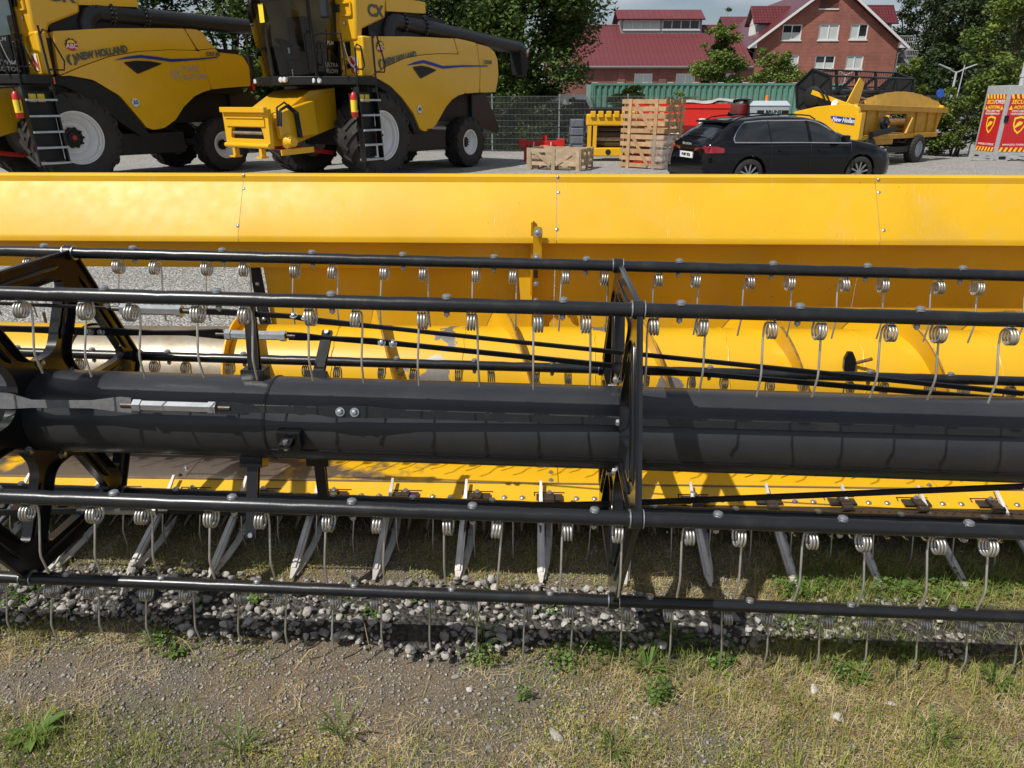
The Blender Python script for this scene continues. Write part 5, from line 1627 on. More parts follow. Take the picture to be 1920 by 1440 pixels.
# ------------------------------------------------------------------ combine harvesters
def tractor_tyre(r, w, rr, lugs, lugw):
    """agricultural tyre around the y axis, centred; rr rim radius"""
    s = MB()
    hw = w / 2
    s.lathe((0, 0, 0), (0, 1, 0), [(-hw * .80, rr), (-hw * .95, rr + (r - rr) * .30), (-hw, rr + (r - rr) * .62), (-hw * .90, r * .955), (-hw * .5, r * .972), (hw * .5, r * .972), (hw * .90, r * .955), (hw, rr + (r - rr) * .62), (hw * .95, rr + (r - rr) * .30), (hw * .80, rr)], 48, cap=False)
    for sg in (-1, 1):
        for i in range(lugs):
            a0 = 2 * math.pi * (i + (0.5 if sg > 0 else 0)) / lugs
            pts = []
            for t in (0, .35, .7, 1.0):
                a = a0 + t * 0.34
                y = sg * (hw * (-0.03 + 1.02 * t))
                q = r * (1.0 if t < .75 else 0.965)
                pts.append(Vector((q * math.cos(a), y, q * math.sin(a))))
            for p, q in zip(pts[:-1], pts[1:]):
                s.bar(p * 0.0 + Vector((p.x * .985, p.y, p.z * .985)), Vector((q.x * .985, q.y, q.z * .985)), lugw, r * .05, up=Vector((p.x, 0, p.z)))
            e = pts[-1]
            a = a0 + 0.37
            s.bar(Vector((e.x * .985, e.y, e.z * .985)), Vector((r * .84 * math.cos(a), sg * hw * 1.0, r * .84 * math.sin(a))), lugw * 1.0, 0.035, up=Vector((0, sg, 0)), w1=lugw * .7, h1=0.012)
    return s
def rim_mb(rr, w, sg):
    s = MB()
    hw = w / 2
    s.lathe((0, 0, 0), (0, sg, 0), [(-hw * .8, rr), (hw * .78, rr + 0.01), (hw * .84, rr + 0.012), (hw * .84, rr - 0.015), (hw * .70, rr - 0.03), (hw * .64, rr * .90), (hw * .45, rr * .87), (hw * .40, rr * .80), (hw * .10, rr * .62), (hw * .06, rr * .40), (hw * .10, 0.02)], 44, cap=False)
    return s
def farm_wheel(parent, loc, r, w, rr, lugs, lugw, sg):
    t = tractor_tyre(r, w, rr, lugs, lugw).build('wheel', M['tyre'], parent, 35, loc=loc)
    rim_mb(rr, w, sg).build('rim', M['rim'], t, 30)
    s = MB(); s.lathe((0, 0, 0), (0, sg, 0), [(w * .04, rr * .38), (w * .10, rr * .37), (w * .12, rr * .25), (w * .16, rr * .22), (w * .17, 0.01)], 24); s.build('hub', M['dark'], t, 35)
    s = MB(); s.lathe((0, 0, 0), (0, sg, 0), [(w * .172, rr * .10), (w * .19, rr * .09), (w * .192, 0.01)], 14); s.build('hub_cap', M['red'] if r > 0.8 else M['dark'], t, 35)
    for i in range(10):
        a = 2 * math.pi * i / 10
        s = MB(); s.lathe((rr * .37 * math.cos(a), 0, rr * .37 * math.sin(a)), (0, sg, 0), [(w * .06, rr * .055), (w * .15, rr * .05)], 6); s.build('wheel_nut', M['dark'], t)
    return t

LSIDE = (R(90), 0, R(180))     # text on the left side (+y)
LFRONT = (R(90), 0, R(90))     # text on a front face (+x)

def rounded(poly, rad=0.06, seg=4):
    out = []
    n_ = len(poly)
    for i in range(n_):
        p, a, b = Vector(poly[i]), Vector(poly[i - 1]), Vector(poly[(i + 1) % n_])
        da, db = a - p, b - p
        cosang = da.normalized().dot(db.normalized())
        rr = min(rad, da.length * .45, db.length * .45)
        if cosang < -0.94: out.append(tuple(p)); continue
        s0, s1 = p + da.normalized() * rr, p + db.normalized() * rr
        for t in np.linspace(0, 1, seg): out.append(tuple((1 - t) ** 2 * s0 + 2 * t * (1 - t) * p + t * t * s1))
    return out

def combine(kind, pos, heading, label):
    rt = thing('combine_harvester', label, 'combine harvester', (pos[0], pos[1], 0), heading, 'combine harvesters parked in the yard')
    Y, D, GR = M['yellow_body'], M['dark'], M['grey']
    cx_ = kind == 'CX'
    lean = lambda z: 1.60 - 0.10 * max(0, (z - 2.75)) ** 1.2 * 2.0 - 0.06 * max(0, 1.9 - z)
    side = lambda o0: (lambda u, v, t: (u, lean(v) + o0 + t, v))
    # wheels
    for sg in (1, -1):
        farm_wheel(rt, (0, sg * 1.24, 0.985), 0.985, 0.74, 0.56, 19, 0.085, sg)
        farm_wheel(rt, (-3.75, sg * 1.22, 0.68), 0.68, 0.52, 0.33, 15, 0.065, sg)
    s = MB(); s.tube([(0, -1.0, .985), (0, 1.0, .985)], 0.22, 10); s.tube([(-3.75, -1.0, .72), (-3.75, 1.0, .72)], 0.12, 8); s.build('axle', D, rt)
    # core
    s = MB(); s.box(-4.5, 0.30, -1.42, 1.42, 1.95, 3.02); s.box(-2.7, 0.3, -0.85, 0.85, 0.75, 1.95); s.box(-4.6, -2.6, -1.1, 1.1, 1.25, 1.96); s.build('chassis', D, rt)
    s = MB(); s.box(-2.6, -0.9, -1.3, 1.45, 0.55, 1.05); s.build('side_box', D, rt, bevel=0.03)
    # left side panels
    if cx_:
        upper = [(0.24, 3.13), (0.30, 2.30), (-0.20, 2.52), (-0.85, 2.72), (-1.51, 2.83), (-2.3, 2.90), (-3.10, 2.93), (-3.02, 3.31), (-2.86, 3.29), (-1.9, 3.26), (-1.08, 3.22)]
        lower = [(0.30, 2.29), (0.14, 2.25), (-0.27, 2.11), (-0.69, 1.85), (-1.14, 1.47), (-1.38, 1.10), (-1.55, 1.03), (-1.85, 1.08), (-2.05, 1.20), (-2.30, 1.46), (-2.48, 1.64), (-2.71, 1.80), (-3.0, 1.91), (-3.30, 1.96), (-3.18, 2.92), (-2.3, 2.89), (-1.51, 2.82), (-0.85, 2.71), (-0.20, 2.51)]
        mid = [(-3.12, 2.93), (-3.32, 1.96), (-4.0, 1.99), (-4.05, 2.6), (-4.02, 3.245), (-3.5, 3.29), (-3.04, 3.31)]
        rear = [(-4.06, 1.99), (-4.84, 2.01), (-5.0, 2.46), (-4.97, 2.9), (-4.86, 3.08), (-4.60, 3.19), (-4.06, 3.24), (-4.09, 2.6)]
    else:
        upper = [(0.05, 3.15), (0.13, 2.27), (-0.35, 2.47), (-1.0, 2.70), (-1.7, 2.84), (-2.5, 2.92), (-3.23, 2.94), (-3.03, 3.42), (-2.47, 3.39), (-1.2, 3.30)]
        lower = [(0.13, 2.26), (-0.07, 2.28), (-0.56, 2.20), (-1.09, 1.87), (-1.49, 1.34), (-1.60, 1.17), (-1.78, 1.11), (-2.05, 1.15), (-2.36, 1.33), (-2.62, 1.63), (-2.95, 1.88), (-3.2, 1.98), (-3.44, 2.04), (-3.25, 2.93), (-2.5, 2.91), (-1.7, 2.83), (-1.0, 2.69), (-0.35, 2.46)]
        mid = [(-3.25, 2.93), (-3.46, 2.04), (-3.81, 2.08), (-4.62, 2.14), (-4.64, 2.62), (-4.50, 2.86), (-4.35, 2.90), (-3.79, 2.92), (-3.75, 3.01)]
        rear = [(-3.05, 3.42), (-3.26, 2.95), (-3.76, 3.02), (-3.66, 3.10), (-3.52, 3.34), (-3.38, 3.42)]
    for nm, poly, o0 in (('upper_panel', upper, -0.02), ('lower_panel', lower, 0.015), ('rear_panel', mid, 0.0), ('tail_panel', rear, -0.01)):
        s = MB(); s.plate(rounded(poly, 0.05, 3), [], -0.16, 0.0, side(o0)); s.build(nm, Y, rt, 40, bevel=0.035)
        s = MB(); s.plate(rounded(poly, 0.05, 3), [], -0.16, 0.0, lambda u, v, t: (u, -lean(v) - o0 - t, v)); s.build(nm, Y, rt, 40, fix=True)
    # hood top
    xb = -4.8 if cx_ else -3.45
    s = MB(); s.plate([(0.2, 3.0), (xb, 3.0), (xb - 0.1, 3.10), (xb + 0.5, 3.24), (-2.9, 3.30 if cx_ else 3.40), (-1.2, 3.21 if cx_ else 3.28), (0.2, 3.11)], [], -1.38, 1.38, lambda u, v, t: (u, t, v)); s.build('hood_top', Y, rt, 30)
    if not cx_:
        s = MB(); s.plate([(-3.3, 2.1), (-4.55, 2.2), (-4.5, 2.8), (-3.6, 2.9)], [], -1.40, 1.40, lambda u, v, t: (u, t, v)); s.build('tail_top', Y, rt, 30)
    # wheel-arch fender strip
    arc = [(0.34, 2.30), (0.10, 2.24), (-0.30, 2.08), (-0.72, 1.80), (-1.14, 1.40), (-1.42, 0.98)] if cx_ else [(0.18, 2.28), (-0.10, 2.27), (-0.58, 2.16), (-1.08, 1.82), (-1.46, 1.30), (-1.66, 1.02)]
    inn = [(-1.20 + (arc[-1][0] + 1.42), 0.98), (-0.98, 1.32), (-0.62, 1.66), (-0.24, 1.92), (0.08, 2.06), (0.34, 2.12)]
    s = MB(); s.plate(arc + inn, [], -0.45, 0.005, side(-0.01)); s.build('fender', M['rubber'], rt)
    # blue swoosh, vent, scoop ridge
    sw = [(-0.83, 2.55), (-1.25, 2.665), (-1.57, 2.715), (-1.9, 2.675), (-2.36, 2.61), (-3.2, 2.66), (-4.4, 2.70), (-4.4, 2.67), (-3.2, 2.615), (-2.36, 2.54), (-1.9, 2.60), (-1.57, 2.64), (-1.25, 2.60)] if cx_ else [(-1.02, 2.61), (-1.4, 2.715), (-1.72, 2.765), (-2.1, 2.745), (-2.47, 2.71), (-3.2, 2.76), (-3.75, 2.82), (-3.75, 2.795), (-3.2, 2.72), (-2.47, 2.645), (-2.1, 2.68), (-1.72, 2.70), (-1.4, 2.665)]
    s = MB(); s.plate(rounded(sw[::-1], 0.22, 5), [], 0.0, 0.004, side(0.018)); s.build('blue_stripe', M['blue'], rt)
    vt = [(-1.12, 2.54), (-1.45, 2.585), (-1.75, 2.565), (-2.09, 2.50), (-1.41, 2.28)] if cx_ else [(-1.29, 2.59), (-1.6, 2.64), (-1.95, 2.64), (-2.24, 2.60), (-1.58, 2.35)]
    s = MB(); s.plate(rounded(vt[::-1], .04), [], 0.0, 0.012, side(0.018)); v_ = s.build('air_vent', GR, rt, bevel=0.006)
    c_ = Vector((sum(p[0] for p in vt) / len(vt), sum(p[1] for p in vt) / len(vt)))
    s = MB(); s.plate([tuple(c_ + (Vector(p) - c_) * .82) for p in vt][::-1], [], 0.012, 0.014, side(0.019)); s.build('vent_mesh', D, v_)
    # badge: gear rim, red band, ABC
    bx, bz = (-0.08, 2.93) if cx_ else (-0.26, 2.90)
    yb = lean(bz) - 0.015
    gear = []
    for i in range(40):
        a = 2 * math.pi * i / 40; q = 0.135 if (i // 2) % 2 == 0 and math.sin(a) > -0.1 else 0.115
        gear.append((bx + q * math.cos(a), bz + q * math.sin(a)))
    s = MB(); s.plate(gear, [], 0, 0.004, lambda u, v, t: (u, yb + t, v)); bd = s.build('badge', M['inkblack'], rt)
    s = MB(); s.plate([(bx + 0.085 * math.cos(a), bz + .03 + 0.07 * math.sin(a)) for a in np.linspace(0, 6.28, 20, endpoint=False)], [], 0.004, 0.006, lambda u, v, t: (u, yb + t, v)); s.build('badge_centre', M['yellowsign'], bd)
    s = MB(); s.plate([(bx + 0.128 * math.cos(a), bz - .03 + 0.075 * math.sin(a)) for a in np.linspace(0, 6.28, 20, endpoint=False)], [], 0.006, 0.008, lambda u, v, t: (u, yb + t, v)); s.build('badge_band', M['red'], bd)
    text('ABC', 0.125, M['white'], bd, (bx, yb + 0.011, bz - 0.028), LSIDE, bold=0.003)
    # maker's name and logo, rising to the rear
    nx_, nz_ = (-0.74, 2.715) if cx_ else (-0.88, 2.765)
    tl = R(11)
    text('NEW HOLLAND', 0.20, M['logo'], rt, (nx_, lean(nz_) + 0.004, nz_), (R(90), -tl, R(180)), 0.12, 0.010, sx=0.80)
    lx, lz = (-0.075, 2.565) if cx_ else (-0.20, 2.60)
    s = MB()
    for q0, q1 in ((100, 260), (-80, 80)):
        arcp = [(lx + 0.10 * math.cos(R(a)) + (0.012 if q0 < 0 else -0.012), lz + 0.115 * math.sin(R(a))) for a in np.linspace(q0, q1, 10)]
        ip = [(lx + 0.035 * math.cos(R(a)) + (0.012 if q0 < 0 else -0.012), lz + 0.085 * math.sin(R(a))) for a in np.linspace(q1, q0, 10)]
        s.plate(arcp + ip, [], 0, 0.004, lambda u, v, t: (u, lean(lz) - 0.014 + t, v))
    s.build('leaf_emblem', M['logo'], rt)
    # model name, speed disc, tank letters
    if cx_:
        text('CX8.80', 0.13, M['logo'], rt, (-4.42, lean(2.8) + 0.012, 2.78), LSIDE, 0.2, 0.003)
        text('CX', 0.34, M['logo'], rt, (-0.10, 1.465, 3.67), LSIDE, 0, 0.012, sx=1.05)
        num, sxp, szp = '40', -1.36, 1.57
    else:
        text('CR7.90', 0.13, M['logo'], rt, (-3.62, lean(2.85) + 0.016, 2.87), LSIDE, 0.2, 0.003)
        text('CR', 0.42, M['logo'], rt, (-0.26, 1.465, 3.88), LSIDE, 0, 0.012, sx=1.1)
        text('TWIN', 0.19, M['silver'], rt, (-2.92, lean(2.5) + 0.026, 2.50), (R(90), R(-5), R(180)), .15)
        text('ROTOR', 0.19, M['silver'], rt, (-3.02, lean(2.3) + 0.026, 2.32), (R(90), R(-5), R(180)), .15)
        text('50', 0.28, M['silver'], rt, (-2.50, lean(2.4) + 0.026, 2.36), (R(90), R(-5), R(180)), 0.1)
        num, sxp, szp = '30', -1.42, 1.73
    dsc = MB(); dsc.lathe((sxp, lean(szp) + 0.016, szp), (0, 1, 0), [(0, 0.105), (0.004, 0.105)], 28); dd = dsc.build('speed_disc', M['inkblack'], rt)
    dsc = MB(); dsc.lathe((sxp, lean(szp) + 0.0205, szp), (0, 1, 0), [(0, 0.097), (0.002, 0.097)], 28); dsc.build('disc_face', M['white'], dd)
    text(num, 0.13, M['inkblack'], dd, (sxp, lean(szp) + 0.026, szp), LSIDE, bold=0.002)
    # grain tank with sloped black lower edge
    tx = 0.55 if cx_ else 0.40
    s = MB(); s.plate([(tx, 3.02), (0.38 if cx_ else .15, 3.02), (0.34 if cx_ else 0.05, 3.28), (-0.46 if cx_ else -.64, 3.57), (-0.52 if cx_ else -0.7, 4.05), (tx, 4.05)], [], -1.45, 1.45, lambda u, v, t: (u, t, v)); s.build('grain_tank', Y, rt, 30, bevel=0.06)
    s = MB(); s.box(-2.9, 0.0, -1.38, 1.30, 3.05, 3.75); s.build('tank_underside', D, rt)
    s = MB(); s.plate([(-0.55, 3.72), (-2.0, 3.80), (-2.0, 4.05), (-0.55, 4.05)], [], -1.42, 1.40, lambda u, v, t: (u, t, v)); s.build('tank_extension', Y, rt)
    # front left column panels with hatch openings
    s = MB(); s.plate([(0.80, 2.28), (1.58, 2.28), (1.58, 3.13), (0.80, 3.13)], [rounded([(0.93, 2.72), (1.17, 2.72), (1.17, 3.02), (0.93, 3.02)], .03), rounded([(0.93, 2.46), (1.16, 2.46), (1.16, 2.56), (0.93, 2.56)], .03)], 0.22, 0.52 if cx_ else 0.42, lambda u, v, t: (t, u, v)); s.build('corner_panel', Y, rt, 40, bevel=0.04)
    xf = 0.522 if cx_ else 0.422
    s = MB(); s.box(0.30, xf - .12, 0.86, 1.3, 2.40, 3.06); s.build('hatch_recess', D, rt)
    # warning board red and white
    wb = MB(); wb.plate([(1.19, 2.40), (1.40, 2.36), (1.40, 2.68), (1.19, 2.72)], [], 0, 0.012, lambda u, v, t: (xf + 0.006 + t, u, v)); w_ = wb.build('warning_board', M['white'], rt)
    for a, b_ in (((1.19, 2.72), (1.40, 2.42)), ((1.19, 2.52), (1.27, 2.385))):
        wb = MB(); wb.plate([(a[0], a[1]), (a[0], a[1] - .13), (b_[0], b_[1] - .05), (b_[0], min(b_[1] + .08, 2.68))], [], 0.013, 0.015, lambda u, v, t: (xf + 0.006 + t, u, v)); wb.build('red_stripe', M['red'], w_, fix=True)
    # tank-front relief, number-plate lamp, prohibition sticker
    s = MB()
    for p, q in (((tx + .03, 1.02, 3.80), (tx + .03, 1.34, 3.80)), ((tx + .03, 1.34, 3.80), (tx + .03, 1.34, 3.55)), ((tx + .03, 1.34, 3.55), (tx + .03, 1.02, 3.55))): s.bar(p, q, 0.035, 0.035)
    s.build('relief_rib', Y, rt)
    s = MB(); s.box(tx + .02, tx + .07, 0.80, 1.0, 3.62, 3.78); s.build('marker_lamp', M['glass'], rt, bevel=0.01)
    s = MB(); s.lathe((tx + 0.012, 1.10, 3.40), (1, 0, 0), [(0, 0.05), (0.004, 0.05)], 18); st_ = s.build('sticker', M['red'], rt)
    s = MB(); s.lathe((tx + 0.0165, 1.10, 3.40), (1, 0, 0), [(0, 0.036), (0.002, 0.036)], 18); s.build('sticker_face', M['white'], st_)
    s = MB(); s.plate([(0.84, 3.10), (1.00, 3.10), (0.90, 4.0), (0.80, 4.0)], [], xf - .10, tx + 0.045, lambda u, v, t: (t, u, v)); s.build('cab_flank', M['yellow_old'], rt)
    # platform and cab
    s = MB(); s.plate(rounded([(0.35, -1.0), (1.55, -1.0), (1.80, -0.5), (1.86, 0), (1.80, 0.5), (1.55, 1.0), (0.95, 1.85), (0.35, 1.85)], .12), [], 2.10, 2.27, lambda u, v, t: (u, v, t)); s.build('platform', D, rt, bevel=0.02)
    bot = [(0.50, -0.82), (1.25, -0.82), (1.58, -0.60), (1.72, 0), (1.58, 0.60), (1.25, 0.82), (0.50, 0.82)]
    top = [(0.50, -0.92), (1.45, -0.92), (1.85, -0.66), (2.02, 0), (1.85, 0.66), (1.45, 0.92), (0.50, 0.92)]
    s = MB()
    nb = len(bot)
    lev = [0, .33, .66, 1]
    for t in lev:
        for i in range(nb):
            s.v.append((bot[i][0] + (top[i][0] - bot[i][0]) * t, bot[i][1] + (top[i][1] - bot[i][1]) * t, 2.27 + 1.75 * t))
    for j in range(3):
        for i in range(nb):
            k = (i + 1) % nb
            s.f.append((j * nb + i, j * nb + k, (j + 1) * nb + k, (j + 1) * nb + i)); s.mi.append(0)
    s.f.append(tuple(range(nb))[::-1]); s.f.append(tuple(range(3 * nb, 4 * nb))); s.mi += [0, 0]
    s.build('cab_glass', M['cabglass'], rt, 50)
    s = MB(); s.box(.80, 1.02, -.28, .28, 2.75, 3.55); s.box(.80, 1.25, -.28, .28, 2.62, 2.78); s.box(.9, 1.1, -.15, .15, 2.28, 2.62); s.build('driver_seat', M['grey'], rt, bevel=.04)
    s = MB(); s.tube([(1.5, 0, 2.28), (1.42, 0, 2.95)], .05, 8); s.lathe((1.41, 0, 2.97), (-.4, 0, 1), [(0, .20), (.025, .20)], 20); s.build('steering_wheel', M['dark'], rt, 40)
    s = MB(); s.box(.55, 1.2, .45, .75, 2.28, 2.85); s.build('console', M['grey'], rt, bevel=.05)
    s = MB(); s.box(.505, .53, -.78, .78, 2.30, 3.1); s.build('cab_rear_wall', M['dark'], rt)
    for i in (1, 5, 6):
        s = MB(); s.tube([(bot[i][0], bot[i][1], 2.27), (top[i][0], top[i][1], 4.02)], 0.035, 8); s.build('cab_pillar', D, rt, 40)
    s = MB(); s.plate(rounded([(0.3, -1.05), (1.7, -1.0), (2.15, -0.5), (2.2, 0), (2.15, 0.5), (1.7, 1.0), (0.3, 1.05)], .15), [], 4.02, 4.25, lambda u, v, t: (u, v, t)); s.build('cab_roof', Y, rt, 40, bevel=0.05)
    s = MB(); s.box(1.27, 1.30, 0.845, 0.852, 2.45, 2.9); text('ULTRA\nFLOW' if cx_ else 'TWIN\nROTOR', 0.13, M['silver'], rt, (0.82, 0.862, 2.46), LSIDE)
    text('PLM', 0.11, M['silver'], rt, (0.85, 0.895, 2.98), LSIDE, .2, 0.002)
    # steering column, wiper and interior hints seen as parts outside the glass
    s = MB(); s.tube([(1.76, -0.05, 2.30), (1.88, 0.02, 3.05), (1.93, 0.10, 3.30)], [0.05, 0.035, 0.02], 8); s.build('wiper_arm', GR, rt, 40)
    s = MB(); s.box(1.955, 1.962, -0.05, 0.10, 3.35, 3.72); s.build('window_sheet', M['yellowsign'], rt)
    for yy, zz in ((-0.95, 2.19), (-0.80, 2.19), (0.30, 2.20), (0.42, 2.20), (0.98, 2.18), (1.10, 2.18)):
        xx = 1.86 if abs(yy) < .6 else 1.62 - abs(abs(yy) - .8) * .5
        s = MB(); s.lathe((xx, yy, zz), (1, 0, 0.05), [(-0.05, 0.05), (0.015, 0.058), (0.03, 0.045), (0.033, 0.01)], 14); s.build('work_lamp', M['lamp'], rt, 40)
    # mirror on its arm, looped handrails
    s = MB(); s.box(1.30, 1.42, 1.22, 1.45, 3.42, 4.0); s.build('mirror', GR, rt, bevel=0.04)
    s = MB(); s.tube([(1.3, 0.92, 4.0), (1.36, 1.34, 4.02), (1.36, 1.34, 3.9)], 0.02, 6); s.build('mirror_arm', D, rt)
    def rail(pts, r_=0.018):
        s = MB(); s.tube(pts, r_, 8); return s.build('handrail', M['blackgloss'], rt, 50)
    rail([(1.02, 1.80, 2.0), (0.98, 1.78, 2.45), (0.98, 1.78, 2.85), (0.92, 1.78, 2.92), (0.80, 1.78, 2.88), (0.72, 1.78, 2.5), (0.80, 1.78, 2.42), (0.97, 1.78, 2.42)])
    rail([(0.40, 1.80, 1.95), (0.42, 1.80, 2.6), (0.44, 1.80, 3.22)], 0.024)
    rail([(0.43, 1.80, 3.05), (0.36, 1.80, 3.15), (0.28, 1.80, 3.12), (0.06, 1.80, 2.55), (0.10, 1.80, 2.38), (0.40, 1.80, 2.38)])
    rail([(1.55, 1.10, 2.27), (1.60, 1.12, 3.05), (1.50, 1.30, 3.12), (1.20, 1.60, 3.12), (1.15, 1.62, 2.27)])
    rail([(1.62, -1.0, 2.2), (1.5, -1.15, 3.2), (1.3, -1.3, 3.25)])
    # chain between the rails
    s = MB(); s.tube([Vector((1.16, 1.62, 2.95)).lerp(Vector((0.98, 1.78, 2.55)), t) + Vector((0, 0, -0.25 * math.sin(t * 3.14))) for t in np.linspace(0, 1, 10)], 0.010, 5); s.build('chain', M['zinc'], rt)
    # access ladder
    lxa, lxb, ly = 1.02, 0.42, 1.86
    for x in (lxa, lxb):
        s = MB(); s.bar((x, ly - .10, 2.05), (x + 0.02, ly, 0.45), 0.035, 0.14, up=(0, 1, 0)); s.build('ladder_rail', M['blackgloss'], rt)
    for i in range(5):
        z = 0.50 + 0.32 * i
        s = MB(); s.box(lxb, lxa, ly - 0.13, ly + 0.07, z - 0.02, z + 0.02); s.build('ladder_step', M['galv'], rt)
    s = MB(); s.box(lxb + .03, lxa - .03, ly - 0.16, ly - 0.14, 0.55, 1.95); s.build('ladder_back', D, rt)
    for dx in (0.0, 0.17):
        s = MB(); s.box(lxb + .16 + dx, lxb + .30 + dx, ly - 0.139, ly - 0.135, 1.74, 1.90); s.build('safety_label', M['yellowsign'], rt)
    # feeder house
    fx = 2.62
    prof = [(0.55, 2.06), (1.35, 1.98), (2.02, 1.62), (fx, 1.50), (fx, 0.82), (1.9, 0.85), (0.55, 1.2)]
    s = MB(); s.plate(prof, [], -0.62, 0.62, lambda u, v, t: (u, t, v)); fh = s.build('feeder_house', Y, rt, 25, bevel=0.015)
    # adapter frame at the mouth
    fy, z0, z1 = 0.74, 0.78, 1.60
    s = MB(); s.plate([(-fy - .02, z1), (fy + .02, z1), (fy, z0), (-fy, z0)], [rounded([(-0.56, 0.98), (0.56, 0.98), (0.50, 1.22), (-0.50, 1.22)], .05)], fx, fx + 0.10, lambda u, v, t: (t, u, v)); s.build('adapter_frame', Y, rt, bevel=0.01)
    s = MB(); s.bar((fx + .13, -fy, z1 - 0.02), (fx + .13, fy, z1 - 0.02), 0.10, 0.11); s.build('top_lip', Y, rt, bevel=0.01)
    s = MB(); s.bar((fx + .11, -fy + .1, 1.32), (fx + .11, fy - .1, 1.32), 0.03, 0.16); s.bar((fx + .12, -fy + .1, 1.42), (fx + .12, fy - .1, 1.42), 0.05, 0.03); s.build('cross_bar', Y, rt)
    s = MB(); s.tube([(fx + .12, -fy, z0 + .06), (fx + .12, fy, z0 + .06)], 0.055, 10); s.build('lower_roller', Y, rt, 40)
    s = MB(); s.box(fx - .3, fx + .005, -0.58, 0.58, 0.95, 1.25); s.build('throat', D, rt)
    s = MB(); s.tube([(fx + .06, -0.5, 1.10), (fx + .06, 0.5, 1.10)], 0.035, 8); s.build('feed_slat', M['bare'], rt)
    for yy in (-0.45, 0.45):
        s = MB(); s.box(fx + .04, fx + .16, yy - .04, yy + .04, z0 - .16, z0); s.box(fx + .02, fx + .22, yy - .09, yy + .09, z0 - .20, z0 - .16); s.build('support_hook', Y, rt)
    s = MB(); s.plate([(1.35, 1.05), (2.45, 0.98), (2.50, 1.50), (2.0, 1.64), (1.40, 1.78)], [], 0.66, 0.80, lambda u, v, t: (u, t, v)); s.build('drive_cover', Y, rt, bevel=0.02)
    s = MB(); s.lathe((2.30, 0.80, 0.92), (0, 1, 0), [(0, .16), (.05, .16), (.16, .10), (.22, .10), (.22, .03)], 16); s.build('coupler', Y, rt, 35)
    s = MB(); s.bar((2.55, 0.86, 0.70), (1.75, 1.00, 0.74), 0.05, 0.12); s.build('lift_bar', Y, rt)
    for k, (dy, hh) in enumerate(((0.84, .42), (0.90, .34), (0.95, .38))):
        s = MB(); s.tube([(2.55, dy, 1.25), (2.52, dy, 1.25 + hh * .9), (2.30, dy, 1.25 + hh * 1.15), (2.05, dy, 1.25 + hh * .7), (2.0, dy, 1.0)], 0.022, 8); s.build('hydraulic_hose', M['rubber'], rt, 50)
    # hydraulic ram under the feeder
    s = MB(); s.tube([(0.7, 0.5, 0.6), (2.1, 0.5, 0.8)], 0.05, 8); s.tube([(0.7, -0.5, 0.6), (2.1, -0.5, 0.8)], 0.05, 8); s.build('lift_ram', M['red'], rt)
    # unloading tube
    uy = 1.28
    xe, ze, xs_, zs = (-6.35, 3.28, -0.75, 3.56) if cx_ else (-6.6, 3.60, -0.9, 3.62)
    s = MB(); s.tube([(xs_ + .12, uy, 3.0), (xs_ + .10, uy, zs - .22), (xs_ + .02, uy, zs - .08), (xs_ - .14, uy, zs)], [.20, .20, .205, .20], 16); s.build('tube_elbow', GR, rt, 50)
    dv = Vector((xe - xs_, 0, ze - zs))
    s = MB(); s.tube([(xs_ - .12, uy, zs), (xe, uy, ze)], 0.185, 20); ut = s.build('unloading_tube', M['grey'], rt, 50)
    for t in (0.06, 0.20):
        p = Vector((xs_ - .12, uy, zs)) + dv * t
        s = MB(); s.lathe(p, dv, [(-.03, .225), (.03, .225)], 22); s.build('tube_flange', D, rt)
        for i in range(14):
            a = 2 * math.pi * i / 14
            s = MB(); s.lathe(p + Vector((0, .205 * math.cos(a), .205 * math.sin(a))), dv, [(-.05, .014), (.05, .014)], 6); s.build('flange_bolt', M['zinc'], rt)
    s = MB(); s.tube([(xe + .05, uy, ze), (xe - .18, uy, ze - .02), (xe - .30, uy, ze - .14)], [.19, .21, .20], 16); s.build('spout_elbow', GR, rt, 50)
    s = MB(); s.plate([(xe - .02, ze - .10), (xe - .52, ze + .02), (xe - .42, ze - .80), (xe - .16, ze - .78), (xe - .06, ze - .4)], [], -.19, .19, lambda u, v, t: (u, uy + t, v)); sp_ = s.build('spout', M['rubber'], rt, bevel=0.02)
    s = MB(); s.plate([(xe - .50, ze - .02), (xe - .38, ze - .06), (xe - .38, ze - .26), (xe - .48, ze - .22)], [], .191, .195, lambda u, v, t: (u, uy + t, v)); s.build('reflector', M['white'], sp_, fix=True)
    s = MB(); s.plate([(xe - .50, ze - .10), (xe - .38, ze - .16), (xe - .38, ze - .26), (xe - .48, ze - .22)], [], .196, .198, lambda u, v, t: (u, uy + t, v)); s.build('reflector_band', M['red'], sp_, fix=True)
    # straw chopper hood at the rear
    s = MB(); s.plate([(-4.2, 1.95), (-4.9, 1.98), (-5.6, 1.05), (-5.5, .85), (-4.6, 1.05), (-4.2, 1.3)], [], -1.2, 1.2, lambda u, v, t: (u, t, v)); s.build('straw_chopper', GR, rt, bevel=0.02)
    s = MB(); s.box(-4.92, -4.84, 1.1, 1.35, 2.05, 2.25); s.build('tail_lamp', M['red'], rt)
    s = MB(); s.box(-4.98, -4.93, -1.3, 1.3, 2.3, 2.9); s.build('rear_grille', D, rt)
    s = MB(); s.box(0.30, 0.36, 1.62, 1.72, 2.10, 2.24); s.build('indicator', M['orange'], rt)
    return rt

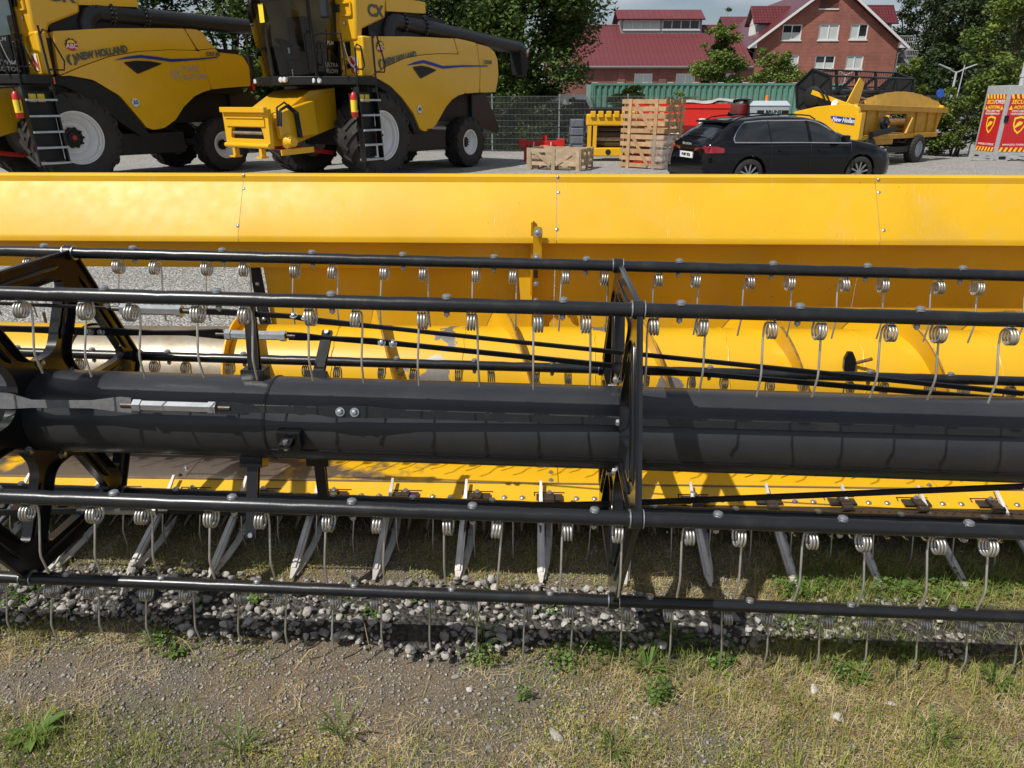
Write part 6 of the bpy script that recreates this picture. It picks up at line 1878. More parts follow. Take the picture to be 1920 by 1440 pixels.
def tinted(name, tint):
    m, n, l, b = newmat(name)
    tr = n.new('ShaderNodeBsdfTransparent'); tr.inputs['Color'].default_value = rgb(tint)
    gl = n.new('ShaderNodeBsdfGlossy'); gl.inputs['Roughness'].default_value = 0.02; gl.inputs['Color'].default_value = (1, 1, 1, 1)
    fr = n.new('ShaderNodeFresnel'); fr.inputs['IOR'].default_value = 1.5
    ms = n.new('ShaderNodeMixShader')
    l.new(fr.outputs['Fac'], ms.inputs['Fac']); l.new(tr.outputs['BSDF'], ms.inputs[1]); l.new(gl.outputs['BSDF'], ms.inputs[2])
    l.new(ms.outputs['Shader'], n['Material Output'].inputs['Surface'])
    return m
M['cabglass'] = tinted('tinted_see_through_glass', (0.42, 0.47, 0.46))
CXP, CXH = (-5.58, 18.66), R(241)
CRP, CRH = (-12.12, 17.15), R(237)
combine('CX', CXP, CXH, 'yellow combine harvester marked CX with number 40 disc and feeder mouth open')
combine('CR', CRP, CRH, 'yellow combine harvester marked TWIN ROTOR with number 30 disc')
def extinguisher(P, Hh, lab):
    f = Frame(P, Hh)
    c, s_ = math.cos(Hh), math.sin(Hh)
    l = (1.16, 1.80, 1.42)
    t = thing('fire_extinguisher', lab, 'fire extinguisher', (P[0] + c * l[0] - s_ * l[1], P[1] + s_ * l[0] + c * l[1], l[2]), Hh, 'fire extinguishers on the harvesters')
    s = MB(); s.lathe((0, 0, 0), (0, 0, 1), [(0, .06), (.02, .075), (.44, .075), (.50, .05), (.53, .02)], 16); b_ = s.build('cylinder', M['red'], t, 40)
    s = MB(); s.lathe((0, 0, .11), (0, 0, 1), [(0, .0765), (.25, .0765)], 16, cap=False); s.build('paper_label', M['yellowsign'], t, 40)
    s = MB(); s.tube([(0, 0, .52), (0, 0, .58), (.05, 0, .60)], 0.014, 6); s.build('valve', M['dark'], t)
    s = MB(); s.tube([(0, .06, .55), (0, .11, .40), (0, .09, .15)], 0.010, 6); s.build('hose', M['rubber'], t)
    s = MB(); s.box(-.02, .02, -.13, -.078, .05, .5); s.build('bracket', M['dark'], t)
extinguisher(CXP, CXH, 'red fire extinguisher with yellow label beside the CX harvester ladder')
extinguisher(CRP, CRH, 'red fire extinguisher beside the ladder of the TWIN ROTOR harvester')
# ------------------------------------------------------------------ things standing in the yard
M['wood'] = mat('pale_pallet_wood', (0.50, 0.325, 0.175), 0.75, vscale=5, col2=(0.36, 0.22, 0.11), bump=0.15, bscale=40, rnd=0.18)
M['woodgrey'] = mat('weathered_wood', (0.46, 0.36, 0.24), 0.8, vscale=5, col2=(0.34, 0.25, 0.16), bump=0.15, bscale=40, rnd=0.15)
def film(name):
    m, n, l, b = newmat(name)
    t = n.new('ShaderNodeTexCoord')
    z = n.new('ShaderNodeTexNoise'); z.inputs['Scale'].default_value = 6; z.inputs['Detail'].default_value = 5; z.inputs['Distortion'].default_value = 1.5
    l.new(t.outputs['Object'], z.inputs['Vector'])
    gl = n.new('ShaderNodeBsdfGlossy'); gl.inputs['Color'].default_value = (0.8, 0.8, 0.8, 1); gl.inputs['Roughness'].default_value = 0.25
    df = n.new('ShaderNodeBsdfDiffuse'); df.inputs['Color'].default_value = (0.45, 0.43, 0.42, 1)
    ad = n.new('ShaderNodeMixShader'); ad.inputs['Fac'].default_value = 0.35
    l.new(df.outputs['BSDF'], ad.inputs[1]); l.new(gl.outputs['BSDF'], ad.inputs[2])
    tr = n.new('ShaderNodeBsdfTransparent')
    ms = n.new('ShaderNodeMixShader')
    mr = n.new('ShaderNodeMapRange'); mr.inputs['From Min'].default_value = 0.35; mr.inputs['From Max'].default_value = 0.65; mr.inputs['To Min'].default_value = 0.12; mr.inputs['To Max'].default_value = 0.6
    l.new(z.outputs['Fac'], mr.inputs['Value']); l.new(mr.outputs['Result'], ms.inputs['Fac'])
    l.new(tr.outputs['BSDF'], ms.inputs[1]); l.new(ad.outputs['Shader'], ms.inputs[2])
    bp = n.new('ShaderNodeBump'); bp.inputs['Strength'].default_value = 0.6; l.new(z.outputs['Fac'], bp.inputs['Height'])
    l.new(bp.outputs['Normal'], gl.inputs['Normal']); l.new(bp.outputs['Normal'], df.inputs['Normal'])
    l.new(ms.outputs['Shader'], n['Material Output'].inputs['Surface'])
    return m
M['film'] = film('clear_stretch_film')

def plank(parent, p0, p1, w, th, up, m, name='plank'):
    s = MB(); s.bar(p0, p1, th, w, up=up); return s.build(name, m, parent)

def crate(label, pos, heading, W, D_, H_, z0, nboards, wood, posts, diag, feet, group='wooden crates on the gravel'):
    """slatted crate; front faces -y of its frame"""
    t = thing('wooden_crate', label, 'crate', (pos[0], pos[1], z0), heading, group)
    th = 0.022
    zb = 0.12 if feet else 0.03
    for side in ('f', 'b', 'l', 'r'):
        Ls = W if side in 'fb' else D_
        def P(u, z, o):
            if side == 'f': return (u, -o, z)
            if side == 'b': return (u, D_ + o, z)
            if side == 'l': return (-o, u, z)
            return (W + o, u, z)
        nrm = {'f': (0, -1, 0), 'b': (0, 1, 0), 'l': (-1, 0, 0), 'r': (1, 0, 0)}[side]
        bw = (H_ - zb) / nboards * 0.66
        for i in range(nboards):
            z = zb + bw / 2 + (H_ - zb - bw) * i / (nboards - 1)
            plank(t, P(0, z, 0), P(Ls, z, 0), bw, th, (0, 0, 1), wood, 'slat')
        for q in posts:
            plank(t, P(Ls * q, 0.0, th), P(Ls * q, H_ + 0.01, th), 0.10, 0.026, Vector((0, 0, 1)).cross(Vector(nrm)), wood, 'post')
        for (u0, za, u1, zc) in diag:
            plank(t, P(Ls * u0, za, th + .001), P(Ls * u1, zc, th + .001), 0.09, 0.020, Vector((0, 0, 1)), wood, 'brace')
    for i in range(4):
        y = D_ * (i + .5) / 4
        plank(t, (0.02, y, zb + .03), (W - .02, y, zb + .03), 0.14, 0.02, (0, 1, 0), wood, 'floor_board')
    if feet:
        for u in (0.12, 0.5, 0.88):
            for v in (0.1, 0.9):
                s = MB(); s.box(W * u - .09, W * u + .09, D_ * v - .06, D_ * v + .06, 0, zb - .002); s.build('foot_block', wood, t)
    return t
def facing(px0, py0, px1, py1):
    a, b_ = on_z(px0, py0), on_z(px1, py1)
    return a, math.atan2(b_.y - a.y, b_.x - a.x), (b_ - a).length
a, hd_, W_ = facing(990, 317.5, 1086, 321)
crate('long low weathered crate with diagonal braces standing on the gravel', a, hd_, W_, 1.15, 0.56, 0, 3, M['woodgrey'], (0.03, 0.5, 0.97), ((0.06, .54, .45, .16), (.94, .54, .55, .16)), True)
a, hd_, W_ = facing(1161, 313.5, 1240, 318.5)
low = crate('lower crate of the stack of two, wrapped in clear film', a, hd_, W_, 1.10, 0.90, 0, 5, M['wood'], (0.20, 0.80), ((.30, .84, .68, .08),), False)
crate('upper crate of the stack of two, without film', a, hd_, W_, 1.10, 0.90, 0.915, 5, M['wood'], (0.20, 0.80), ((.30, .84, .72, .10),), False)
# stretch film draped over the lower crate's right end
fm = thing('stretch_film', 'wrinkled clear stretch film hanging on the right end of the lower crate', 'film', (a.x, a.y, 0), hd_)
nu, nv = 16, 12
vs = []
for j in range(nv + 1):
    for i in range(nu + 1):
        u, v = i / nu, j / nv
        xx = W_ * 0.72 + u * (W_ * 0.28 + 1.2)
        bulge = 0.03 * math.sin(u * 19 + v * 4) + 0.03 * math.sin(v * 11 + u * 7)
        if xx < W_ + 0.06: p = (xx, -0.055 - 0.02 + bulge * .4, 0.03 + 0.86 * v)
        else: p = (W_ + 0.07 + abs(bulge) + 0.10 * math.sin(min(1, (xx - W_) / .6) * 1.5), xx - W_ - 0.06, 0.02 + 0.87 * v)
        vs.append(p)
s = MB(); s.add(vs, [(j * (nu + 1) + i, j * (nu + 1) + i + 1, (j + 1) * (nu + 1) + i + 1, (j + 1) * (nu + 1) + i) for j in range(nv) for i in range(nu)])
s.build('film_sheet', M['film'], fm, 60)
# red cargo inside the crates
cg = thing('red_machine_part', 'red painted machine part packed inside the lower crate', 'machine part', (a.x, a.y, 0), hd_)
s = MB(); s.box(0.15, W_ - .2, 0.15, 0.9, 0.07, 0.30); s.build('base', M['red'], cg, bevel=0.01)
s = MB(); s.tube([(0.2, .5, .38), (W_ - .25, .5, .38)], 0.09, 10); s.build('roller', M['red'], cg, 40)

# red implement behind the low crate
ip = on_z(978, 305)
im = thing('red_implement', 'red three point linkage implement behind the low weathered crate', 'implement', (ip.x, ip.y + .6, 0), YAW)
IF = Frame((ip.x, ip.y + .6, 0), YAW)
def P(px, py): q = IF.pix(px, py, y=0); return Vector((q.x, 0, q.z))
s = MB(); s.bar(P(975, 268), P(1056, 268), 0.14, 0.14); s.build('beam', M['red'], im, bevel=0.01)
for px in (980, 1051):
    s = MB(); q = P(px, 268); s.box(q.x - .12, q.x + .12, -.13, .13, q.z - .12, q.z + .12); s.build('beam_end', M['red'], im, bevel=0.01)
for px in (1019, 1022):
    s = MB(); s.bar(P(px, 268), P(px, 254), 0.03, 0.12); s.build('top_link_plate', M['red'], im)
s = MB(); s.tube([P(992, 282) + Vector((0, -.3, 0)), P(1005, 276) + Vector((0, -.3, 0)), P(1022, 273) + Vector((0, -.3, 0)), P(1045, 278) + Vector((0, -.3, 0))], 0.05, 8); s.build('bow', M['red'], im, 50)
for px in (986, 1048):
    s = MB(); s.bar(P(px, 268), Vector((P(px, 268).x, 0, 0)), 0.10, 0.12); s.build('leg', M['red'], im)
for px in (1001, 1033):
    s = MB(); s.bar(P(px, 266) + Vector((0, -.08, 0)), P(px - 1, 281) + Vector((0, -.08, 0)), 0.02, 0.03); s.build('lashing_strap', M['white'], im)

# yellow feeder table with rollers left of the crates
yp = on_z(1098, 302)
ym = thing('yellow_conveyor', 'yellow crop conveyor unit with dark rollers half hidden by the crate stack', 'machine', (yp.x, yp.y, 0), YAW - R(4))
YF = Frame((yp.x, yp.y, 0), YAW - R(4))
def P(px, py, y=0): q = YF.pix(px, py, y=y); return Vector((q.x, y, q.z))
ztop, zmid, zlow, zbt = P(1100, 214).z, P(1100, 236).z, P(1100, 277).z, P(1100, 293).z
xr_ = P(1185, 250).x
s = MB(); s.box(-.02, xr_, 0, .8, zmid, ztop); s.build('upper_frame', M['yellow_body'], ym, bevel=0.04)
s = MB(); s.box(0.02, xr_, -.02, .8, zbt, zlow); s.build('lower_frame', M['yellow_body'], ym, bevel=0.03)
for x in (0.03, P(1112, 250).x):
    s = MB(); s.box(x, x + .12, 0.01, .2, zlow, zmid); s.build('upright', M['yellow_body'], ym, bevel=0.01)
for k, z in enumerate(np.linspace(zlow + .1, zmid - .1, 4)):
    s = MB(); s.tube([(P(1118, 250).x, .35, z), (xr_, .35, z)], 0.085, 12); s.build('roller', M['darksteel'] if k != 1 else M['bare'], ym, 40)
s = MB(); s.box(0.15, xr_, .5, .78, zlow, zmid); s.build('back_sheet', M['dark'], ym)
s = MB(); s.box(.12, xr_, 0.1, .7, ztop + .002, ztop + .20); s.build('gear_cover', M['dark'], ym, bevel=0.05)
for i in range(6):
    s = MB(); x = .1 + (xr_ - .2) * i / 5; s.box(x, x + .16, -.06, .1, ztop - .10, ztop + .09); s.build('coupling', M['yellow_body'], ym, bevel=0.02)
for x in (.15, xr_ - .2):
    s = MB(); s.box(x, x + .1, .1, .3, 0, zbt); s.build('foot', M['dark'], ym)
s = MB(); s.lathe((P(1140, 286).x, -.025, (zbt + zlow) / 2), (0, -1, 0), [(0, .085), (.004, .085)], 20); s.build('emblem', M['inkblack'], ym)

# grey film-wrapped pallet by the fence
gp = at_dist(1084, 25.5)
gw = thing('wrapped_pallet', 'tall pallet load wrapped in grey blue film beside the yellow conveyor', 'pallet', gp, YAW)
for i in range(4):
    s = MB(); s.box(-.22 + .02 * (i % 2), .22, 0, .8, .15 + i * .27, .40 + i * .27); s.build('carton', mat('wrap_grey_%d' % i, (0.17, 0.19, 0.23), 0.3, var=.3), gw, bevel=0.03)
for i in range(3):
    s = MB(); s.box(-.24, .24, .02 + .33 * i, .12 + .33 * i, 0, .14); s.build('runner', M['woodgrey'], gw)

# white van behind the fence
vp = at_dist(1060, 32)
van = thing('white_van', 'white van parked behind the fence and the dark shrubs', 'van', vp, YAW + R(5))
s = MB(); s.plate(rounded([(-2.2, .35), (1.6, .35), (1.75, .9), (1.2, 1.15), (.75, 1.95), (.55, 2.05), (-2.1, 2.05), (-2.25, 1.9)], .15), [], -0.95, .95, lambda u, v, t: (u, t, v)); s.build('body', M['white'], van, 40, bevel=0.05)
s = MB(); s.plate([(.1, 1.2), (1.05, 1.2), (.68, 1.85), (.1, 1.85)], [], -.962, -.952, lambda u, v, t: (u, t, v)); s.build('side_window', M['glass'], van)
for x in (-1.5, 1.0):
    s = MB(); s.lathe((x, -.97, .33), (0, 1, 0), [(0, .2), (.02, .33), (.22, .33)], 20); s.build('wheel', M['tyre'], van, 40)

# red hopper body with tarpaulin
rp_ = at_dist(1266, 25.2)
rh = thing('red_hopper', 'bright red spreader hopper with grey tarpaulin behind the crates', 'hopper', rp_, YAW + R(-36))
RF = Frame(rp_, YAW - R(36))
xc = RF.pix(1368, 215, y=0).x; zt_, zm_, zb_ = RF.pix(1320, 194, y=0).z, RF.pix(1320, 236, y=0).z, RF.pix(1320, 250, y=0).z
xl_ = RF.pix(1180, 215, y=0).x
s = MB(); s.plate([(xl_, zt_), (xc, zt_), (xc, zm_), (xl_, zm_)], [], 0, 2.0, lambda u, v, t: (u, t, v)); s.build('upper_body', M['red'], rh, bevel=0.015)
s = MB(); s.bar(((xl_ + xc) / 2, 1.0, zm_), ((xl_ + xc) / 2, 1.0, .55), 2.0, (xc - xl_), up=(1, 0, 0), w1=.9, h1=(xc - xl_) * .7); s.build('funnel', M['red'], rh)
s = MB(); s.box(xl_ - .02, xc + .02, -.03, .0, zt_ - .14, zt_ - .02); s.build('rim_band', M['red'], rh)
n_ = 22; vs = []
for i in range(n_ + 1):
    u = i / n_; xx = xl_ - .05 + (xc - xl_ + .12) * u
    for j, yy in enumerate((-0.05, .02, .7, 1.4, 2.03)):
        vs.append((xx, yy, zt_ + (0.015 if j == 0 else .05 + .05 * math.sin(j * .9)) + .025 * math.sin(u * 23 + j) + (.05 if u > .85 else 0)))
s = MB(); s.add(vs, [(i * 5 + j, (i + 1) * 5 + j, (i + 1) * 5 + j + 1, i * 5 + j + 1) for i in range(n_) for j in range(4)])
s.build('tarpaulin', mat('grey_tarpaulin', (0.36, 0.37, 0.37), 0.5, var=.3, vscale=5), rh, 60)
for px in (1247, 1336):
    x = RF.pix(px, 190, y=0).x; s = MB(); s.bar((x, .1, zt_ - .05), (x, .15, zt_ + .17), 0.10, 0.03); s.build('tarp_bracket', mat('brown_bracket', (.12, .07, .05), .6), rh)
s = MB(); x = RF.pix(1317, 222, y=0).x; s.box(x - .10, x + .10, -.012, -.001, zm_ + .05, zm_ + .22); s.build('notice', M['white'], rh)
s = MB(); x = RF.pix(1268, 252, y=0).x; s.box(x - .22, x + .12, -.05, -.03, .62, .98); s.build('notice', M['white'], rh)
for x in (xl_ + .5, xc - .5):
    s = MB(); s.lathe((x, .1, .42), (0, 1, 0), [(0, .2), (.03, .42), (.3, .42)], 20); s.build('wheel', M['tyre'], rh, 40)
s = MB(); s.box(xl_, xc, .3, 1.6, .40, .56); s.build('under_frame', M['red'], rh)

# pale blue-grey box with company lettering
bp_ = at_dist(1408, 25.8)
bx_ = thing('fuel_tank_box', 'pale blue grey steel box marked BRUNS behind the black car', 'tank box', bp_, YAW)
BF = Frame(bp_, YAW)
x1 = BF.pix(1479, 212, y=0).x; zt_, ze_ = BF.pix(1440, 189, y=.35).z, BF.pix(1440, 198, y=0).z
M['boxblue'] = mat('pale_blue_grey_paint', (0.40, 0.46, 0.50), 0.4, var=0.05)
s = MB(); s.box(0, x1, 0, 1.3, 0.12, ze_); s.build('body', M['boxblue'], bx_, bevel=0.01)
s = MB(); s.plate([(-.02, ze_), (.35, zt_), (1.0, zt_), (1.32, ze_)], [], -0.02, x1 + .02, lambda u, v, t: (t, u, v)); s.build('lid', M['boxblue'], bx_)
text('BRUNS', 0.13, M['inkblack'], bx_, (x1 * .60, -.006, ze_ - .19), (R(90), 0, 0), bold=.004, sx=1.25)
for q in (.27, .90):
    s = MB(); s.box(x1 * q - .11, x1 * q + .11, -.008, -.001, ze_ - .24, ze_ - .14); s.build('vent_slot', M['inkblack'], bx_)
s = MB(); s.lathe((x1 * .55, .6, zt_), (0, 0, 1), [(0, .06), (.02, .05), (.14, .05), (.17, .02)], 14); s.build('beacon', M['orange'], bx_, 40)
for x in (.1, x1 - .3):
    s = MB(); s.box(x, x + .2, .1, 1.2, 0, .12); s.build('skid', M['dark'], bx_)

# ------------------------------------------------------------------ black estate car
def car():
    P0 = (3.63, 16.26); hd_ = R(19.0)
    c, s_ = math.cos(hd_), math.sin(hd_)
    t = thing('estate_car', 'black estate car with chrome window trim parked behind the header', 'car', (P0[0], P0[1], 0), hd_)
    M['carpaint'] = mat('black_car_paint', (0.004, 0.004, 0.005), 0.07, coat=0.0, spec=0.45)
    M['carglass'] = mat('dark_car_glass', (0.010, 0.013, 0.015), 0.03, spec=0.8)
    M['chrome'] = mat('chrome_trim', (0.75, 0.76, 0.78), 0.15, 1.0)
    M['taillamp'] = mat('red_tail_lamp', (0.22, 0.008, 0.010), 0.12, coat=1.0)
    M['alloy'] = mat('alloy_wheel', (0.42, 0.43, 0.44), 0.3, 0.85)
    RO = -0.98                     # rear bumper x (rear axle at 0), length 4.69
    LEN = 4.69
    def lerp_tab(tab, x):
        for (a, va), (b_, vb) in zip(tab[:-1], tab[1:]):
            if x <= b_:
                k = max(0, min(1, (x - a) / (b_ - a))); k = k * k * (3 - 2 * k) * .5 + k * .5
                return va + (vb - va) * k
        return tab[-1][1]
    topz = [(0, .78), (.05, .99), (.16, 1.06), (.42, 1.24), (.66, 1.375), (.95, 1.425), (1.4, 1.46), (1.9, 1.472), (2.4, 1.455), (2.75, 1.39), (3.15, 1.16), (3.45, 1.03), (3.9, .96), (4.3, .87), (4.55, .74), (4.69, .58)]
    belt = [(0, .70), (.1, .93), (.5, .97), (2.0, .955), (3.3, .93), (3.5, .945), (4.0, .86), (4.5, .70), (4.69, .50)]
    wid = [(0, .68), (.12, .80), (.4, .885), (1.2, .912), (3.2, .912), (4.0, .885), (4.4, .80), (4.6, .68), (4.69, .55)]
    roofw = [(0, .55), (.3, .60), (.7, .60), (1.6, .615), (2.5, .60), (3.0, .64), (3.45, .72), (4.2, .62), (4.69, .40)]
    def bottom(x):
        z = .20
        for ax in (0.98, 0.98 + 2.69):
            d = abs(x - ax)
            if d < .385: z = max(z, .33 + math.sqrt(.385 ** 2 - d * d) * 1.0)
        return z
    xs_ = sorted(set([round(v, 3) for v in np.concatenate([np.linspace(0, 4.69, 60), np.linspace(.595, 1.365, 22), np.linspace(3.285, 4.055, 22), [.02, .08, 4.62, 4.66]])]))
    rows = []
    for x in xs_:
        w, bz, tz, rw = lerp_tab(wid, x), lerp_tab(belt, x), lerp_tab(topz, x), lerp_tab(roofw, x)
        tz = max(tz, bz + .02)
        b0 = bottom(x)
        mid = min(.62, bz - .08)
        pr = [(w * .80, min(b0, .3) if b0 < .3 else b0), (w * .97, max(b0, .28)), (w, max(b0 + .005, .45)), (w * 1.0, max(b0 + .01, mid)), (w * .985, max(b0 + .015, bz - .10)), (w * .955, max(b0 + .02, bz))]
        gh = tz - bz
        if gh > .12:
            pr += [(w * .955 + (rw - w * .955) * .35, bz + gh * .36), (w * .955 + (rw - w * .955) * .72, bz + gh * .70), (rw, bz + gh * .90), (rw * .80, tz - .012), (rw * .4, tz - .002), (0, tz)]
        else:
            pr += [(w * .93, bz + gh * .3), (w * .85, bz + gh * .55), (w * .72, bz + gh * .75), (w * .5, tz - .01), (w * .25, tz - .002), (0, tz)]
        rows.append(pr)
    npf = len(rows[0])
    for mirror in (1,):
        s = MB()
        for x, pr in zip(xs_, rows):
            for sg in (-1, 1):
                for y, z in (pr if sg < 0 else pr[:-1][::-1]): s.v.append((x + RO, sg * y, z))
        m_ = 2 * npf - 1
        for i in range(len(xs_) - 1):
            for k in range(m_ - 1):
                s.f.append((i * m_ + k, (i + 1) * m_ + k, (i + 1) * m_ + k + 1, i * m_ + k + 1)); s.mi.append(0)
        s.f.append(tuple(range(m_))); s.mi.append(0)
        s.f.append(tuple((len(xs_) - 1) * m_ + k for k in range(m_))[::-1]); s.mi.append(0)
        s.build('body', M['carpaint'], t, 38, fix=True)
    def ygl(x, z, o=0.004):
        """half width of the skin at car-length x and height z"""
        w, bz, tz, rw = lerp_tab(wid, x), lerp_tab(belt, x), lerp_tab(topz, x), lerp_tab(roofw, x)
        gh = tz - bz; k = (z - bz) / max(gh, .01)
        pts = [(-.5, w), (-.15, w * .985), (0, w * .955), (.36, w * .955 + (rw - w * .955) * .35), (.70, w * .955 + (rw - w * .955) * .72), (.90, rw), (1.0, rw * .8)]
        for (a, va), (b_, vb) in zip(pts[:-1], pts[1:]):
            if k <= b_: return va + (vb - va) * (k - a) / (b_ - a) + o
        return pts[-1][1] + o
    def side_patch(name, xa, xb, lo, hi, m, o=0.004, n1=12, n2=4, sides=(-1, 1)):
        for sg in sides:
            s = MB()
            for i in range(n1 + 1):
                x = xa + (xb - xa) * i / n1
                for j in range(n2 + 1):
                    z = lo(x) + (hi(x) - lo(x)) * j / n2
                    s.v.append((x + RO, sg * ygl(x, z, o), z))
            for i in range(n1):
                for j in range(n2):
                    q = (i * (n2 + 1) + j, (i + 1) * (n2 + 1) + j, (i + 1) * (n2 + 1) + j + 1, i * (n2 + 1) + j + 1)
                    s.f.append(q if sg > 0 else q[::-1]); s.mi.append(0)
            s.build(name, m, t, 40)
    zb = lambda x: lerp_tab(belt, x) + .012
    zt_ = lambda x: min(lerp_tab(belt, x) + (lerp_tab(topz, x) - lerp_tab(belt, x)) * .84, 1.375)
    side_patch('rear_quarter_window', .62, 1.42, lambda x: zb(x), lambda x: zb(x) + (zt_(x) - zb(x)) * min(1, ((x - .60) / .30) ** .55), M['carglass'])
    side_patch('rear_door_window', 1.45, 2.32, zb, zt_, M['carglass'])
    side_patch('front_door_window', 2.40, 3.30, zb, lambda x: max(zb(x) + .005, min(zt_(x), 1.375 - (x - 2.55) * .50 if x > 2.55 else 1.4)), M['carglass'])
    # chrome line round the side windows
    for sg in (-1, 1):
        pts = []
        for x in np.linspace(3.36, .60, 30): pts.append((x + RO, sg * ygl(x, zb(x) - .006, .007), zb(x) - .006))
        for x in np.linspace(.60, 2.55, 26):
            z = zb(x) + (zt_(x) - zb(x)) * min(1, (max(.001, x - .585) / .30) ** .55) + .010; pts.append((x + RO, sg * ygl(x, z, .007), z))
        for x in np.linspace(2.6, 3.36, 12):
            z = max(zb(x), min(zt_(x), 1.375 - (x - 2.55) * .50)) + .010; pts.append((x + RO, sg * ygl(x, z, .007), z))
        s = MB(); s.tube(pts, 0.013, 6); s.build('chrome_trim', M['chrome'], t, 50)
        for xx in (1.435, 2.36):
            s = MB(); s.tube([(xx + RO, sg * ygl(xx, z, .006), z) for z in np.linspace(zb(xx), zt_(xx), 6)], .012, 5); s.build('door_pillar', M['carpaint'], t)
        # roof rail, mirror, handles, door seams
        s = MB(); s.tube([(x + RO, sg * (lerp_tab(roofw, x) * .93), lerp_tab(topz, x) + (.03 if .8 < x < 2.5 else -.01)) for x in np.linspace(.68, 2.62, 14)], 0.014, 6); s.build('roof_rail', M['carpaint'], t, 50)
        s = MB(); s.box(3.03 + RO, 3.15 + RO, min(sg * .93, sg * 1.10), max(sg * .93, sg * 1.10), .96, 1.10); s.build('door_mirror', M['carpaint'], t, bevel=0.03)
        for xx in (1.62, 2.56):
            s = MB(); s.bar((xx + RO, sg * .925, .80), (xx + .22 + RO, sg * .925, .80), 0.02, 0.03); s.build('door_handle', M['carpaint'], t, bevel=0.006)
        for xx in (1.44, 2.38, 3.36):
            s = MB(); s.tube([(xx + RO, sg * (ygl(xx, z, .0015)), z) for z in np.linspace(max(.45, zb(xx) - .5), zb(xx) - .02, 6)], .004, 4); s.build('door_seam', M['inkblack'], t)
        # tail lamp
        s = MB()
        tl = [(0.03, .80), (0.06, .90), (0.40, .90), (0.50, .84), (0.30, .76), (0.12, .77)]
        vs = []
        side_patch('tail_lamp', .04, .36, lambda x: .775 + .03 * x, lambda x: .905 - .25 * max(0, x - .22), M['taillamp'], .010, 8, 3, (sg,))
        s = MB(); s.plate([(sg * .30, .80), (sg * .74, .775), (sg * .80, .89), (sg * .34, .865)], [], -.02, .05, lambda u, v, q: (RO - q + .055 - (.0 if abs(u) < .6 else -.05), u, v)); s.build('tail_lamp', M['taillamp'], t, fix=True)
        s = MB(); s.box(RO - .012 + .02, RO + .06, min(sg * .42, sg * .70), max(sg * .42, sg * .70), .335, .365); s.build('reflector', M['taillamp'], t)
    # rear window on the slope
    s = MB(); n1, n2 = 8, 5
    for i in range(n1 + 1):
        for j in range(n2 + 1):
            x = .185 + (.60 - .185) * j / n2
            z = lerp_tab(topz, x)
            hw = (.68 - .14 * j / n2) * .98
            y = hw * (2 * i / n1 - 1)
            s.v.append((x + RO - .012, y, z - .05 * abs(2 * i / n1 - 1) ** 3 + .012))
    for i in range(n1):
        for j in range(n2):
            s.f.append((i * (n2 + 1) + j, i * (n2 + 1) + j + 1, (i + 1) * (n2 + 1) + j + 1, (i + 1) * (n2 + 1) + j)); s.mi.append(0)
    s.build('rear_window', M['carglass'], t, 40, fix=True)
    s = MB(); s.bar((.22 + RO - .03, .22, 1.145), (.26 + RO - .03, -.22, 1.155), 0.02, 0.03, w1=.01, h1=.015); s.build('rear_wiper', M['dark'], t)
    s = MB(); s.plate([(-.56, 1.335), (.56, 1.335), (.54, 1.375), (-.54, 1.375)], [], .46, .70, lambda u, v, q: (q + RO, u, v + (q - .44) * .06)); s.build('roof_spoiler', M['carpaint'], t, bevel=0.01)
    s = MB(); s.plate([(.0, 0), (.16, 0), (.02, .085)], [], -.012, .012, lambda u, v, q: (.98 + u + RO - .1, q, 1.462 + v)); s.build('aerial_fin', M['carpaint'], t)
    # number plate and lettering on the tailgate
    s = MB(); s.box(RO - .020, RO + .05, -.28, .28, .655, .775); np_ = s.build('number_plate', M['white'], t)
    s = MB(); s.box(RO - .0225, RO - .0205, .235, .278, .658, .772); s.build('euro_band', M['blue'], np_)
    text('PI·MR 9026', 0.085, M['inkblack'], np_, (RO - .024, -.02, .715), (R(90), 0, R(-90)), bold=.001, sx=.92)
    text('ŠKODA', 0.060, M['silver'], t, (RO - .004, 0, .93), (R(90), 0, R(-90)), bold=.001, sx=1.9)
    s = MB(); s.plate([(-.78, .30), (.78, .30), (.80, .46), (-.80, .46)], [], -.035, .08, lambda u, v, q: (RO + q + .02 * (u / .8) ** 2, u, v)); s.build('rear_bumper', M['carpaint'], t, bevel=0.02)
    s = MB(); s.box(RO + .0, RO + .3, -.7, .7, .18, .31); s.build('lower_valance', M['dark'], t)
    # wheels
    for ax in (0.0, 2.69):
        for sg in (-1, 1):
            s = MB(); s.lathe((0, 0, 0), (0, sg, 0), [(-.11, .22), (-.11, .30), (-.09, .33), (.09, .33), (.105, .30), (.105, .235), (.09, .23)], 36, cap=False); w = s.build('wheel', M['tyre'], t, 40, loc=(ax, sg * .79, .33))
            s = MB(); s.lathe((0, 0, 0), (0, sg, 0), [(.0, .23), (.100, .232), (.104, .222), (.09, .215), (.02, .21), (.02, .02)], 36, cap=False); s.build('rim', M['dark'], w, 40)
            s = MB()
            for i in range(10):
                a = 2 * math.pi * i / 10 + .1
                s.bar((.05 * math.cos(a), sg * .075, .05 * math.sin(a)), (.222 * math.cos(a + .12), sg * .088, .222 * math.sin(a + .12)), 0.026, 0.02, up=(0, sg, 0), w1=.036)
            s.lathe((0, 0, 0), (0, sg, 0), [(.04, .06), (.085, .06), (.09, .03)], 16)
            s.build('spokes', M['alloy'], w)
    # hi-vis vest hung in the back seat window
    s = MB(); s.box(1.75 + RO, 1.95 + RO, -.60, -.52, 1.0, 1.28); s.build('rear_seat', M['dark'], t)
    return t
car()

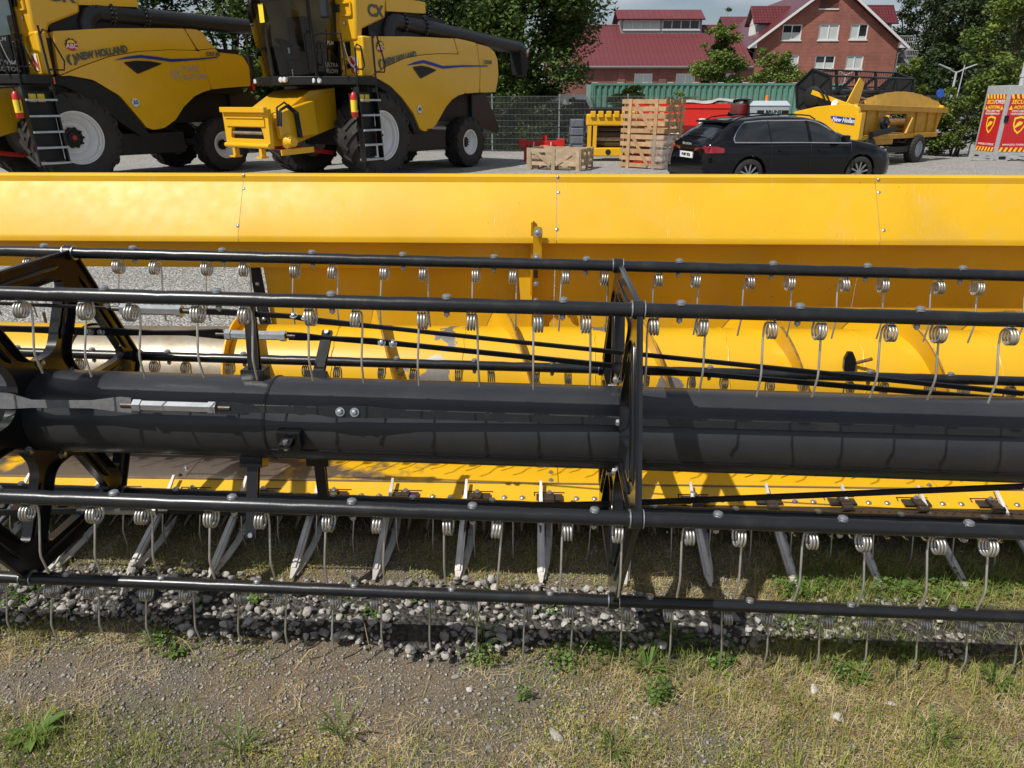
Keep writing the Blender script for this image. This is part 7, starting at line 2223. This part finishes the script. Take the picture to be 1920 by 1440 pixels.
# ------------------------------------------------------------------ second header on its trailer
def parked_header():
    P0, hd_ = (8.12, 21.55), R(39.5)
    t = thing('parked_header', 'yellow header with raised black reel and blue maker plate loaded on a trailer', 'header', (P0[0], P0[1], 0), hd_)
    f = Frame((P0[0], P0[1], 0), hd_)
    L = 5.2
    Yb, Yo, D = M['yellow_body'], M['yellow_old'], M['dark']
    # local: x along the width (away), y towards the cutting side (away-left), back wall at y=0
    # near end divider: side sheet traced in the end plane x=0
    pts = [(1490, 210), (1535, 200), (1575, 196), (1608, 196), (1614, 204), (1613, 213), (1606, 262), (1592, 265), (1574, 255), (1540, 240), (1500, 222)]
    poly = [f.pix(a, b_, x=0.0) for a, b_ in pts]
    poly = [(p.y, p.z) for p in poly]
    s = MB(); s.plate(rounded(poly, .08, 3), [], -0.10, 0.02, lambda u, v, q: (q, u, v)); s.build('end_divider', Yb, t, 40, bevel=0.03)
    pl = [f.pix(a, b_, x=-.115) for a, b_ in [(1556, 218), (1563, 217), (1606, 222), (1605, 232), (1600, 234), (1566, 229)]]
    s = MB(); s.plate(rounded([(p.y, p.z) for p in pl], .04), [], -.118, -.104, lambda u, v, q: (q, u, v)); pt = s.build('maker_plate', M['blue'], t)
    mid_ = f.pix(1583, 225.5, x=-.125)
    text('New Holland', 0.17, M['white'], pt, (-.122, mid_.y, mid_.z), (R(90), R(4), R(-90)), 0.2, .004, sx=.80)
    s = MB(); s.plate([(p.y, p.z) for p in (f.pix(a, b_, x=-.11) for a, b_ in [(1606, 213), (1618, 211), (1610, 262), (1598, 264)])], [], -.14, .05, lambda u, v, q: (q, u, v)); s.build('divider_edge', Yb, t, bevel=0.01)
    # back wall, beam, floor
    zt_, zb_ = 1.62, 0.86
    s = MB(); s.plate([(0.02, zt_ - .02), (L, zt_ - .12), (L - .25, zb_), (0.3, zb_ - .02)], [rounded([(1.75, 0.88), (3.0, 0.86), (3.0, 1.42), (1.75, 1.42)], .04)], 0, .05, lambda u, v, q: (u, q, v)); s.build('back_wall', Yo, t)
    s = MB(); s.bar((-.05, -.06, zt_), (L + .05, -.06, zt_ - .12), 0.12, 0.16); s.build('top_beam', Yo, t, bevel=0.015)
    s = MB(); s.bar((.4, -.04, .80), (L - .3, -.04, .80), 0.14, 0.14); s.build('lower_beam', Yo, t, bevel=0.015)
    for x in (.65, 1.25, 3.5, 4.2, 4.75):
        s = MB(); s.bar((x, -.02, zt_ - .1), (x + .05, -.02, zb_), 0.03, 0.06, up=(0, 1, 0)); s.build('wall_rib', Yo, t)
    s = MB(); s.bar((3.1, -.10, 1.30), (2.85, -.10, .85), 0.10, 0.10); s.build('hitch_post', Yo, t, bevel=0.01)
    s = MB(); s.plate([(.02, .84), (.02, 1.9), (1.9, 1.0), (1.9, .75)][::-1], [], .3, L - .1, lambda u, v, q: (q, u * .0 + u, .80 + .0 * v if v < 1.2 else .82)); s.build('table_floor', Yo, t, fix=True)
    s = MB(); s.box(.1, L - .1, .05, 1.5, .78, .84); s.build('table', Yo, t)
    # curved deflector: overlapping sheets
    n_ = 8
    for i in range(n_):
        a, b_ = .75 + (L - .85) * i / n_, .75 + (L - .85) * (i + 1) / n_ + .05
        k = math.sin(math.pi * (i + .8) / (n_ + .8))
        s = MB()
        h0 = .12 + .30 * k; h1 = .12 + .30 * math.sin(math.pi * (i + 1.6) / (n_ + .8))
        s.add([(a, .02, zt_ - .08), (b_, .02, zt_ - .08), (b_ + .12, .24, zt_ + h1), (a + .12, .24, zt_ + h0), (a, .05, zt_ - .08), (b_, .05, zt_ - .08), (b_ + .12, .27, zt_ + h1), (a + .12, .27, zt_ + h0)],
              [(0, 1, 2, 3), (7, 6, 5, 4), (0, 4, 5, 1), (1, 5, 6, 2), (2, 6, 7, 3), (3, 7, 4, 0)])
        s.build('deflector_sheet', M['yellow_deep'] if 'yellow_deep' in M else Yo, t)
    s = MB(); s.plate([(0, zt_), (.5, zt_ + .75), (.75, zt_ + .62), (.62, zt_)], [], .28, .31, lambda u, v, q: (u * .9, q - (u * .1), v)); s.build('gusset_fin', Yb, t)
    # auger seen through the opening
    s = MB(); s.tube([(.2, .55, 1.10), (L - .2, .55, 1.05)], .20, 18); s.build('auger', mat('rusty_auger', (.24, .12, .06), .45, .4, vscale=3, col2=(.34, .20, .06)), t, 50)
    s = MB()
    for i in range(60):
        pass
    vs = []
    for i in range(61):
        x = 2.0 + 1.0 * i / 60; ph = 2 * math.pi * i / 30
        for rr in (.19, .30): vs.append((x, .55 - rr * math.sin(ph), 1.08 + rr * math.cos(ph)))
    s.add(vs, [(2 * i, 2 * i + 1, 2 * i + 3, 2 * i + 2) for i in range(60)]); s.build('flight', Yb, t, 50)
    s = MB(); s.lathe((1.45, -.12, 1.18), (0, -1, 0), [(0, .18), (.08, .18), (.10, .08), (.16, .08)], 12); s.build('gearbox', D, t, 40)
    s = MB(); s.tube([(.75, -.2, .88), (1.9, -.25, 1.02)], .085, 12); s.build('drive_shaft', D, t, 50)
    # dark box of hydraulics on top near end
    s = MB(); s.box(.1, .9, .35, 1.2, zt_, zt_ + .30); s.build('hydraulic_block', D, t, bevel=.04)
    s = MB(); s.lathe((.02, .6, zt_ + .08), (-1, 0, .4), [(0, .09), (.05, .09), (.06, .03)], 14); s.build('pulley', M['rim'], t)
    for dy in (0, .12):
        s = MB(); s.tube([(.1, .8 + dy, zt_ + .1), (.0, .9 + dy, zt_ + .35), (.1, 1.1 + dy, zt_ + .45), (.3, 1.15 + dy, zt_ + .2)], .022, 6); s.build('hose', M['rubber'], t, 50)
    # reel: near shield hexagon, bats, inner stars
    def Rp(px, py, x): q = f.pix(px, py, x=x); return (q.y, q.z)
    hexn = [Rp(a, b_, .25) for a, b_ in [(1540, 136), (1572, 165), (1560, 195), (1508, 205), (1489, 188), (1502, 147)]]
    c0 = Vector((sum(p[0] for p in hexn) / 6, sum(p[1] for p in hexn) / 6))
    rr = sum((Vector(p) - c0).length for p in hexn) / 6
    rr = min(max(rr, .45), .65)
    hx = [(c0.x + rr * math.cos(R(60 * k + 18)), c0.y + rr * math.sin(R(60 * k + 18))) for k in range(6)]
    rb = []
    for x, nm in ((.22, 'reel_shield'), (L - .3, 'reel_shield')):
        s = MB(); s.plate(hx, [], -.02, .02, lambda u, v, q: (x + q, u, v)); sh = s.build(nm, M['grey'], t)
        s = MB()
        for k in range(6):
            p, q = hx[k], hx[(k + 1) % 6]
            s.bar((x - .04, p[0], p[1]), (x - .04, q[0], q[1]), 0.05, 0.05); s.bar((x - .03, c0.x, c0.y), (x - .03, p[0], p[1]), 0.03, 0.045)
        s.build('shield_frame', M['black'], sh)
    s = MB(); s.lathe((.20, c0.x, c0.y - .12), (-1, 0, 0), [(0, .30), (.06, .28), (.10, .20), (.11, .02)], 22); s.build('drive_cover', M['rubber'], t, 40)
    for k in range(6):
        p = hx[k]
        s = MB(); s.tube([(.2, p[0], p[1]), (L - .28, p[0], p[1])], .025, 8); bt = s.build('reel_bat', M['black'], t, 40)
        s = MB()
        for i in range(34):
            x = .3 + (L - .7) * i / 33
            s.tube([(x, p[0], p[1]), (x + .01, p[0] + .02, p[1] - .08), (x, p[0] + .03, p[1] - .20)], .009, 4)
        o = s.build('tines', M['darksteel'], bt); o['kind'] = 'stuff'
    s = MB(); s.tube([(.2, c0.x, c0.y), (L - .28, c0.x, c0.y)], .09, 12); s.build('reel_tube', M['black'], t, 40)
    for x in (1.4, 2.5, 3.6):
        s = MB()
        for k in range(6): s.bar((x, c0.x, c0.y), (x, hx[k][0], hx[k][1]), 0.03, 0.09)
        s.build('reel_star', M['black'], t)
    for x in (.12, L - .1):
        s = MB(); s.bar((x, -.02, zt_ - .05), (x, c0.x, c0.y), 0.08, 0.12); s.build('reel_arm', Yb, t, bevel=.01)
    s = MB(); s.lathe((L - .25, .1, zt_ + .38), (-.4, -1, 0), [(0, .13), (.03, .13)], 20); s.build('warning_disc', M['bluesign'] if 'bluesign' in M else M['blue'], t)
    # trailer
    tr = thing('header_trailer', 'black two wheeled trailer under the parked yellow header', 'trailer', (P0[0], P0[1], 0), hd_)
    s = MB(); s.bar((-.3, .55, .62), (L + .2, .55, .62), 0.14, 0.16); s.build('main_beam', D, tr)
    for xx, ya, yb in ((1.0, .1, 1.3), (L * .72, -.1, 1.4)):
        s = MB(); s.bar((xx, ya, .49), (xx, yb, .49), .12, .12); s.build('axle_beam', D, tr)
    for x, y in ((L * .70, -.08), (L * .70, 1.35), (.9, 1.35), (.9, .0)):
        s = MB(); s.lathe((0, 0, 0), (0, -1, 0), [(-.15, .2), (-.15, .34), (-.12, .40), (.12, .40), (.15, .35), (.15, .24)], 30, cap=False)
        w = s.build('wheel', M['tyre'], tr, 30, loc=(x, y, .40))
        s = MB()
        for i in range(26):
            a = 2 * math.pi * i / 26
            for yy in (-.09, 0, .09): s.bar((.402 * math.cos(a), yy - .035, .402 * math.sin(a)), (.402 * math.cos(a + .05), yy + .035, .402 * math.sin(a + .05)), .05, .02, up=(math.cos(a), 0, math.sin(a)))
        s.build('tread', M['tyre'], w)
        s = MB(); s.lathe((0, 0, 0), (0, -1, 0), [(-.1, .235), (.13, .24), (.135, .22), (.06, .2), (.05, .05), (.07, .02)], 26, cap=False); s.build('rim', M['galv'], w, 35)
    s = MB(); s.bar((1.2, -.12, .42), (3.2, -.12, .42), .04, .16); s.build('light_bar', D, tr)
    s = MB(); s.box(1.55, 1.85, -.15, -.142, .38, .46); s.build('plate', M['white'], tr)
    s = MB(); s.box(.75, 2.3, -.06, -.02, .58, .80); s.build('cross_panel', Yo, tr)
    for x in (.75, L * .72):
        s = MB(); s.bar((x, .35, .6), (x, .35, .80), .14, .14); s.build('support', D, tr)
M['yellow_deep'] = mat('ochre_yellow_paint', (0.46, 0.25, 0.02), 0.45, vscale=3, col2=(0.36, 0.20, 0.02))
M['bluesign'] = mat('blue_sign', (0.02, 0.10, 0.45), 0.4)
parked_header()

# ------------------------------------------------------------------ security tower
def security_tower():
    a, b_, c = on_z(1828, 297), on_z(1862, 300.5), on_z(1916, 300)
    pos = Vector((b_.x, b_.y, 0))
    hd_ = R(4)     # x along the right face
    t = thing('security_tower', 'grey steel security tower with red SECUTOWER panels and yellow shields', 'security tower', pos, hd_)
    f = Frame(pos, hd_)
    WX, WY = 1.12, 1.12
    hh = f.pix(1883, 160, x=0).z
    M['redpanel'] = mat('red_panel_print', (0.52, 0.018, 0.022), 0.4, var=.06)
    s = MB(); s.box(0, WX, 0, WY, .16, hh); s.build('cabinet', M['galv'], t, bevel=0.01)
    s = MB(); s.box(-.02, WX + .02, -.02, WY + .02, 0.0, .16); s.build('base_frame', M['galv'], t)
    for x in (.15, .75):
        s = MB(); s.box(x, x + .22, -.03, -.021, .03, .12); s.build('fork_pocket', M['inkblack'], t)
        s = MB(); s.box(-.03, -.021, x, x + .22, .03, .12); s.build('fork_pocket', M['inkblack'], t)
    z0, z1 = .26, hh - .26
    # right-hand face (normal -y) and left-hand face (normal -x): panel, stripes, shield, words
    def face(fn, rot, mir):
        s = MB(); s.plate([(.09, z0), (WX - .09, z0), (WX - .09, z1), (.09, z1)], [], 0, .006, fn); pn_ = s.build('printed_panel', M['redpanel'], t, fix=True)
        for zz, sg in ((z1 - .13, -1), (z0, 1)):
            n_ = 6
            for i in range(n_):
                u0 = .09 + (WX - .18) * i / n_
                w = (WX - .18) / n_
                s = MB(); s.plate([(u0 + (0 if sg > 0 else w * .35), zz), (u0 + w * .5 + (0 if sg > 0 else w * .35), zz), (u0 + w * .5 + (w * .35 if sg > 0 else 0), zz + .13), (u0 + (w * .35 if sg > 0 else 0), zz + .13)], [], .0065, .0085, fn); s.build('hazard_stripe', M['yellowsign'], pn_, fix=True)
        PH = z1 - z0
        cx_, cz_ = WX / 2, z1 - .53 * PH
        sh = [(-.20, .22), (0, .27), (.22, .22), (.20, 0), (.10, -.18), (0, -.27), (-.12, -.17), (-.20, 0)]
        s = MB(); s.plate([(cx_ + u, cz_ + v) for u, v in sh], [[(cx_ + u * .78, cz_ + v * .78) for u, v in sh]], .0065, .0085, fn); s.build('shield', M['yellowsign'], pn_, fix=True)
        s = MB(); s.plate([(cx_ - .12, cz_ - .02), (cx_ - .06, cz_ - .06), (cx_ + .08, cz_ + .02), (cx_ + .10, cz_ + .09), (cx_ - .02, cz_ + .11), (cx_ - .08, cz_ + .06)], [], .0065, .0085, fn)
        s.plate([(cx_ - .15, cz_ - .11), (cx_ - .08, cz_ - .07), (cx_ - .05, cz_ - .03), (cx_ - .12, cz_ - .02)], [], .0065, .0086, fn); s.build('camera_emblem', M['yellowsign'], pn_, fix=True)
        def T(body, size, m, z, u=None, sx=1.0, sh=.2, al='CENTER', bold=.004):
            p = fn(WX / 2 if u is None else u, z, .0095)
            text(body, size, m, pn_, p, rot, sh, bold, sx=sx, align=al)
        zt_ = z1 - .135 * PH
        uL, uR = (.16, .56)
        T('SECU', .17, M['yellowsign'], zt_, .34 if not mir else WX - .34 + .0, .95)
        T('TOWER', .17, M['white'], zt_, .77 if not mir else WX - .77, .85)
        T('ACHTUNG', .13, M['yellowsign'], z1 - .225 * PH, None, .95)
        for u in (.17, WX - .17):
            s = MB(); s.plate([(u - .06, z1 - .225 * PH - .07), (u + .06, z1 - .225 * PH - .07), (u, z1 - .225 * PH + .06)], [], .0065, .0085, fn); s.build('warning_triangle', M['yellowsign'], pn_, fix=True)
        T('DIESES OBJEKT WIRD', .085, M['white'], z1 - .29 * PH, None, .85, .1, bold=.001)
        T('VIDEOÜBERWACHT', .085, M['white'], z1 - .34 * PH, None, .95, .1, bold=.001)
        T('WWW.SECU-TOWER.DE', .085, M['white'], z0 + .21, None, .85, .1, bold=.001)
    face(lambda u, v, q: (u, -.0015 - q, v), (R(90), 0, 0), False)
    face(lambda u, v, q: (-.0015 - q, WY - u, v), (R(90), 0, R(-90)), False)
    for p, q in (((-.9, -.2, .10), (0, -.1, .10)), ((.55, -1.0, .10), (.55, 0, .10)), ((WX, .1, .10), (WX + .9, -.2, .10))):
        s = MB(); s.bar(p, q, .06, .06); s.build('outrigger', M['galv'], t)
        e = p if abs(p[0]) + abs(p[1]) > abs(q[0]) + abs(q[1]) else q
        s = MB(); s.bar((e[0], e[1], .0), (e[0], e[1], .5), .06, .06); s.build('jack_leg', M['galv'], t)
    s = MB(); s.tube([(WX * .62, WY * .5, hh), (WX * .62, WY * .5, hh + 3.5)], .075, 12); s.tube([(WX * .62, WY * .5, hh + 2.0), (WX * .62, WY * .5, hh + 6.0)], .055, 12); s.build('mast', M['galv'], t, 40)
    for zz in (hh + .25, hh + 2.0):
        s = MB(); s.lathe((WX * .62, WY * .5, zz), (0, 0, 1), [(0, .10), (.08, .10)], 12); s.build('mast_collar', M['galv'], t)
    s = MB(); s.box(.03, .16, -.03, -.02, 1.15, 1.35); s.build('lock', M['dark'], t)
    s = MB(); s.tube([(.2, -.4, .02), (.6, -.3, .03), (.8, -.6, .02), (1.1, -.3, .02)], .015, 6); s.build('power_cable', M['rubber'], t, 50)
security_tower()
